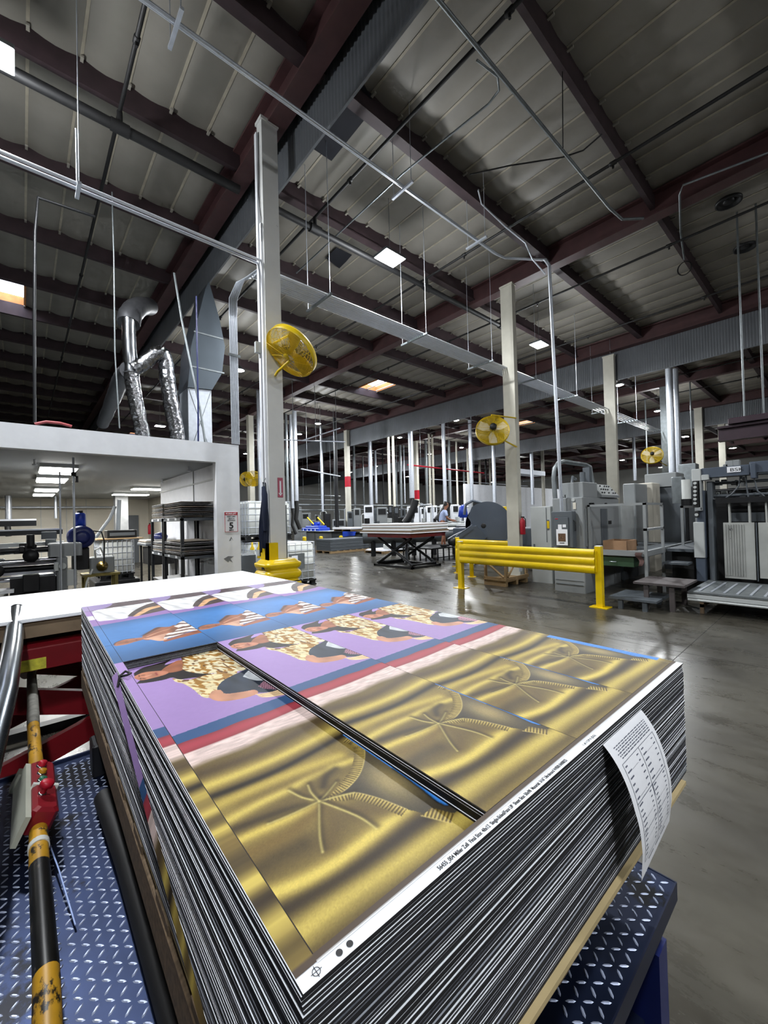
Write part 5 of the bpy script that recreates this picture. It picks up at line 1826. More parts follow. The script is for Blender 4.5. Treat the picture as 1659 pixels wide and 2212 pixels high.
# forest of vertical ducts and posts
VD = [(640, 962, 1082, 10, 22, 'M', 'bright duct with a black hose end just right of near column'), (697, 1025, 1105, 6, 26, 'M', 'slim duct between the near column and red-banded column'),
      (728, 978, 1120, 8, 22, 'D', 'dark duct left of the red-banded white column'), (767, 975, 1088, 6, 28, 'G', 'grey post right of the red-banded white column'),
      (803, 960, 1125, 9, 24, 'M', 'bright duct right of the smallest lamp'), (813, 1035, 1087, 6, 30, 'M', 'short duct under a small distant lamp'),
      (829, 975, 1090, 3, 30, 'D', 'dark thin post in the middle distance'), (843, 945, 1122, 6, 22, 'W', 'left white post of the close pair, middle'),
      (853, 950, 1122, 6, 22, 'W', 'right white post of the close pair, middle'), (867, 990, 1088, 6, 26, 'G', 'grey duct left of the tall middle duct'),
      (875, 990, 1087, 3, 28, 'M', 'thin bent pipe left of the tall middle duct'), (890, 945, 1076, 11, 18, 'M', 'tall duct ending in a flexible black hose, middle'),
      (923, 1000, 1088, 6, 24, 'G', 'grey duct left of the pair behind the worker'), (931, 985, 1112, 5, 22, 'W', 'left post of the white pair behind the worker'),
      (938, 985, 1112, 5, 22, 'W', 'right post of the white pair behind the worker'), (962, 965, 1088, 8, 18, 'M', 'tall duct directly above the worker'),
      (974, 1020, 1088, 5, 24, 'G', 'grey duct right of the worker duct'), (989, 990, 1088, 4, 24, 'W', 'white post left of the slate wheel'),
      (1004, 1000, 1090, 4, 28, 'G', 'thin grey post left of the slate wheel'), (1020, 960, 1096, 8, 17, 'M', 'bright duct above the slate wheel, left'),
      (1038, 1000, 1082, 5, 26, 'C', 'cream post above the slate wheel'), (1052, 995, 1078, 3, 26, 'D', 'black thin post above the slate wheel'),
      (1060, 1000, 1082, 4, 26, 'C', 'slim cream post above the slate wheel'), (1069, 960, 1085, 8, 20, 'M', 'tall bright duct left of the second column'),
      (1151, 980, 1090, 7, 18, 'M', 'bright duct between second column and grey cabinets'), (1174, 1022, 1063, 7, 20, 'W', 'short white post behind the grey cabinets'),
      (622, 1010, 1100, 6, 24, 'G', 'grey post directly right of the near column'), (580, 1010, 1100, 0, 24, 'G', ''), (562, 1005, 1085, 7, 20, 'M', 'bright slanting duct left of the near column behind the fan'),
      (632, 1044, 1098, 7, 24, 'M', 'shorter duct next to the one with a black hose'), (700, 1000, 1100, 4, 30, 'D', 'dark thin post left of the red-banded column'),
      (786, 990, 1088, 3, 34, 'G', 'thin grey post in the far middle'), (857, 1000, 1087, 3, 34, 'G', 'thin grey post far behind the white pair'),
      (1372, 985, 1038, 6, 12, 'M', 'short pale duct far right of third column'), (1400, 870, 1050, 3, 8, 'G', 'thin vertical rod left of the small far fan'),
      (1497, 885, 1010, 3, 5, 'G', 'thin vertical rod right of the silver ducts')]
VM = {'M': M_galv, 'D': M_blksteel, 'G': M_galvd, 'W': M_colw, 'C': M_cream}
for k, (px, y0_, y1_, w_, Y, mk, lb) in enumerate(VD):
    if not w_:
        continue
    a, b = aty(px - (y1_ - y0_) * .012, y0_, Y), aty(px, y1_, Y)
    dep = (b - Vector((0, 0, HC))).dot(FWD)
    r = w_ / FP * dep / 2
    t = thing('vertical_duct', (b.x, Y, b.z), lb, 'duct' if w_ > 4 else 'post')
    zt = ZC + .03
    zlow = b.z if mk in 'M' or k in (6, 26) else .0
    MB().cyl((b.x, Y, zlow), (b.x, Y, zt), r, 12).build('tube', VM[mk], t)
    if k in (0, 11, 29):
        MB().tube([(b.x, Y, b.z), (b.x + .05, Y, b.z - .5), (b.x - .1, Y - .1, b.z - 1.1), (b.x - .45 if k == 11 else b.x + .1, Y - .2, b.z - 1.7)], r * .9, 10).build('black_hose', M_black, t)
pr2 = thing('twin_duct', (24.6, 5.3, 2), 'pair of tall bright spiral ducts at right bending into a blower', 'duct')
for px, ym in ((1451, 1025), (1464, 1050)):
    a, b = aty(px, 895, 5.0), aty(px + 2, ym, 5.0)
    MB().cyl(b, (b.x, 5.0, 8.1), .14, 14).build('spiral_tube', M_galv, pr2)
e_ = aty(1452, 1022, 5.0)
f_ = aty(1470, 1036, 4.6)
MB().tube([e_, aty(1458, 1030, 5.0), f_, aty(1474, 1045, 4.4)], .14, 14).cbox(f_.x - .3, 4.0, 2.6, f_.x + .25, 4.6, 3.6, .02).build('elbow_box', M_galvd, pr2)
sp2 = thing('hanging_duct', (35, 21, 4.2), 'short run of square galvanised duct hung right of the second column', 'duct')
a, b = aty(1120, 1012, 19), aty(1178, 1028, 19)
MB().box(a.x, 19, b.z, b.x, 20.2, a.z).build('square_duct', M_galv, sp2)

# white partition far behind the cabinets, pallets of goods
a = aty(1128, 1048, 22)
struct('wall_partition', MB().box(29, 22, 0, 62, 22.2, a.z - .2), M_white)
wb = mat('stacked_goods_brown', '8b6a4c', .8, var=.3, scale=2)
rg = thing('goods_rack', (33, 4.5, 0), 'tall rack of boxed goods behind the railed platform, far right', 'shelving rack')
for i in range(4):
    MB().box(30.5, 7.0, .4 + i * .85, 37.5, 9.0, .46 + i * .85).build('shelf', M_greyd, rg)
for x in (30.5, 33, 35.2, 37.4):
    MB().box(x, 7.0, 0, x + .1, 7.1, 3.7).build('post', M_blksteel, rg)
for i in range(4):
    for j in range(9):
        if random.random() < .8:
            h_ = random.uniform(.35, .7)
            tag(MB().cbox(30.65 + j * .76, 7.3, .4605 + i * .85, 31.25 + j * .76, 8.5, .46 + i * .85 + h_, .01).build('goods_box', [M_white, wb, M_black, M_ltgrey, M_black][RS.randint(5)]), 'boxed goods packed in the far right rack', 'box', 'boxes in the far right rack')

# ================================================================ helpers for the middle distance
def atd(px, py, dep):
    return Vector((0, 0, HC)) + FWD * dep + RIGHT * ((px - 829.5) / FP * dep) - UP * ((py - 1106) / FP * dep)


# ================================================================ guard rails and bollards
def guard_rail(a, b, label, h=1.09):
    a, b = Vector(a), Vector(b)
    d = (b - a).normalized()
    nrm = Vector((d.y, -d.x, 0))
    t = thing('guard_rail', ((a.x + b.x) / 2, (a.y + b.y) / 2, 0), label, 'guard rail')
    for p in (a, b):
        M = frame(p, d, nrm)
        if M.col[2].z < 0:
            M = frame(p, d, -nrm)
        MB().cbox(-.055, -.055, .016, .055, .055, h, .006, 0, M).build('post', M_yel, t)
        MB().box(-.15, -.12, 0, .15, .12, .0155, 0, M).build('base_plate', M_yel, t)
        c = MB().cbox(-.05, -.05, h, .05, .05, h + .012, .004, 0, M)
        c.build('post_cap', M_hdpe, t)
    L_ = (b - a).length
    M = frame(a, d, nrm)
    if M.col[2].z < 0:
        M = frame(a, d, -nrm)
    sy = -.07
    prof_ = []
    z0_, z1_ = h - .49, h - .05
    n_ = 44
    for i in range(n_ + 1):
        f = i / n_
        prof_.append((sy - .035 * (abs(math.sin(f * 3 * PI)) ** .55), z0_ + (z1_ - z0_) * f))
    r_ = MB()
    vs = []
    for x in (.045, L_ - .045):
        vs += [(x, y, z) for y, z in prof_]
    r_.add(vs, [(i, i + 1, n_ + 2 + i, n_ + 1 + i) for i in range(n_)], 0, True, M)
    r_.box(.045, sy, z0_, L_ - .045, sy + .012, z1_, 0, M)
    r_.build('rail', M_yel, t)
    for x in (.045, L_ - .045):
        MB().box(x - .03, sy - .01, z0_ + .03, x + .03, -.0555, z1_ - .03, 0, M).build('bracket', M_yel, t)
    return t


guard_rail((7.75, 6.07, 0), (7.73, 2.96, 0), 'bright yellow ribbed guard rail in front of the grey control cabinets')
guard_rail((10.95, 8.7, 0), (10.7, 6.45, 0), 'second yellow guard rail behind, ending at the second column', .98)


def bollard(x, y, h, label, r=.055, grp=None):
    t = thing('bollard', (x, y, 0), label, 'bollard', grp)
    MB().lathe([(0, 0), (r, 0), (r, h - .05), (r * .9, h - .02), (r * .5, h), (0, h + .003)], 14, 0, Matrix.Translation((x, y, 0))).build('tube', M_yel, t)
    MB().lathe([(r * 2, 0), (r * 2, .012), (r * 1.02, .013)], 12, 0, Matrix.Translation((x, y, 0))).build('foot_plate', M_yel, t)
    return t


bollard(9.35, 6.95, .72, 'short yellow bollard under the guard rail, middle', .06)
bollard(9.75, 7.75, .72, 'short yellow bollard under the guard rail, left', .06)
for k, (x, y) in enumerate(((12.55, 20.2), (12.95, 19.4), (13.35, 18.75))):
    p = atd((658, 694, 737)[k], 1181, 23.5)
    bollard(p.x, p.y, .74, 'small distant yellow bollard before the grey bench, %s of three' % ('left', 'middle', 'right')[k], .11, 'bollards before the grey bench')
for k, (px, py) in enumerate(((546, 1236), (561, 1236))):
    p = atd(px, py, 8.3)
    t = thing('yellow_post_marker', (p.x, p.y, 0), 'yellow and clear banded marker post behind the bumper, %s' % ('left' if k == 0 else 'right'), 'marker post')
    MB().cyl((p.x, p.y, 0), (p.x, p.y, .78), .05, 14).cyl((p.x, p.y, .95), (p.x, p.y, 1.0), .045, 12).build('post', M_yel, t)
    MB().cyl((p.x, p.y, .78), (p.x, p.y, .95), .046, 14).cyl((p.x, p.y, 1.0), (p.x, p.y, 1.12), .046, 14).build('clear_band', M_hdpe, t)
    MB().lathe([(.045, 1.12), (.045, 1.15), (.02, 1.2), (.018, 1.27), (.0, 1.28)], 12, 0, Matrix.Translation((p.x, p.y, 0))).build('tip', M_yel, t)
tag(MB().cbox(3.05, 7.5, 0, 3.35, 7.8, 1.08, .02).build('dark_bin', M_greyd), 'narrow dark grey bin between the white wall and the marker posts', 'bin')

# crate behind the guard rail
cr = thing('wooden_crate', (8.95, 5.7, 0), 'open pale wooden crate standing behind the yellow guard rail', 'crate')
x0, x1, y0, y1 = 8.5, 9.5, 5.35, 5.95
for x in (x0, (x0 + x1) / 2 - .04, x1 - .09):
    MB().box(x, y0, 0, x + .09, y1, .1).build('foot', M_wood, cr)
MB().box(x0, y0, .1, x1, y1, .13).build('deck', M_wood, cr)
for x, y in ((x0, y0), (x1 - .08, y0), (x0, y1 - .04), (x1 - .08, y1 - .04)):
    MB().box(x, y, .13, x + .08, y + .035, .66).build('upright', M_wood, cr)
for z in (.13, .58):
    MB().box(x0 - .02, y0 - .02, z, x1 + .02, y0 - .0005, z + .08).box(x0 - .02, y0, z, x0 - .0005, y1, z + .08).build('slat', M_wood, cr)
MB().tube([(x0 + .08, y0 - .01, .22), (x0 + .46, y0 - .01, .58)], .03, 4).tube([(x0 - .01, y0 + .05, .22), (x0 - .01, y1 - .05, .58)], .03, 4).build('brace', M_wood, cr)
tag(MB().box(9.05, 5.322, .3, 9.2, 5.327, .62).build('paper_tag', M_paper), 'white paper label hanging on the front of the wooden crate', 'label')

# ================================================================ grey control cabinets
cb_ = thing('control_cabinet', (9.8, 3.98, 0), 'large grey machine control cabinet with sloping switch desk on top', 'control cabinet')
MB().cbox(8.81, 3.66, 0, 10.85, 4.32, 2.03, .015).build('cabinet_body', M_grey, cb_)
MB().box(8.80, 3.70, .16, 8.8095, 4.28, .17).box(8.80, 3.70, .25, 8.8095, 4.28, .255).build('plinth_seam', M_greyd, cb_)
for x0, x1 in ((8.9, 9.62), (9.72, 10.05), (10.1, 10.78)):
    MB().cbox(x0, 3.645, .98, x1, 3.6595, 1.78, .004).build('door_panel', M_grey if x0 != 9.72 else M_greyd, cb_)
MB().box(10.12, 3.638, 1.42, 10.30, 3.6445, 1.50).build('vent_slot', M_black, cb_)
MB().box(8.97, 3.625, 1.05, 9.0, 3.6445, 1.15).build('door_handle', M_black, cb_)
for x in (9.15, 9.28, 10.0):
    MB().cyl((x, 3.66, 1.88), (x, 3.62, 1.88), .03, 12).build('rotary_switch', M_blksteel, cb_)
dsk = MB()
pts = [(3.62, 2.035), (3.62, 2.08), (3.86, 2.36), (4.28, 2.36), (4.28, 2.035)]
n_ = len(pts)
dsk.add([(9.72, y, z) for y, z in pts] + [(10.80, y, z) for y, z in pts], [tuple(range(n_)), tuple(range(2 * n_ - 1, n_ - 1, -1))] + [(i, n_ + i, n_ + (i + 1) % n_, (i + 1) % n_) for i in range(n_)])
desk = dsk.build('switch_desk', M_grey, cb_)
Md = frame((9.76, 3.622, 2.083), (1, 0, 0), (0, .24, .28))
MB().box(.0, .01, 0, 1.0, .35, .004, 0, Md).build('desk_panel', M_ltgrey, desk)
for i in range(7):
    for j in range(3):
        if (i * 3 + j * 5) % 7 < 5:
            MB().cyl((.1 + i * .13, .07 + j * .11, .004), (.1 + i * .13, .07 + j * .11, .03), .017, 8, 0, None, Md).build('desk_button', M_blksteel, desk)
MB().cbox(8.95, 3.70, 2.035, 9.70, 4.2, 2.36, .01).build('upper_housing', M_grey, cb_)
MB().tube([(9.1, 4.0, 2.36), (9.15, 4.0, 2.5), (9.3, 4.0, 2.45)], .03, 8).build('pipe_fitting', M_greyd, cb_)
MB().cyl((9.55, 3.95, 2.36), (9.55, 3.95, 2.62), .06, 10).build('pipe_fitting', M_greyd, cb_)
MB().box(9.8, 3.9, 2.365, 9.95, 4.05, 2.75).build('duct_stub', M_greyd, cb_)
MB().tube([(9.0, 4.33, 1.8), (9.0, 4.36, 2.5), (9.02, 4.34, 2.72), (9.12, 4.3, 2.84), (9.3, 4.25, 2.88), (10.1, 4.1, 2.84), (10.2, 4.05, 2.80), (10.22, 4.0, 2.4)], .05, 12).build('bent_conduit', M_galvd, cb_)
MB().box(8.795, 3.80, 1.78, 8.8095, 3.86, 1.92).build('outlet_box', M_cream, cb_)
MB().cyl((8.79, 3.85, 1.98), (8.8095, 3.85, 1.98), .035, 12).build('outlet_knob', M_ltgrey, cb_)
MB().tube([(8.93, 4.15, 2.035), (8.93, 4.15, 2.06)], .03, 8).cyl((8.86, 4.05, 2.03), (8.86, 4.05, 2.10), .012, 6).build('lifting_eye', M_blksteel, cb_)

ds_ = thing('disconnect_box', (8.7, 4.0, 1.0), 'dark grey electrical disconnect box with a white poster on its door', 'electrical box')
MB().cbox(8.62, 3.80, .98, 8.794, 4.26, 1.74, .012).build('enclosure', M_greyd, ds_)
MB().cbox(8.598, 3.88, 1.12, 8.6195, 4.20, 1.62, .01).build('door', M_greyd, ds_)
MB().box(8.592, 4.10, 1.575, 8.5975, 4.16, 1.59).build('red_stripe', M_red, ds_)
MB().tube([(8.66, 3.795, 1.55), (8.66, 3.76, 1.50), (8.66, 3.765, 1.32)], .014, 8).build('lever', M_blksteel, ds_)
MB().box(8.59, 3.93, 1.40, 8.5975, 4.00, 1.46).box(8.59, 4.02, 1.36, 8.5975, 4.10, 1.46).build('warning_label', M_paper, ds_)
ps = thing('wall_poster', (8.58, 4.02, 1.02), 'white poster with a small brown photo on the disconnect box door', 'poster')
MB().box(8.584, 3.90, 1.02, 8.5895, 4.14, 1.36).build('sheet', M_paper, ps)
MB().box(8.581, 3.94, 1.10, 8.5838, 4.10, 1.27).build('photo', mat('poster_photo', '5c4433', .5, var=.9, scale=30), ps)
MB().box(8.581, 3.97, 1.06, 8.5838, 4.07, 1.075).build('caption', M_ink, ps)

wc = thing('pale_cabinet', (9.85, 5.0, 0), 'pale grey plain cabinet left of the dark disconnect box', 'control cabinet')
MB().cbox(9.6, 4.75, 0, 10.2, 5.28, 1.88, .012).build('body', M_ltgrey, wc)
MB().box(9.59, 4.86, 1.0, 9.5995, 4.87, 1.85).box(9.592, 5.18, .75, 9.5995, 5.22, .95).box(9.59, 4.80, 1.3, 9.5995, 4.86, 1.55).build('door_trim', M_greyd, wc)
MB().box(9.588, 4.79, 1.34, 9.5915, 4.85, 1.52).build('yellow_label', M_yelf, wc)

bp = thing('backing_cabinet', (11.3, 3.9, 0), 'pale bolted panel cabinet right of the big grey control cabinet', 'control cabinet')
MB().cbox(11.0, 3.66, .84, 11.9, 4.2, 1.86, .01).build('body', M_ltgrey, bp)
MB().cbox(11.2, 3.7, 0, 12.2, 4.6, .84, .01).build('base', M_greyd, bp)
MB().cbox(12.2, 3.7, 0, 13.2, 4.0, 2.45, .02).build('tall_box', M_grey, bp)
MB().cbox(13.3, 3.6, 0, 14.0, 4.2, 2.5, .02).build('cream_cover', M_cream, bp)
mc2 = thing('press_section', (15, 3.5, 0), 'dim grey press section with boxy guards behind the railed platform', 'machine')
MB().cbox(14.1, 3.0, 0, 16.0, 4.4, 2.4, .03).build('body', M_greyd, mc2)
MB().cbox(14.05, 3.2, 2.4, 14.9, 4.0, 2.8, .02).build('top_box', M_grey, mc2)

# ---- railed platform
pf = thing('operator_platform', (9.6, 3.1, 0), 'raised grey operator platform with tubular railing beside the control cabinets', 'platform')
MB().box(9.0, 2.6, .80, 12.5, 3.62, .88).build('deck', M_greyd, pf)
MB().box(8.96, 2.56, .82, 8.999, 3.65, .93).box(9.0, 2.56, .82, 12.5, 2.599, .93).build('edge_frame', M_grey, pf)
for x, y, zt in ((8.95, 2.55, 1.86), (10.05, 2.55, 1.86), (8.95, 3.58, 1.86)):
    MB().box(x, y, 0 if y < 3 else .9, x + .05, y + .05, zt).build('rail_post', M_grey, pf)
for z in (1.82, 1.32):
    r_ = MB().box(8.95, 2.55, z, 10.1, 2.60, z + .045)
    if z > 1.5:
        r_.box(8.95, 2.6, z, 9.0, 3.63, z + .045)
    r_.build('rail', M_grey, pf)
gd_ = thing('green_drawer', (9.0, 3.1, .55), 'green tool drawer hanging under the railed platform edge', 'drawer unit')
MB().cbox(9.02, 2.80, .60, 9.5, 3.52, .795, .008).build('drawer_body', mat('tool_green', '2f4a34', .5, var=.1), gd_)
MB().tube([(9.005, 3.24, .69), (8.985, 3.22, .69), (8.985, 3.14, .69), (9.005, 3.12, .69)], .008, 6).build('handle', M_galv, gd_)
tag(MB().grid(lambda u, v: (8.945 - .02 * math.sin(v * 9), 2.62 + .12 * u * (1 - .5 * v) + .02 * math.sin(v * 7), .90 - .26 * v), 8, 10).grid(lambda u, v: (8.925 - .02 * math.sin(v * 9), 2.62 + .12 * u * (1 - .5 * v) + .02 * math.sin(v * 7), .90 - .26 * v), 8, 10).build('shop_rag', mat('rag_brown', '5a4340', .9, var=.3)), 'dull brown rag draped over the platform corner', 'rag')
cbx = thing('cardboard_box', (9.6, 3.3, .88), 'open brown cardboard box on the railed platform', 'cardboard box')
bx = MB().box(9.25, 3.0, .885, 9.27, 3.45, 1.10).box(9.83, 3.0, .885, 9.85, 3.45, 1.10).box(9.27, 3.0, .885, 9.83, 3.02, 1.10).box(9.27, 3.43, .885, 9.83, 3.45, 1.10).box(9.25, 3.0, .88, 9.85, 3.45, .8845)
bx.build('carton', M_card, cbx)
MB().add([(9.85, 3.0, 1.10), (9.85, 3.45, 1.10), (10.0, 3.42, .96), (10.0, 3.02, .96)], [(0, 1, 2, 3)]).add([(9.855, 3.0, 1.09), (9.855, 3.45, 1.09), (10.005, 3.42, .95), (10.005, 3.02, .95)], [(3, 2, 1, 0)]).build('flap', M_card, cbx)
MB().cbox(9.3, 3.1, .886, 9.8, 3.4, 1.12, .01).build('contents', M_black, cbx) if False else None

# ---- steps
def step_unit(z, quad, label, m=M_greyd):
    P = [atz(x, y, z) for x, y in quad]
    xs, ys = [p.x for p in P], [p.y for p in P]
    t = thing('wooden_step', (sum(xs) / 4, sum(ys) / 4, 0), label, 'step')
    MB().box(min(xs), min(ys), z - .035, max(xs), max(ys), z).build('tread', m, t)
    for x in (min(xs) + .03, max(xs) - .09):
        for y in (min(ys) + .15, max(ys) - .22):
            MB().box(x, y, 0, x + .06, y + .07, z - .035).build('leg', m, t)
    return t


step_unit(.20, ((1325, 1284), (1352, 1273), (1440, 1285), (1418, 1300)), 'low grey wooden step on the floor before the platform')
step_unit(.46, ((1378, 1256), (1402, 1244), (1495, 1253), (1478, 1266)), 'higher dark step deck between platform and conveyor', mat('dark_step', '4a4444', .7, var=.2))
wk = thing('walkway_deck', (11.6, 1.9, 0), 'dark raised walkway between the railed platform and the press', 'platform')
MB().box(10.2, 2.08, .84, 14.5, 2.54, .90).build('deck', M_greyd, wk)
MB().box(9.7, 2.08, .62, 10.1, 2.5, .66).build('tread', M_greyd, wk)
MB().box(10.4, 2.12, 0, 14.4, 2.5, .83).build('dark_underside', M_black, wk)
MB().box(11.2, 2.45, .9, 11.25, 2.5, 1.8).box(11.2, 2.45, 1.75, 12.6, 2.5, 1.8).box(12.55, 2.45, .9, 12.6, 2.5, 1.75).build('rail', M_grey, wk)
ct = thing('wire_cart', (13.2, 2.0, .9), 'small wire shelf cart on the dark walkway', 'cart')
for z in (.95, 1.2, 1.45):
    MB().box(13.0, 1.7, z, 13.7, 2.2, z + .02).build('shelf', M_galvd, ct)
for x, y in ((13.0, 1.7), (13.68, 1.7), (13.0, 2.18), (13.68, 2.18)):
    MB().box(x, y, .905, x + .02, y + .02, 1.5).build('leg', M_blksteel, ct)
lk_ = thing('cardboard_partition', (15.5, 2.1, .9), 'tall brown cardboard panel standing beyond the walkway', 'cardboard')
MB().cbox(15.2, 1.75, .905, 15.3, 2.6, 2.0, .01).build('panel', M_card, lk_)

# ================================================================ press on the right
PXF = 10.0


def pf_(px, py, X=PXF):
    return atx(px, py, X)


pr_ = thing('press_machine', (10.6, .3, 0), 'tall blue-grey printing press with open top and worn white hatches, right edge', 'printing press')


def pbox(x0, y0, x1, y1, depth, m, nm, X=PXF, c=.01):
    a, b = pf_(x0, y0, X), pf_(x1, y1, X)
    MB().cbox(X, min(a.y, b.y), max(.0, min(a.z, b.z)), X + depth, max(a.y, b.y), max(a.z, b.z), c).build(nm, m, pr_)


M_pgrey = mat('press_blue_grey', '4b5462', .4, var=.1, scale=2)
M_hatch = mat('chipped_white_hatch', 'a9aba8', .5, var=.12, scale=3, wear='1c1c1d', wamt=.63, wscale=4)
pbox(1503, 1060, 1526, 1205, .35, M_pgrey, 'left_column')
pbox(1497, 1128, 1523, 1205, .36, M_ltgrey, 'lower_cover', 9.95)
pbox(1503, 1205, 1525, 1256, .34, M_pgrey, 'column_foot', 9.97)
pbox(1526, 1040, 1546, 1256, .3, M_greyd, 'side_column', 10.05)
pbox(1493, 1014, 1514, 1038, .3, M_ltgrey, 'corner_block', 9.93)
pbox(1514, 1026, 1531, 1036, .3, M_ltgrey, 'corner_step', 9.93)
pbox(1514, 1012, 1620, 1025, .22, M_pgrey, 'top_beam', 9.97)
pbox(1618, 998, 1720, 1014, .22, M_pgrey, 'top_beam', 9.97)
pbox(1620, 1000, 1633, 1032, .3, M_pgrey, 'beam_bracket', 9.90)
pbox(1495, 1038, 1510, 1096, .2, M_black, 'switch_strip', 9.93)
pbox(1510, 1038, 1517, 1102, .2, M_grey, 'strip_frame', 9.93)
pbox(1500, 1096, 1517, 1103, .2, M_grey, 'strip_foot', 9.93)
for i in range(6):
    p = pf_(1502, 1044 + i * 8.6, 9.93)
    MB().cyl((9.93, p.y, p.z), (9.89, p.y, p.z), .028, 10).build('strip_knob', M_ltgrey, pr_)
pbox(1500, 1104, 1510, 1118, .05, M_black, 'start_box', 9.92)
p = pf_(1505, 1112, 9.92)
MB().cyl((9.92, p.y, p.z), (9.89, p.y, p.z), .03, 10).build('start_button', M_ltgrey, pr_)
np_ = thing('press_nameplate', pf_(1585, 1018, 9.9), 'small white nameplate with black lettering on the press top beam', 'nameplate')
a, b = pf_(1570, 1009, 9.955), pf_(1600, 1019, 9.955)
MB().box(9.955, b.y, b.z, 9.9685, a.y, a.z).build('plate', M_paper, np_)
text('BSK', (a.z - b.z) * .8, frame((9.953, a.y - .04, b.z + .02), (0, -1, 0), (0, 0, 1)), M_ink, np_, 'lettering', .0005, 1.4)
# dark interior: rollers, brackets, hoses
inner = [(10.6, 1.5, 1.9, 'x'), (10.8, 1.2, 2.1, 'x')]
for i, (py, r, X) in enumerate(((1045, .03, 10.3), (1060, .022, 10.25), (1072, .03, 10.2), (1078, .018, 10.12), (1030, .035, 10.45))):
    a, b = pf_(1534, py, X), pf_(1720, py - 6, X)
    MB().cyl((X, a.y, a.z), (X, b.y, a.z), r, 10).build('roller', M_chrome if i in (1, 3) else M_greyd, pr_)
for i in range(26):
    px, py = RS.uniform(1545, 1680), RS.uniform(1030, 1078)
    p = pf_(px, py, 10.2 + RS.uniform(0, .4))
    s_ = RS.uniform(.03, .09)
    MB().cbox(p.x, p.y - s_ / 2, p.z - s_ / 2, p.x + .1, p.y + s_ / 2, p.z + s_ / 2 * RS.uniform(.6, 1.6), .006).build('gripper_block', [M_blksteel, M_greyd, M_grey, M_ltgrey, M_blksteel][RS.randint(5)], pr_)
for pts in (((1600, 1022), (1596, 1050), (1580, 1068), (1560, 1080)), ((1628, 1030), (1636, 1060), (1655, 1075), (1690, 1080)), ((1610, 1020), (1613, 1050), (1617, 1078))):
    MB().tube([pf_(x, y, 10.1) for x, y in pts], .012, 6).build('air_hose', M_greyd, pr_)
for x0, x1 in ((1572, 1578), (1615, 1622), (1652, 1658)):
    pbox(x0, 1080, x1, 1132, .1, M_hatch, 'window_post', 10.05, .004)
pbox(1545, 1076, 1740, 1081, .2, M_blksteel, 'cross_rail', 10.0, .004)
pbox(1578, 1108, 1652, 1126, .05, M_greyd, 'window_sill', 10.3, .004)
a, b = pf_(1562, 1129, 10.0), pf_(1634, 1253, 10.0)
h_ = MB()
w_ = a.y - b.y
h_.box(10.0, b.y, b.z, 10.05, a.y, a.z)
for i in range(8):
    yy = a.y - .02 - i * w_ * .085
    h_.box(9.985, yy - .012, b.z + .05, 9.9995, yy, a.z - .03)
h_.build('ribbed_hatch', M_hatch, pr_)
pbox(1637, 1129, 1740, 1256, .05, M_hatch, 'plain_hatch', 10.0, .004)
pbox(1634.2, 1129, 1636.8, 1256, .03, M_greyd, 'hinge_strip', 9.98, .001)
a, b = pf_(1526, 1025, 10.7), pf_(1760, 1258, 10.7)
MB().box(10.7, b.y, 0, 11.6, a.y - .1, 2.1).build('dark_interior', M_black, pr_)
MB().tube([(10.4, -.2, 2.45), (10.5, -.35, 2.55), (10.5, -.6, 2.55), (10.4, -.8, 2.45)], .03, 8).lathe([(.35, 2.40), (.38, 2.43), (.35, 2.46)], 24, 0, Matrix.Translation((10.6, -.5, 0))).lathe([(0, 2.42), (.1, 2.42), (.1, 2.5), (0, 2.52)], 14, 0, Matrix.Translation((10.6, -.5, 0))).build('handwheel', M_pgrey, pr_)
for px, py, s_ in ((1575, 1003, .12), (1590, 1000, .1), (1567, 1008, .08)):
    p = pf_(px, py, 10.3)
    MB().cbox(10.3, p.y - s_ / 2, p.z - s_, 10.45, p.y + s_ / 2, p.z + s_ * .6, .01).build('beam_fitting', M_grey, pr_)
# crane beam over the press
kb_ = thing('crane_beam', (12.5, -1, 3.6), 'dark purple-brown crane beam above the press at the right edge', 'crane beam')
M_purp = mat('crane_purple', '3a2733', .5, var=.15)
a, b = atx(1552, 950, 12.5), atx(1760, 925, 12.5)
MB().box(12.5, -6, atx(1600, 945, 12.5).z, 12.56, a.y, atx(1600, 921, 12.5).z).box(12.4, -6, atx(1600, 945, 12.5).z - .04, 12.66, a.y, atx(1600, 945, 12.5).z).box(12.4, -6, atx(1600, 921, 12.5).z, 12.66, a.y, atx(1600, 921, 12.5).z + .05).build('i_beam', M_purp, kb_)
MB().cbox(12.3, -2.2, atx(1600, 915, 12.5).z, 12.8, atx(1575, 915, 12.5).y, atx(1600, 903, 12.5).z, .02).build('trolley', M_purp, kb_)
for px in (1608, 1650):
    p = atx(px, 900, 12.5)
    MB().cyl((12.53, p.y, p.z - .1), (12.53, p.y, ZC), .02, 8).build('hanger_rod', M_galvd, kb_)

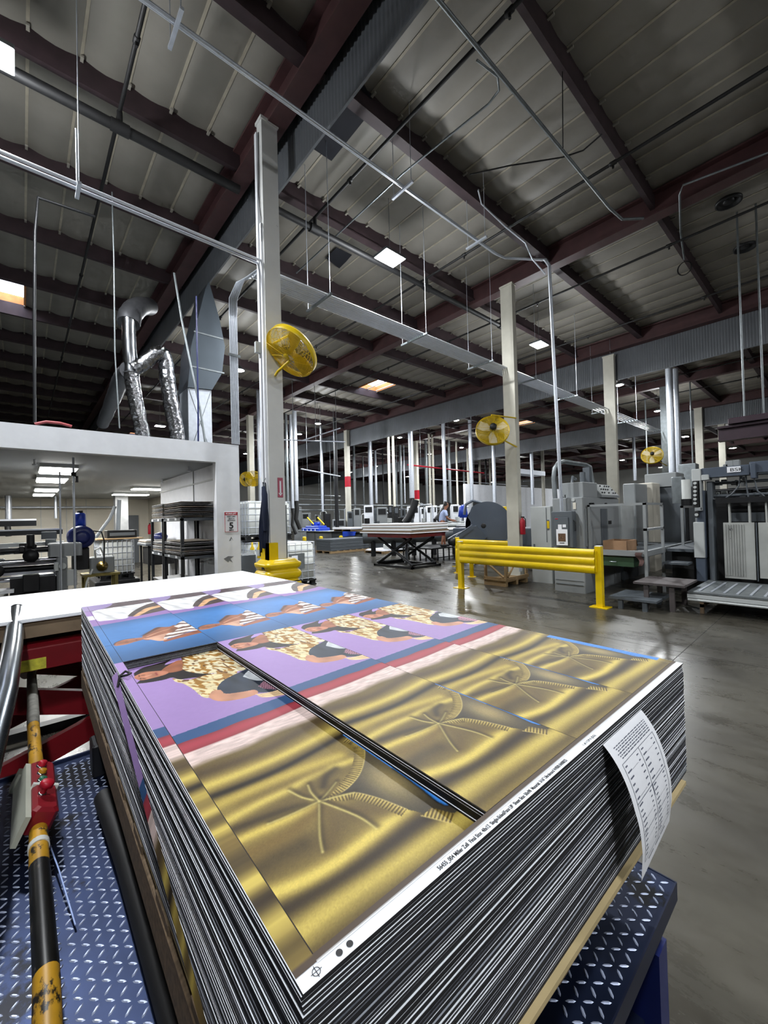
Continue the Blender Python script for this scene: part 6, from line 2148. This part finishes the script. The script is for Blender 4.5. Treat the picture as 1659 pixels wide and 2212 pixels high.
# conveyor bed
cv = thing('conveyor_bed', (9.2, .6, 0), 'low slatted steel conveyor bed on a pale frame at the right edge', 'conveyor')
zc = .35
a, b, c_ = atz(1485, 1277, zc), atz(1512, 1248, zc), atz(1659, 1290, zc)
cx0, cx1, cy1 = a.x, b.x, a.y
MB().box(cx0, -3.2, zc - .03, cx1 - .2, cy1, zc).build('bed_plate', M_galvd, cv)
for i in range(24):
    yy = cy1 - .12 - i * .16
    MB().box(cx0 + .12, yy - .03, zc + .0005, cx1 - .45, yy, zc + .012, 0).build('slat', M_galv, cv)
MB().box(cx0 - .03, -3.2, zc - .10, cx0 - .001, cy1, zc - .04).cyl((cx0 - .08, cy1 - .02, zc - .12), (cx0 - .08, -3.2, zc - .12), .02, 8).build('side_rail', M_ltgrey, cv)
for y in (cy1 - .15, cy1 - 1.3, -1.5):
    MB().box(cx0 + .05, y - .05, 0, cx0 + .11, y, zc - .03).box(cx1 - .3, y - .05, 0, cx1 - .24, y, zc - .03).box(cx0 + .05, y - .05, .1, cx1 - .3, y, .15).build('leg_frame', M_woodd, cv)

# exhaust and extraction stack left of press
ex = thing('glass_filter', (12.5, 2.4, 1.5), 'clear cylindrical filter bowl and blower left of the press', 'filter')
for px, y0_, y1_, r in ((1483, 1036, 1078, .10),):
    a, b = atd(px, y0_, 10.6), atd(px, y1_, 10.6)
    MB().cyl(b, (b.x, b.y, a.z), r, 16).build('bowl', M_hdpe, ex)
    MB().cyl((b.x, b.y, b.z - .22), b, .12, 14).build('cap', M_blksteel, ex)
    MB().cyl((b.x, b.y, 0), (b.x, b.y, b.z - .22), .04, 8).build('stand', M_blksteel, ex)
    MB().cbox(b.x + .12, b.y + .1, b.z - .1, b.x + .4, b.y + .35, a.z + .1, .02).build('filter_box', M_galvd, ex)

# ================================================================ slate wheel machine
wm = thing('rotary_die_cutter', (12.6, 7.6, 0), 'big slate blue rotary machine with round disc guard behind the yellow rail', 'machine')
cc = atd(1053, 1134, 14.20)
ax_ = Vector((math.cos(.0), 0, 0))
xh = RIGHT.copy(); xh.z = 0; xh.normalize()
dd = Vector((.85, .53, 0)).normalized()
Mw = frame(cc, (-dd.y, dd.x, 0), (0, 0, 1))
if (Mw.col[2].to_3d()).dot(dd) < 0:
    Mw = frame(cc, (dd.y, -dd.x, 0), (0, 0, 1))
sgn = 1 if (Mw.col[0].to_3d()).dot(RIGHT) > 0 else -1
R = .81
disc = [(R * math.cos(g) * sgn, R * math.sin(g)) for g in np.linspace(-.62 * PI, .72 * PI, 40)] + [(-.62 * sgn, .36), (-.66 * sgn, .30), (-.55 * sgn, .1), (-.62 * sgn, -.12), (-.5 * sgn, -.3)]
MB().prism(disc, -.12, 0, 0, Mw).build('disc_guard', M_slate, wm)
MB().lathe([(.0, -.135), (.07, -.135), (.085, -.128), (.085, -.121)], 20, 0, Mw @ Matrix.Translation((-.13 * sgn, -.02, 0))).build('hub', M_black, wm)
MB().lathe([(R * .93, .001), (R * .93, 1.0)], 40, 0, Mw).lathe([(R * .93, 1.0), (0, 1.01)], 40, 0, Mw, False).build('drum', M_slate, wm)
MB().lathe([(R * .5, 1.02), (R * .72, 1.02), (R * .72, 1.5), (0, 1.5)], 30, 0, Mw).build('second_drum', M_galvd, wm)
a, b = atd(1030, 1150, 14.00), atd(976, 1170, 14.00)
pl = [atd(x, y, 13.95) for x, y in ((1018, 1138), (1030, 1136), (1052, 1160), (1035, 1178), (985, 1182), (970, 1176), (968, 1164), (980, 1157))]
off = FWD * .18
n_ = len(pl)
MB().add([tuple(p) for p in pl] + [tuple(p + off) for p in pl], [tuple(range(n_)), tuple(range(2 * n_ - 1, n_ - 1, -1))] + [(i, n_ + i, n_ + (i + 1) % n_, (i + 1) % n_) for i in range(n_)]).build('side_arm', M_slate, wm)
c3 = atd(977, 1170, 13.90)
Mr = frame(c3, RIGHT, UP)
MB().lathe([(0, -.15), (.12, -.15), (.14, -.12), (.14, .15), (0, .15)], 20, 0, Mr).build('roller_end', M_blksteel, wm)
MB().tube([atd(985, 1158, 13.80), atd(1020, 1134, 13.80)], .02, 8).build('grab_rail', M_slate, wm)
c4 = atd(1046, 1176, 14.3)
Mr = frame(c4, RIGHT, UP)
MB().lathe([(.49, .05), (.5, 0), (.5, -.3)], 40, 0, Mr).lathe([(0, .05), (.49, .05)], 40, 0, Mr, False).lathe([(0, .08), (.05, .08), (.055, .051)], 16, 0, Mr, False).build('lower_wheel', M_slate, wm)
p0 = atd(1100, 1180, 13.80)
MB().cbox(12.4, 7.0, 0, 15.0, 8.6, .6, .03).build('machine_base', M_blksteel, wm)
MB().cbox(13.6, 7.2, .6, 15.0, 8.4, 1.2, .03).build('machine_bed', M_greyd, wm)
MB().cbox(12.2, 9.2, .5, 12.8, 9.9, 1.25, .03).build('infeed_guard', M_slate, wm)
MB().tube([atd(x, y, 14.20) for x, y in ((1003, 1112), (1006, 1090), (1020, 1082), (1040, 1086))], .05, 8).build('shoulder_cover', M_slate, wm)
tag(MB().cbox(12.95, 9.47, 1.30, 15.0, 10.32, 1.33, .003).build('work_sheet', M_paper), 'white sheet lying on the infeed table in front of the worker', 'sheet')
it = thing('infeed_table', (13.2, 10.25, 0), 'grey infeed table under the white sheet beside the worker', 'table')
MB().box(12.93, 9.45, 1.24, 15.0, 10.34, 1.2995).build('table_top', M_greyd, it)
for x in (13.0, 14.85):
    for y in (9.5, 10.22):
        MB().box(x, y, 0, x + .08, y + .08, 1.24).build('leg', M_blksteel, it)

# ---- worker on a black stage
sx0, sx1, sy0, sy1 = 10.95, 12.55, 10.75, 12.5
WP = atd(956, 1180, 16.3)
zst = WP.z - .012
st = thing('work_stage', (WP.x, WP.y, 0), 'low black framed stage the worker stands on', 'platform')
x0, x1, y0, y1 = WP.x - .95, WP.x + 1.1, WP.y + .0 - .28, WP.y + 1.3
MB().box(x0, y0, zst - .05, x1, y1, zst).build('deck', M_blksteel, st)
for i in range(7):
    x = x0 + (x1 - x0 - .04) * i / 6
    MB().box(x, y0, 0, x + .04, y0 + .04, zst - .05).build('leg', M_blksteel, st)
for i in range(6):
    y = y0 + (y1 - y0 - .04) * i / 5
    MB().box(x0, y, 0, x0 + .04, y + .04, zst - .05).build('leg', M_blksteel, st)
MB().box(x0, y0, .1, x1, y0 + .03, .13).build('lower_rail', M_blksteel, st)


def skin(verts, edges, rad, name, m, parent, sub=2, root=0):
    me = bpy.data.meshes.new(name)
    off = world_loc(parent)
    me.from_pydata([tuple(Vector(v) - off) for v in verts], edges, [])
    o = bpy.data.objects.new(name, me)
    COL.objects.link(o)
    md = o.modifiers.new('skin', 'SKIN')
    for i, r in enumerate(rad):
        me.skin_vertices[0].data[i].radius = (r, r) if not isinstance(r, tuple) else r
        me.skin_vertices[0].data[i].use_root = (i == root)
    md.use_smooth_shade = True
    o.modifiers.new('sub', 'SUBSURF').levels = sub
    dg = bpy.context.evaluated_depsgraph_get()
    nm = bpy.data.meshes.new_from_object(o.evaluated_get(dg))
    bpy.data.objects.remove(o)
    nm.materials.clear()
    nm.materials.append(m)
    nm.name = name
    o2 = bpy.data.objects.new(name, nm)
    COL.objects.link(o2)
    o2.parent = parent
    return o2


M_skin = mat('skin_tone', '8a5b44', .55, var=.06)
M_hair = mat('dark_hair', '17120f', .8, var=.2)
pe = thing('person', (WP.x, WP.y, zst), 'person in pale blue T-shirt and dark grey work shorts reaching right over a table', 'person')
F = Vector((RIGHT.x, RIGHT.y, 0)).normalized()      # facing right in the photograph
F = (F * .97 + Vector((FWD.x, FWD.y, 0)).normalized() * .15).normalized()
S_ = Vector((-F.y, F.x, 0))                          # person's left, away from camera
if S_.dot(FWD) < 0:
    S_ = -S_
O_ = Vector((WP.x, WP.y, zst))
P3 = lambda f, s, z: O_ + F * f + S_ * s + Vector((0, 0, z))
V_ = [P3(.0, 0, .92), P3(.02, 0, 1.08), P3(.06, 0, 1.25), P3(.10, 0, 1.38), P3(.14, 0, 1.455), P3(.17, 0, 1.52), P3(.195, 0, 1.60), P3(.19, 0, 1.67),  # pelvis..head 0-7
      P3(.10, -.17, 1.38), P3(.16, -.22, 1.12), P3(.36, -.16, 1.02), P3(.42, -.145, 1.005),   # near arm 8-11
      P3(.12, .17, 1.38), P3(.24, .20, 1.14), P3(.44, .14, 1.06), P3(.50, .13, 1.05),          # far arm 12-15
      P3(-.01, -.09, .88), P3(.03, -.10, .50), P3(-.06, -.10, .10), P3(.0, -.10, .045), P3(.10, -.11, .03),   # near leg 16-20
      P3(.0, .09, .88), P3(.10, .10, .50), P3(.12, .10, .10), P3(.17, .10, .045), P3(.27, .11, .03)]          # far leg 21-25
E_ = [(0, 1), (1, 2), (2, 3), (3, 4), (4, 5), (5, 6), (6, 7), (3, 8), (8, 9), (9, 10), (10, 11), (3, 12), (12, 13), (13, 14), (14, 15), (0, 16), (16, 17), (17, 18), (18, 19), (19, 20), (0, 21), (21, 22), (22, 23), (23, 24), (24, 25)]
RD = [.13, .125, .135, .12, .06, .065, .085, .07, .065, .042, .03, .028, .065, .042, .03, .028, .095, .065, .045, .045, .035, .095, .065, .045, .045, .035]
# fingers and thumbs
for hb, sd_ in ((11, -1), (15, 1)):
    w = V_[hb]
    k0 = len(V_)
    V_.append(w + F * .05 + Vector((0, 0, -.01)))
    RD.append((.026, .032))
    E_.append((hb, k0))
    for q, (so, ln) in enumerate(((-.028, .055), (-.010, .068), (.010, .064), (.027, .05))):
        a = len(V_)
        V_ += [w + F * .085 + S_ * so + Vector((0, 0, -.008)), w + F * (.085 + ln * .55) + S_ * so + Vector((0, 0, -.02)), w + F * (.085 + ln * .9) + S_ * so + Vector((0, 0, -.045))]
        RD += [.0095, .0085, .0075]
        E_ += [(k0, a), (a, a + 1), (a + 1, a + 2)]
    a = len(V_)
    V_ += [w + F * .045 + S_ * (-.04 * sd_) + Vector((0, 0, -.01)), w + F * .085 + S_ * (-.05 * sd_) + Vector((0, 0, -.03))]
    RD += [.011, .009]
    E_ += [(k0, a), (a, a + 1)]
body = skin([tuple(v) for v in V_], E_, RD, 'body', M_skin, pe)
# head details
hc = P3(.20, 0, 1.635)
Mh = frame(hc, F, S_)
if Mh.col[2].z < 0:
    Mh = frame(hc, F, -S_)
MB().lathe([(0, -.115), (.045, -.10), (.07, -.05), (.078, .0), (.075, .06), (.05, .105), (0, .118)], 18, 0, Mh @ Matrix.Diagonal((1.18, .95, 1, 1))).build('face', M_skin, body)
MB().prism([(.085, -.01), (.112, -.028), (.085, -.035)], -.012, .012, 0, Mh @ Matrix.Rotation(PI / 2, 4, 'X')).build('nose', M_skin, body)
for s in (-1, 1):
    MB().lathe([(0, -.005), (.022, -.004), (.024, .004), (0, .008)], 12, 0, Mh @ Matrix.Translation((-.005, .075 * s, -.005)) @ Matrix.Rotation(PI / 2, 4, 'X')).build('ear', M_skin, body)
    MB().lathe([(0, -.006), (.010, -.003), (.010, .003), (0, .006)], 8, 0, Mh @ Matrix.Translation((.084, .03 * s, .012))).build('eye', M_ink, body)
MB().box(.082, -.02, -.062, .09, .02, -.056, 0, Mh).build('mouth', mat('lip_tone', '6d3a33', .6), body)
hm = MB()
vs, fs = [], []
for i in range(9):
    for j in range(20):
        th, g = PI * .5 * i / 8 * 1.12, 2 * PI * j / 20
        x, y, z = math.sin(th) * math.cos(g), math.sin(th) * math.sin(g), math.cos(th)
        lim = -.01 if x < .3 else .045
        zz = max(z * .128, lim) if x > .0 else z * .128
        vs.append((x * .100 - .008, y * .082, zz))
for i in range(8):
    for j in range(20):
        q = (j + 1) % 20
        fs.append((i * 20 + j, (i + 1) * 20 + j, (i + 1) * 20 + q, i * 20 + q))
hm.add(vs, fs, 0, True, Mh).build('hair', M_hair, pe)
skin([tuple(P3(*q)) for q in ((.0, 0, .93), (.02, 0, 1.08), (.06, 0, 1.25), (.10, 0, 1.37), (.13, 0, 1.44), (.10, -.17, 1.375), (.145, -.215, 1.19), (.12, .17, 1.375), (.20, .20, 1.20))],
     [(0, 1), (1, 2), (2, 3), (3, 4), (3, 5), (5, 6), (3, 7), (7, 8)], [.152, .148, .152, .135, .075, .082, .066, .082, .066], 't_shirt', mat('pale_blue_cotton', 'a9b8dc', .85, var=.05), pe)
skin([tuple(P3(*q)) for q in ((.0, 0, .95), (.0, 0, .86), (-.01, -.09, .84), (.03, -.10, .48), (.0, .09, .84), (.10, .10, .48))],
     [(0, 1), (1, 2), (2, 3), (1, 4), (4, 5)], [.15, .14, .12, .098, .12, .098], 'work_shorts', mat('charcoal_cloth', '2a2c33', .85, var=.1), pe)
for nm, a, b in (('shoe', (-.09, -.10, .055), (.13, -.11, .045)), ('shoe', (.09, .10, .055), (.30, .11, .045))):
    p, q = P3(*a), P3(*b)
    MB().tube([p + F * -.03, p, p.lerp(q, .5), q, q + F * .03], [.03, .055, .05, .045, .02], 12).build(nm, M_black, pe)

# ================================================================ scissor lift with stacked boards, middle
sl_ = thing('scissor_lift', (10.2, 10.3, 0), 'black scissor lift with red top carrying stacked boards, mid hall', 'scissor lift')
x0, x1, y0, y1 = 9.45, 10.85, 9.35, 11.3
MB().box(x0, y0, .0, x1, y0 + .08, .07).box(x0, y1 - .08, 0, x1, y1, .07).box(x0, y0, 0, x0 + .08, y1, .07).box(x1 - .08, y0, 0, x1, y1, .07).build('base_frame', M_blksteel, sl_)
for x in (x0 + .12, x1 - .18):
    for (ya, za, yb, zb) in ((y0 + .1, .1, y1 - .15, 1.0), (y1 - .1, .1, y0 + .15, 1.0)):
        MB().tube([(x, ya, za), (x, yb, zb)], .055, 4).build('scissor_arm', M_blksteel, sl_)
for y in (y0 + .15, (y0 + y1) / 2, y1 - .15):
    MB().cyl((x0 + .05, y, .55 if abs(y - (y0 + y1) / 2) < .1 else .12), (x1 - .1, y, .55 if abs(y - (y0 + y1) / 2) < .1 else .12), .04, 10).build('cross_shaft', M_blksteel, sl_)
MB().cyl((x0 + .2, y0 + .5, .15), (x1 - .5, y1 - .8, .7), .06, 12).build('hydraulic_ram', M_greyd, sl_)
MB().cbox(x0 - .1, y0 - .05, 1.03, x1 + .2, y1 + .2, 1.15, .01).build('red_table_top', M_dkred, sl_)
MB().box(x0 - .12, y0 - .1, 1.152, x1 + .25, y1 + .3, 1.17).build('plywood_skid', M_woodd, sl_)
z = 1.172
for i in range(9):
    th = (.035, .05, .03, .04, .028, .04, .035, .03, .022)[i]
    j = random.uniform(-.04, .04)
    e = .1 if i < 2 else 0
    tag(MB().cbox(x0 - .12 - e, y0 - .12 + j * .5 - e * .5, z + .001, x1 + .28, y1 + .45 + j, z + th, .004).build('stacked_board', [M_paper, M_ltgrey, M_woodd][(i * 2) % 3] if i < 8 else M_paper), 'pale board in the pile on the mid-hall scissor lift' if i < 8 else 'white top board of the pile on the mid-hall scissor lift', 'board', 'boards on the mid-hall scissor lift')
    z += th

# grey stack on pallet, white boards on pallet
def low_pallet(x0, y0, x1, y1, label, z0=0):
    t = thing('wooden_pallet', ((x0 + x1) / 2, (y0 + y1) / 2, z0), label, 'pallet')
    for i in range(3):
        y = y0 + (y1 - y0 - .1) * i / 2
        MB().box(x0, y, z0, x1, y + .1, z0 + .09).build('stringer', M_wood, t)
    for i in range(7):
        x = x0 + (x1 - x0 - .12) * i / 6
        MB().box(x, y0, z0 + .0905, x + .12, y1, z0 + .115).build('deck_board', M_wood, t)
    return t


low_pallet(11.4, 16.95, 13.9, 18.3, 'wooden pallet under the dark grey board stack')
for i in range(11):
    tag(MB().cbox(11.42 + random.uniform(-.01, .01), 16.97 + random.uniform(-.01, .01), .117 + i * .052, 13.88, 18.28, .116 + (i + 1) * .052, .003).build('grey_board', M_greyd), 'dark grey board in the big low stack, centre left of the aisle', 'board', 'boards of the dark grey floor stack')
low_pallet(12.7, 14.5, 14.2, 15.9, 'wooden pallet under the loose white boards')
for i in range(3):
    tag(MB().cbox(12.72 + i * .05, 14.52 + i * .1, .117 + i * .022, 14.2 - i * .2, 15.85, .137 + i * .022, .003).build('white_board', M_paper), 'loose white board lying on the low pallet beside the grey stack', 'board', 'loose white boards on the low pallet')
p = atd(836, 1172, 20)
tag(MB().cbox(p.x - .15, p.y - .15, .19, p.x + .15, p.y + .15, .42, .03).build('plastic_jug', M_hdpe), 'translucent jug standing on the loose white boards', 'jug')

# long grey bench
bn = thing('long_bench', (14.8, 19, 0), 'long grey machine bench running across behind the floor stacks', 'bench')
for i, (ya, yb, m_) in enumerate(((24.6, 23.6, M_grey), (23.5, 21.6, M_grey), (21.5, 18.6, M_greyd), (18.5, 15.6, M_greyd))):
    MB().cbox(14.6, yb, 0, 15.6, ya, .88, .02).build('front_cabinet', m_, bn)
MB().box(14.45, 15.5, .885, 15.8, 25.4, .93).build('bench_top', M_blksteel, bn)
MB().box(14.40, 21.6, .93, 15.7, 25.4, .945).build('top_strip', M_ltgrey, bn)
bc = thing('blue_cloth', (14.4, 19.4, .7), 'crumpled blue sheet hanging over the bench front', 'cloth')
MB().grid(lambda u, v: (14.44 - .05 * math.sin(u * 8) * v, 20.1 - 1.3 * u, .95 - .32 * v * (1 - .3 * u)), 14, 8).grid(lambda u, v: (14.41 - .05 * math.sin(u * 8) * v, 20.1 - 1.3 * u, .95 - .32 * v * (1 - .3 * u)), 14, 8).build('sheet', M_bluep, bc)
bl_ = thing('blue_machine', (15, 24.1, .95), 'bright blue low machine on the left end of the long bench', 'machine')
MB().cbox(14.6, 23.0, .947, 15.5, 25.2, 1.15, .04).cbox(14.7, 23.2, 1.15, 15.4, 24.9, 1.28, .05).build('casting', M_bluep, bl_)
MB().cyl((15, 24.0, 1.28), (15, 24.0, 1.52), .16, 14).cyl((14.85, 24.25, 1.4), (15.2, 23.8, 1.4), .12, 12).build('motor', M_bluep, bl_)
for y in (23.3, 23.8, 24.3, 24.8):
    MB().lathe([(0, 0), (.05, 0), (.01, .12), (0, .13)], 8, 0, Matrix.Translation((14.5, y, .947))).build('clamp_cone', M_paper, bl_)
low_pallet(14.7, 19.6, 15.7, 21.4, 'pale skid on the long bench', .948)
tag(MB().cbox(14.65, 19.5, 1.066, 15.75, 21.5, 1.17, .01).build('white_board', M_paper), 'thick white board pile on the skid over the long bench', 'board')
for k, (px, py, dep) in enumerate(((664, 1118, 27), (686, 1118, 26))):
    p = atd(px, py, dep)
    tag(MB().tube([p, p + Vector((.15, -.5, -.45))], .05, 6).build('yellow_strut', M_yel), 'yellow slanted strut over the bench, %s' % ('left' if k == 0 else 'right'), 'strut')
# machine bed with white rail, mid right
rb = thing('flatbed_table', (18.5, 17, 0), 'long flatbed machine with pale rails behind the stacked boards', 'machine')
a, b = atd(782, 1133, 18), atd(1004, 1133, 18)
MB().tube([(a.x, a.y, 1.30), (b.x, b.y, 1.30)], .09, 4).tube([(a.x, a.y, 1.44), (b.x, b.y, 1.44)], .03, 4).build('pale_rail', M_ltgrey, rb)
MB().tube([(a.x + .2, a.y + .2, .9), (b.x + .2, b.y + .2, .9)], .33, 4).build('bed', M_greyd, rb)
for i in range(5):
    q = Vector((a.x, a.y, 0)).lerp(Vector((b.x, b.y, 0)), .1 + i * .2)
    MB().box(q.x + .1, q.y + .1, 0, q.x + .25, q.y + .25, .7).build('leg', M_blksteel, rb)
for i in range(9):
    q = Vector((a.x, a.y, 1.47)).lerp(Vector((b.x, b.y, 1.47)), .05 + i * .11)
    s_ = random.uniform(.08, .2)
    MB().cbox(q.x - s_ / 2, q.y - s_ / 2, 1.475, q.x + s_ / 2, q.y + s_ / 2, 1.475 + s_ * 1.3, .01).build('carriage', [M_blksteel, M_greyd, M_ltgrey][i % 3], rb)
# flexible black hoses from ducts
for k, (pts, dep) in enumerate((((( 898, 1080), (893, 1098), (882, 1120), (874, 1130)), 17.5), (((967, 1085), (962, 1100), (952, 1115), (944, 1124)), 17.5))):
    tag(MB().tube([atd(x, y, dep) for x, y in pts], .16, 12).build('exhaust_hose', M_blksteel), 'thick dark flexible hose bending down to the machines, %s' % ('left' if k == 0 else 'right, behind the worker'), 'hose')

# far cabinets and machine boxes, standing on the floor
FB = [(634, 648, 1095, 24, M_grey), (652, 668, 1108, 27, M_grey), (718, 745, 1122, 26.5, M_grey), (750, 762, 1105, 24, M_greyd), (764, 778, 1098, 25, M_grey), (786, 806, 1092, 26, M_white), (808, 813, 1098, 27.5, M_greyd),
      (814, 836, 1096, 24.0, M_grey), (838, 848, 1092, 27, M_black), (850, 862, 1094, 27, M_black), (866, 876, 1098, 25, M_greyd), (880, 905, 1094, 28, M_white), (908, 918, 1096, 28, M_white),
      (921, 934, 1093, 28, M_white), (936, 944, 1092, 28, M_white), (953, 960, 1090, 26, M_white), (976, 992, 1090, 25, M_white), (993, 1006, 1092, 26, M_white), (1018, 1036, 1082, 22, M_ltgrey), (700, 712, 1110, 27, M_blksteel), (680, 690, 1112, 28, M_grey)]
for k, (xa, xb, yt, dep, m_) in enumerate(FB):
    dep = max(dep, 16.2 / ray((xa + xb) / 2, 1106).x + .9)
    a, b = atd(xa, yt, dep), atd(xb, yt, dep)
    w_ = (b - a).length
    cx_, cy_ = (a.x + b.x) / 2, (a.y + b.y) / 2
    M = Matrix.Translation((cx_, cy_, 0)) @ Matrix.Rotation(math.atan2((b - a).y, (b - a).x), 4, 'Z')
    t = thing('machine_cabinet', (cx_, cy_, 0), 'distant %s machine cabinet in the far row behind the long bench' % ({'white_wall_paint': 'white', 'machine_grey': 'grey', 'machine_dark_grey': 'dark grey', 'black_rubber': 'black', 'black_steel': 'black', 'pale_cabinet_grey': 'pale grey'}[m_.name],), 'machine cabinet', 'far row of %s cabinets' % ('black' if 'black' in m_.name else m_.name.replace('_', ' ')))
    MB().cbox(-w_ / 2, 0, 0, w_ / 2, .7, a.z, .02, 0, M).build('body', m_, t)
    MB().box(-w_ / 2 + .08, -.02, a.z - .45, w_ / 2 - .08, -.001, a.z - .1, 0, M).build('panel', M_blksteel if m_ is not M_black else M_greyd, t)
for k in range(14):
    px = 640 + k * 27 + random.uniform(-8, 8)
    dep = 16.2 / ray(px, 1106).x + random.uniform(2.2, 5)
    p, q = atd(px, 1100, dep), atd(px, 1135, dep)
    zz = random.uniform(1.3, 2.6)
    t = thing('pipe_hoop', (p.x, p.y, 0), 'thin steel pipe frame standing among the far machines', 'pipe frame', 'pipe frames among far machines')
    w_ = random.uniform(.3, .8)
    pts = [(p.x, p.y, 0), (p.x, p.y, zz - .1), (p.x + .08 * RIGHT.x, p.y + .08 * RIGHT.y, zz), (p.x + w_ * RIGHT.x, p.y + w_ * RIGHT.y, zz), (p.x + (w_ + .08) * RIGHT.x, p.y + (w_ + .08) * RIGHT.y, zz - .1), (p.x + (w_ + .08) * RIGHT.x, p.y + (w_ + .08) * RIGHT.y, 0)]
    MB().tube(pts, .035, 8).build('frame', [M_galvd, M_galv, M_ltgrey][k % 3], t)
bgp = atd(1000, 1100, 22)
bg_ = thing('blue_bag_stand', (bgp.x, bgp.y, 0), 'blue plastic bag on a thin stand behind the worker', 'bag')
MB().lathe([(0, 1.6), (.28, 1.6), (.2, 2.15), (.05, 2.3), (0, 2.3)], 12, 0, Matrix.Translation((bgp.x, bgp.y, 0))).build('bag', M_bluep, bg_)
MB().cyl((bgp.x, bgp.y, 0), (bgp.x, bgp.y, 1.6), .03, 8).build('stand_pole', M_blksteel, bg_)
tag(MB().cbox(*(lambda p: (p.x - .2, p.y - .2, 1.3, p.x + .2, p.y + .2, 2.1))(atd(1089, 1080, 20)), .02).build('yellow_cross_sign', M_yelf), 'small yellow sign panel above the slate machine', 'sign')

# ================================================================ second lift with the white boards
zb = 1.15
bx0, bx1, by0, by1 = -.62, 1.835, 3.262, 4.482
z = zb
for i in range(2):
    th = .0095
    j = RS.uniform(-.008, .008, 2)
    if i == 0:
        j = (0, 0)
    lab = 'top blank white board on the red lift beyond the printed stack' if i == 0 else 'blank white board directly below the top blank board, with ragged edge'
    o = MB().cbox(bx0 + j[0] - .004 * i, by0 + j[1], z - th, bx1 + j[0] + (.012 * (i % 3)), by1 + j[1], z - .0002, .001).build('blank_board', mat('blank_white_board', 'f2f5fb', .45, var=.015) if i < 3 else mat('blank_board_grey', 'c9ccd0', .6, var=.06))
    tag(o, lab, 'blank board', 'blank boards of the second stack')
    z -= th
zz = z
tag(MB().cbox(bx0 - .02, by0 + .02, zz - .10, bx1 - .02, by1 - .02, zz - .0005, .004).build('board_bundle', mat('kraft_bundle', '7b6a55', .8, var=.2)), 'brown wrapped bundle of boards under the blank white boards', 'bundle')
zz -= .1005
p2_ = thing('wooden_pallet', (.6, 3.9, zz - .042), 'pallet on the red lift under the blank white boards', 'pallet')
for x in (-.55, .28, 1.1, 1.7):
    MB().box(x, by0 + .03, zz - .02, x + .1, by1 - .03, zz - .0005).box(x + .01, by0 + .02, zz - .042, x + .11, by0 + .11, zz - .0205).build('block', M_wood, p2_)
zr_ = zz - .044
rl = thing('red_scissor_lift', (.5, 3.9, 0), 'red scissor lift table carrying the blank white boards', 'scissor lift')
MB().cbox(-.7, 3.18, zr_ - .13, 1.85, 4.55, zr_, .006).build('top_frame', M_dkred, rl)
MB().box(-.02, 3.174, zr_ - .125, .10, 3.1795, zr_ - .06).build('paint_smear', mat('yellow_smear', 'b9b33a', .6, var=.5, scale=20), rl)
for y in (3.35, 4.3):
    MB().prism([(-.62, .12), (-.50, .02), (1.75, zr_ - .25), (1.65, zr_ - .13)], y, y + .05, 0, Matrix(((1, 0, 0, 0), (0, 0, 1, 0), (0, 1, 0, 0), (0, 0, 0, 1)))).prism([(1.75, .12), (1.60, .02), (-.62, zr_ - .25), (-.5, zr_ - .13)], y + .06, y + .11, 0, Matrix(((1, 0, 0, 0), (0, 0, 1, 0), (0, 1, 0, 0), (0, 0, 0, 1)))).build('scissor_arm', M_dkred, rl)
MB().cyl((.5, 3.3, zr_ / 2), (.5, 4.5, zr_ / 2), .05, 12).build('pivot_shaft', M_blksteel, rl)
MB().cyl((.1, 3.8, .1), (1.0, 3.8, .55), .05, 12).build('hydraulic_ram', M_blksteel, rl)
MB().box(-.72, 3.22, 0, 1.85, 3.34, .07).box(-.72, 4.4, 0, 1.85, 4.5, .07).box(-.72, 3.34, 0, -.6, 4.4, .07).box(1.75, 3.34, 0, 1.85, 4.4, .07).build('base_frame', M_blksteel, rl)
# pale concrete kerb / pit edge between the lifts
tag(MB().cbox(-1.0, 2.44, 0, 1.75, 2.56, .56, .01).build('barrier_beam', M_blksteel), 'black steel beam across the gap behind the blue platform', 'beam')
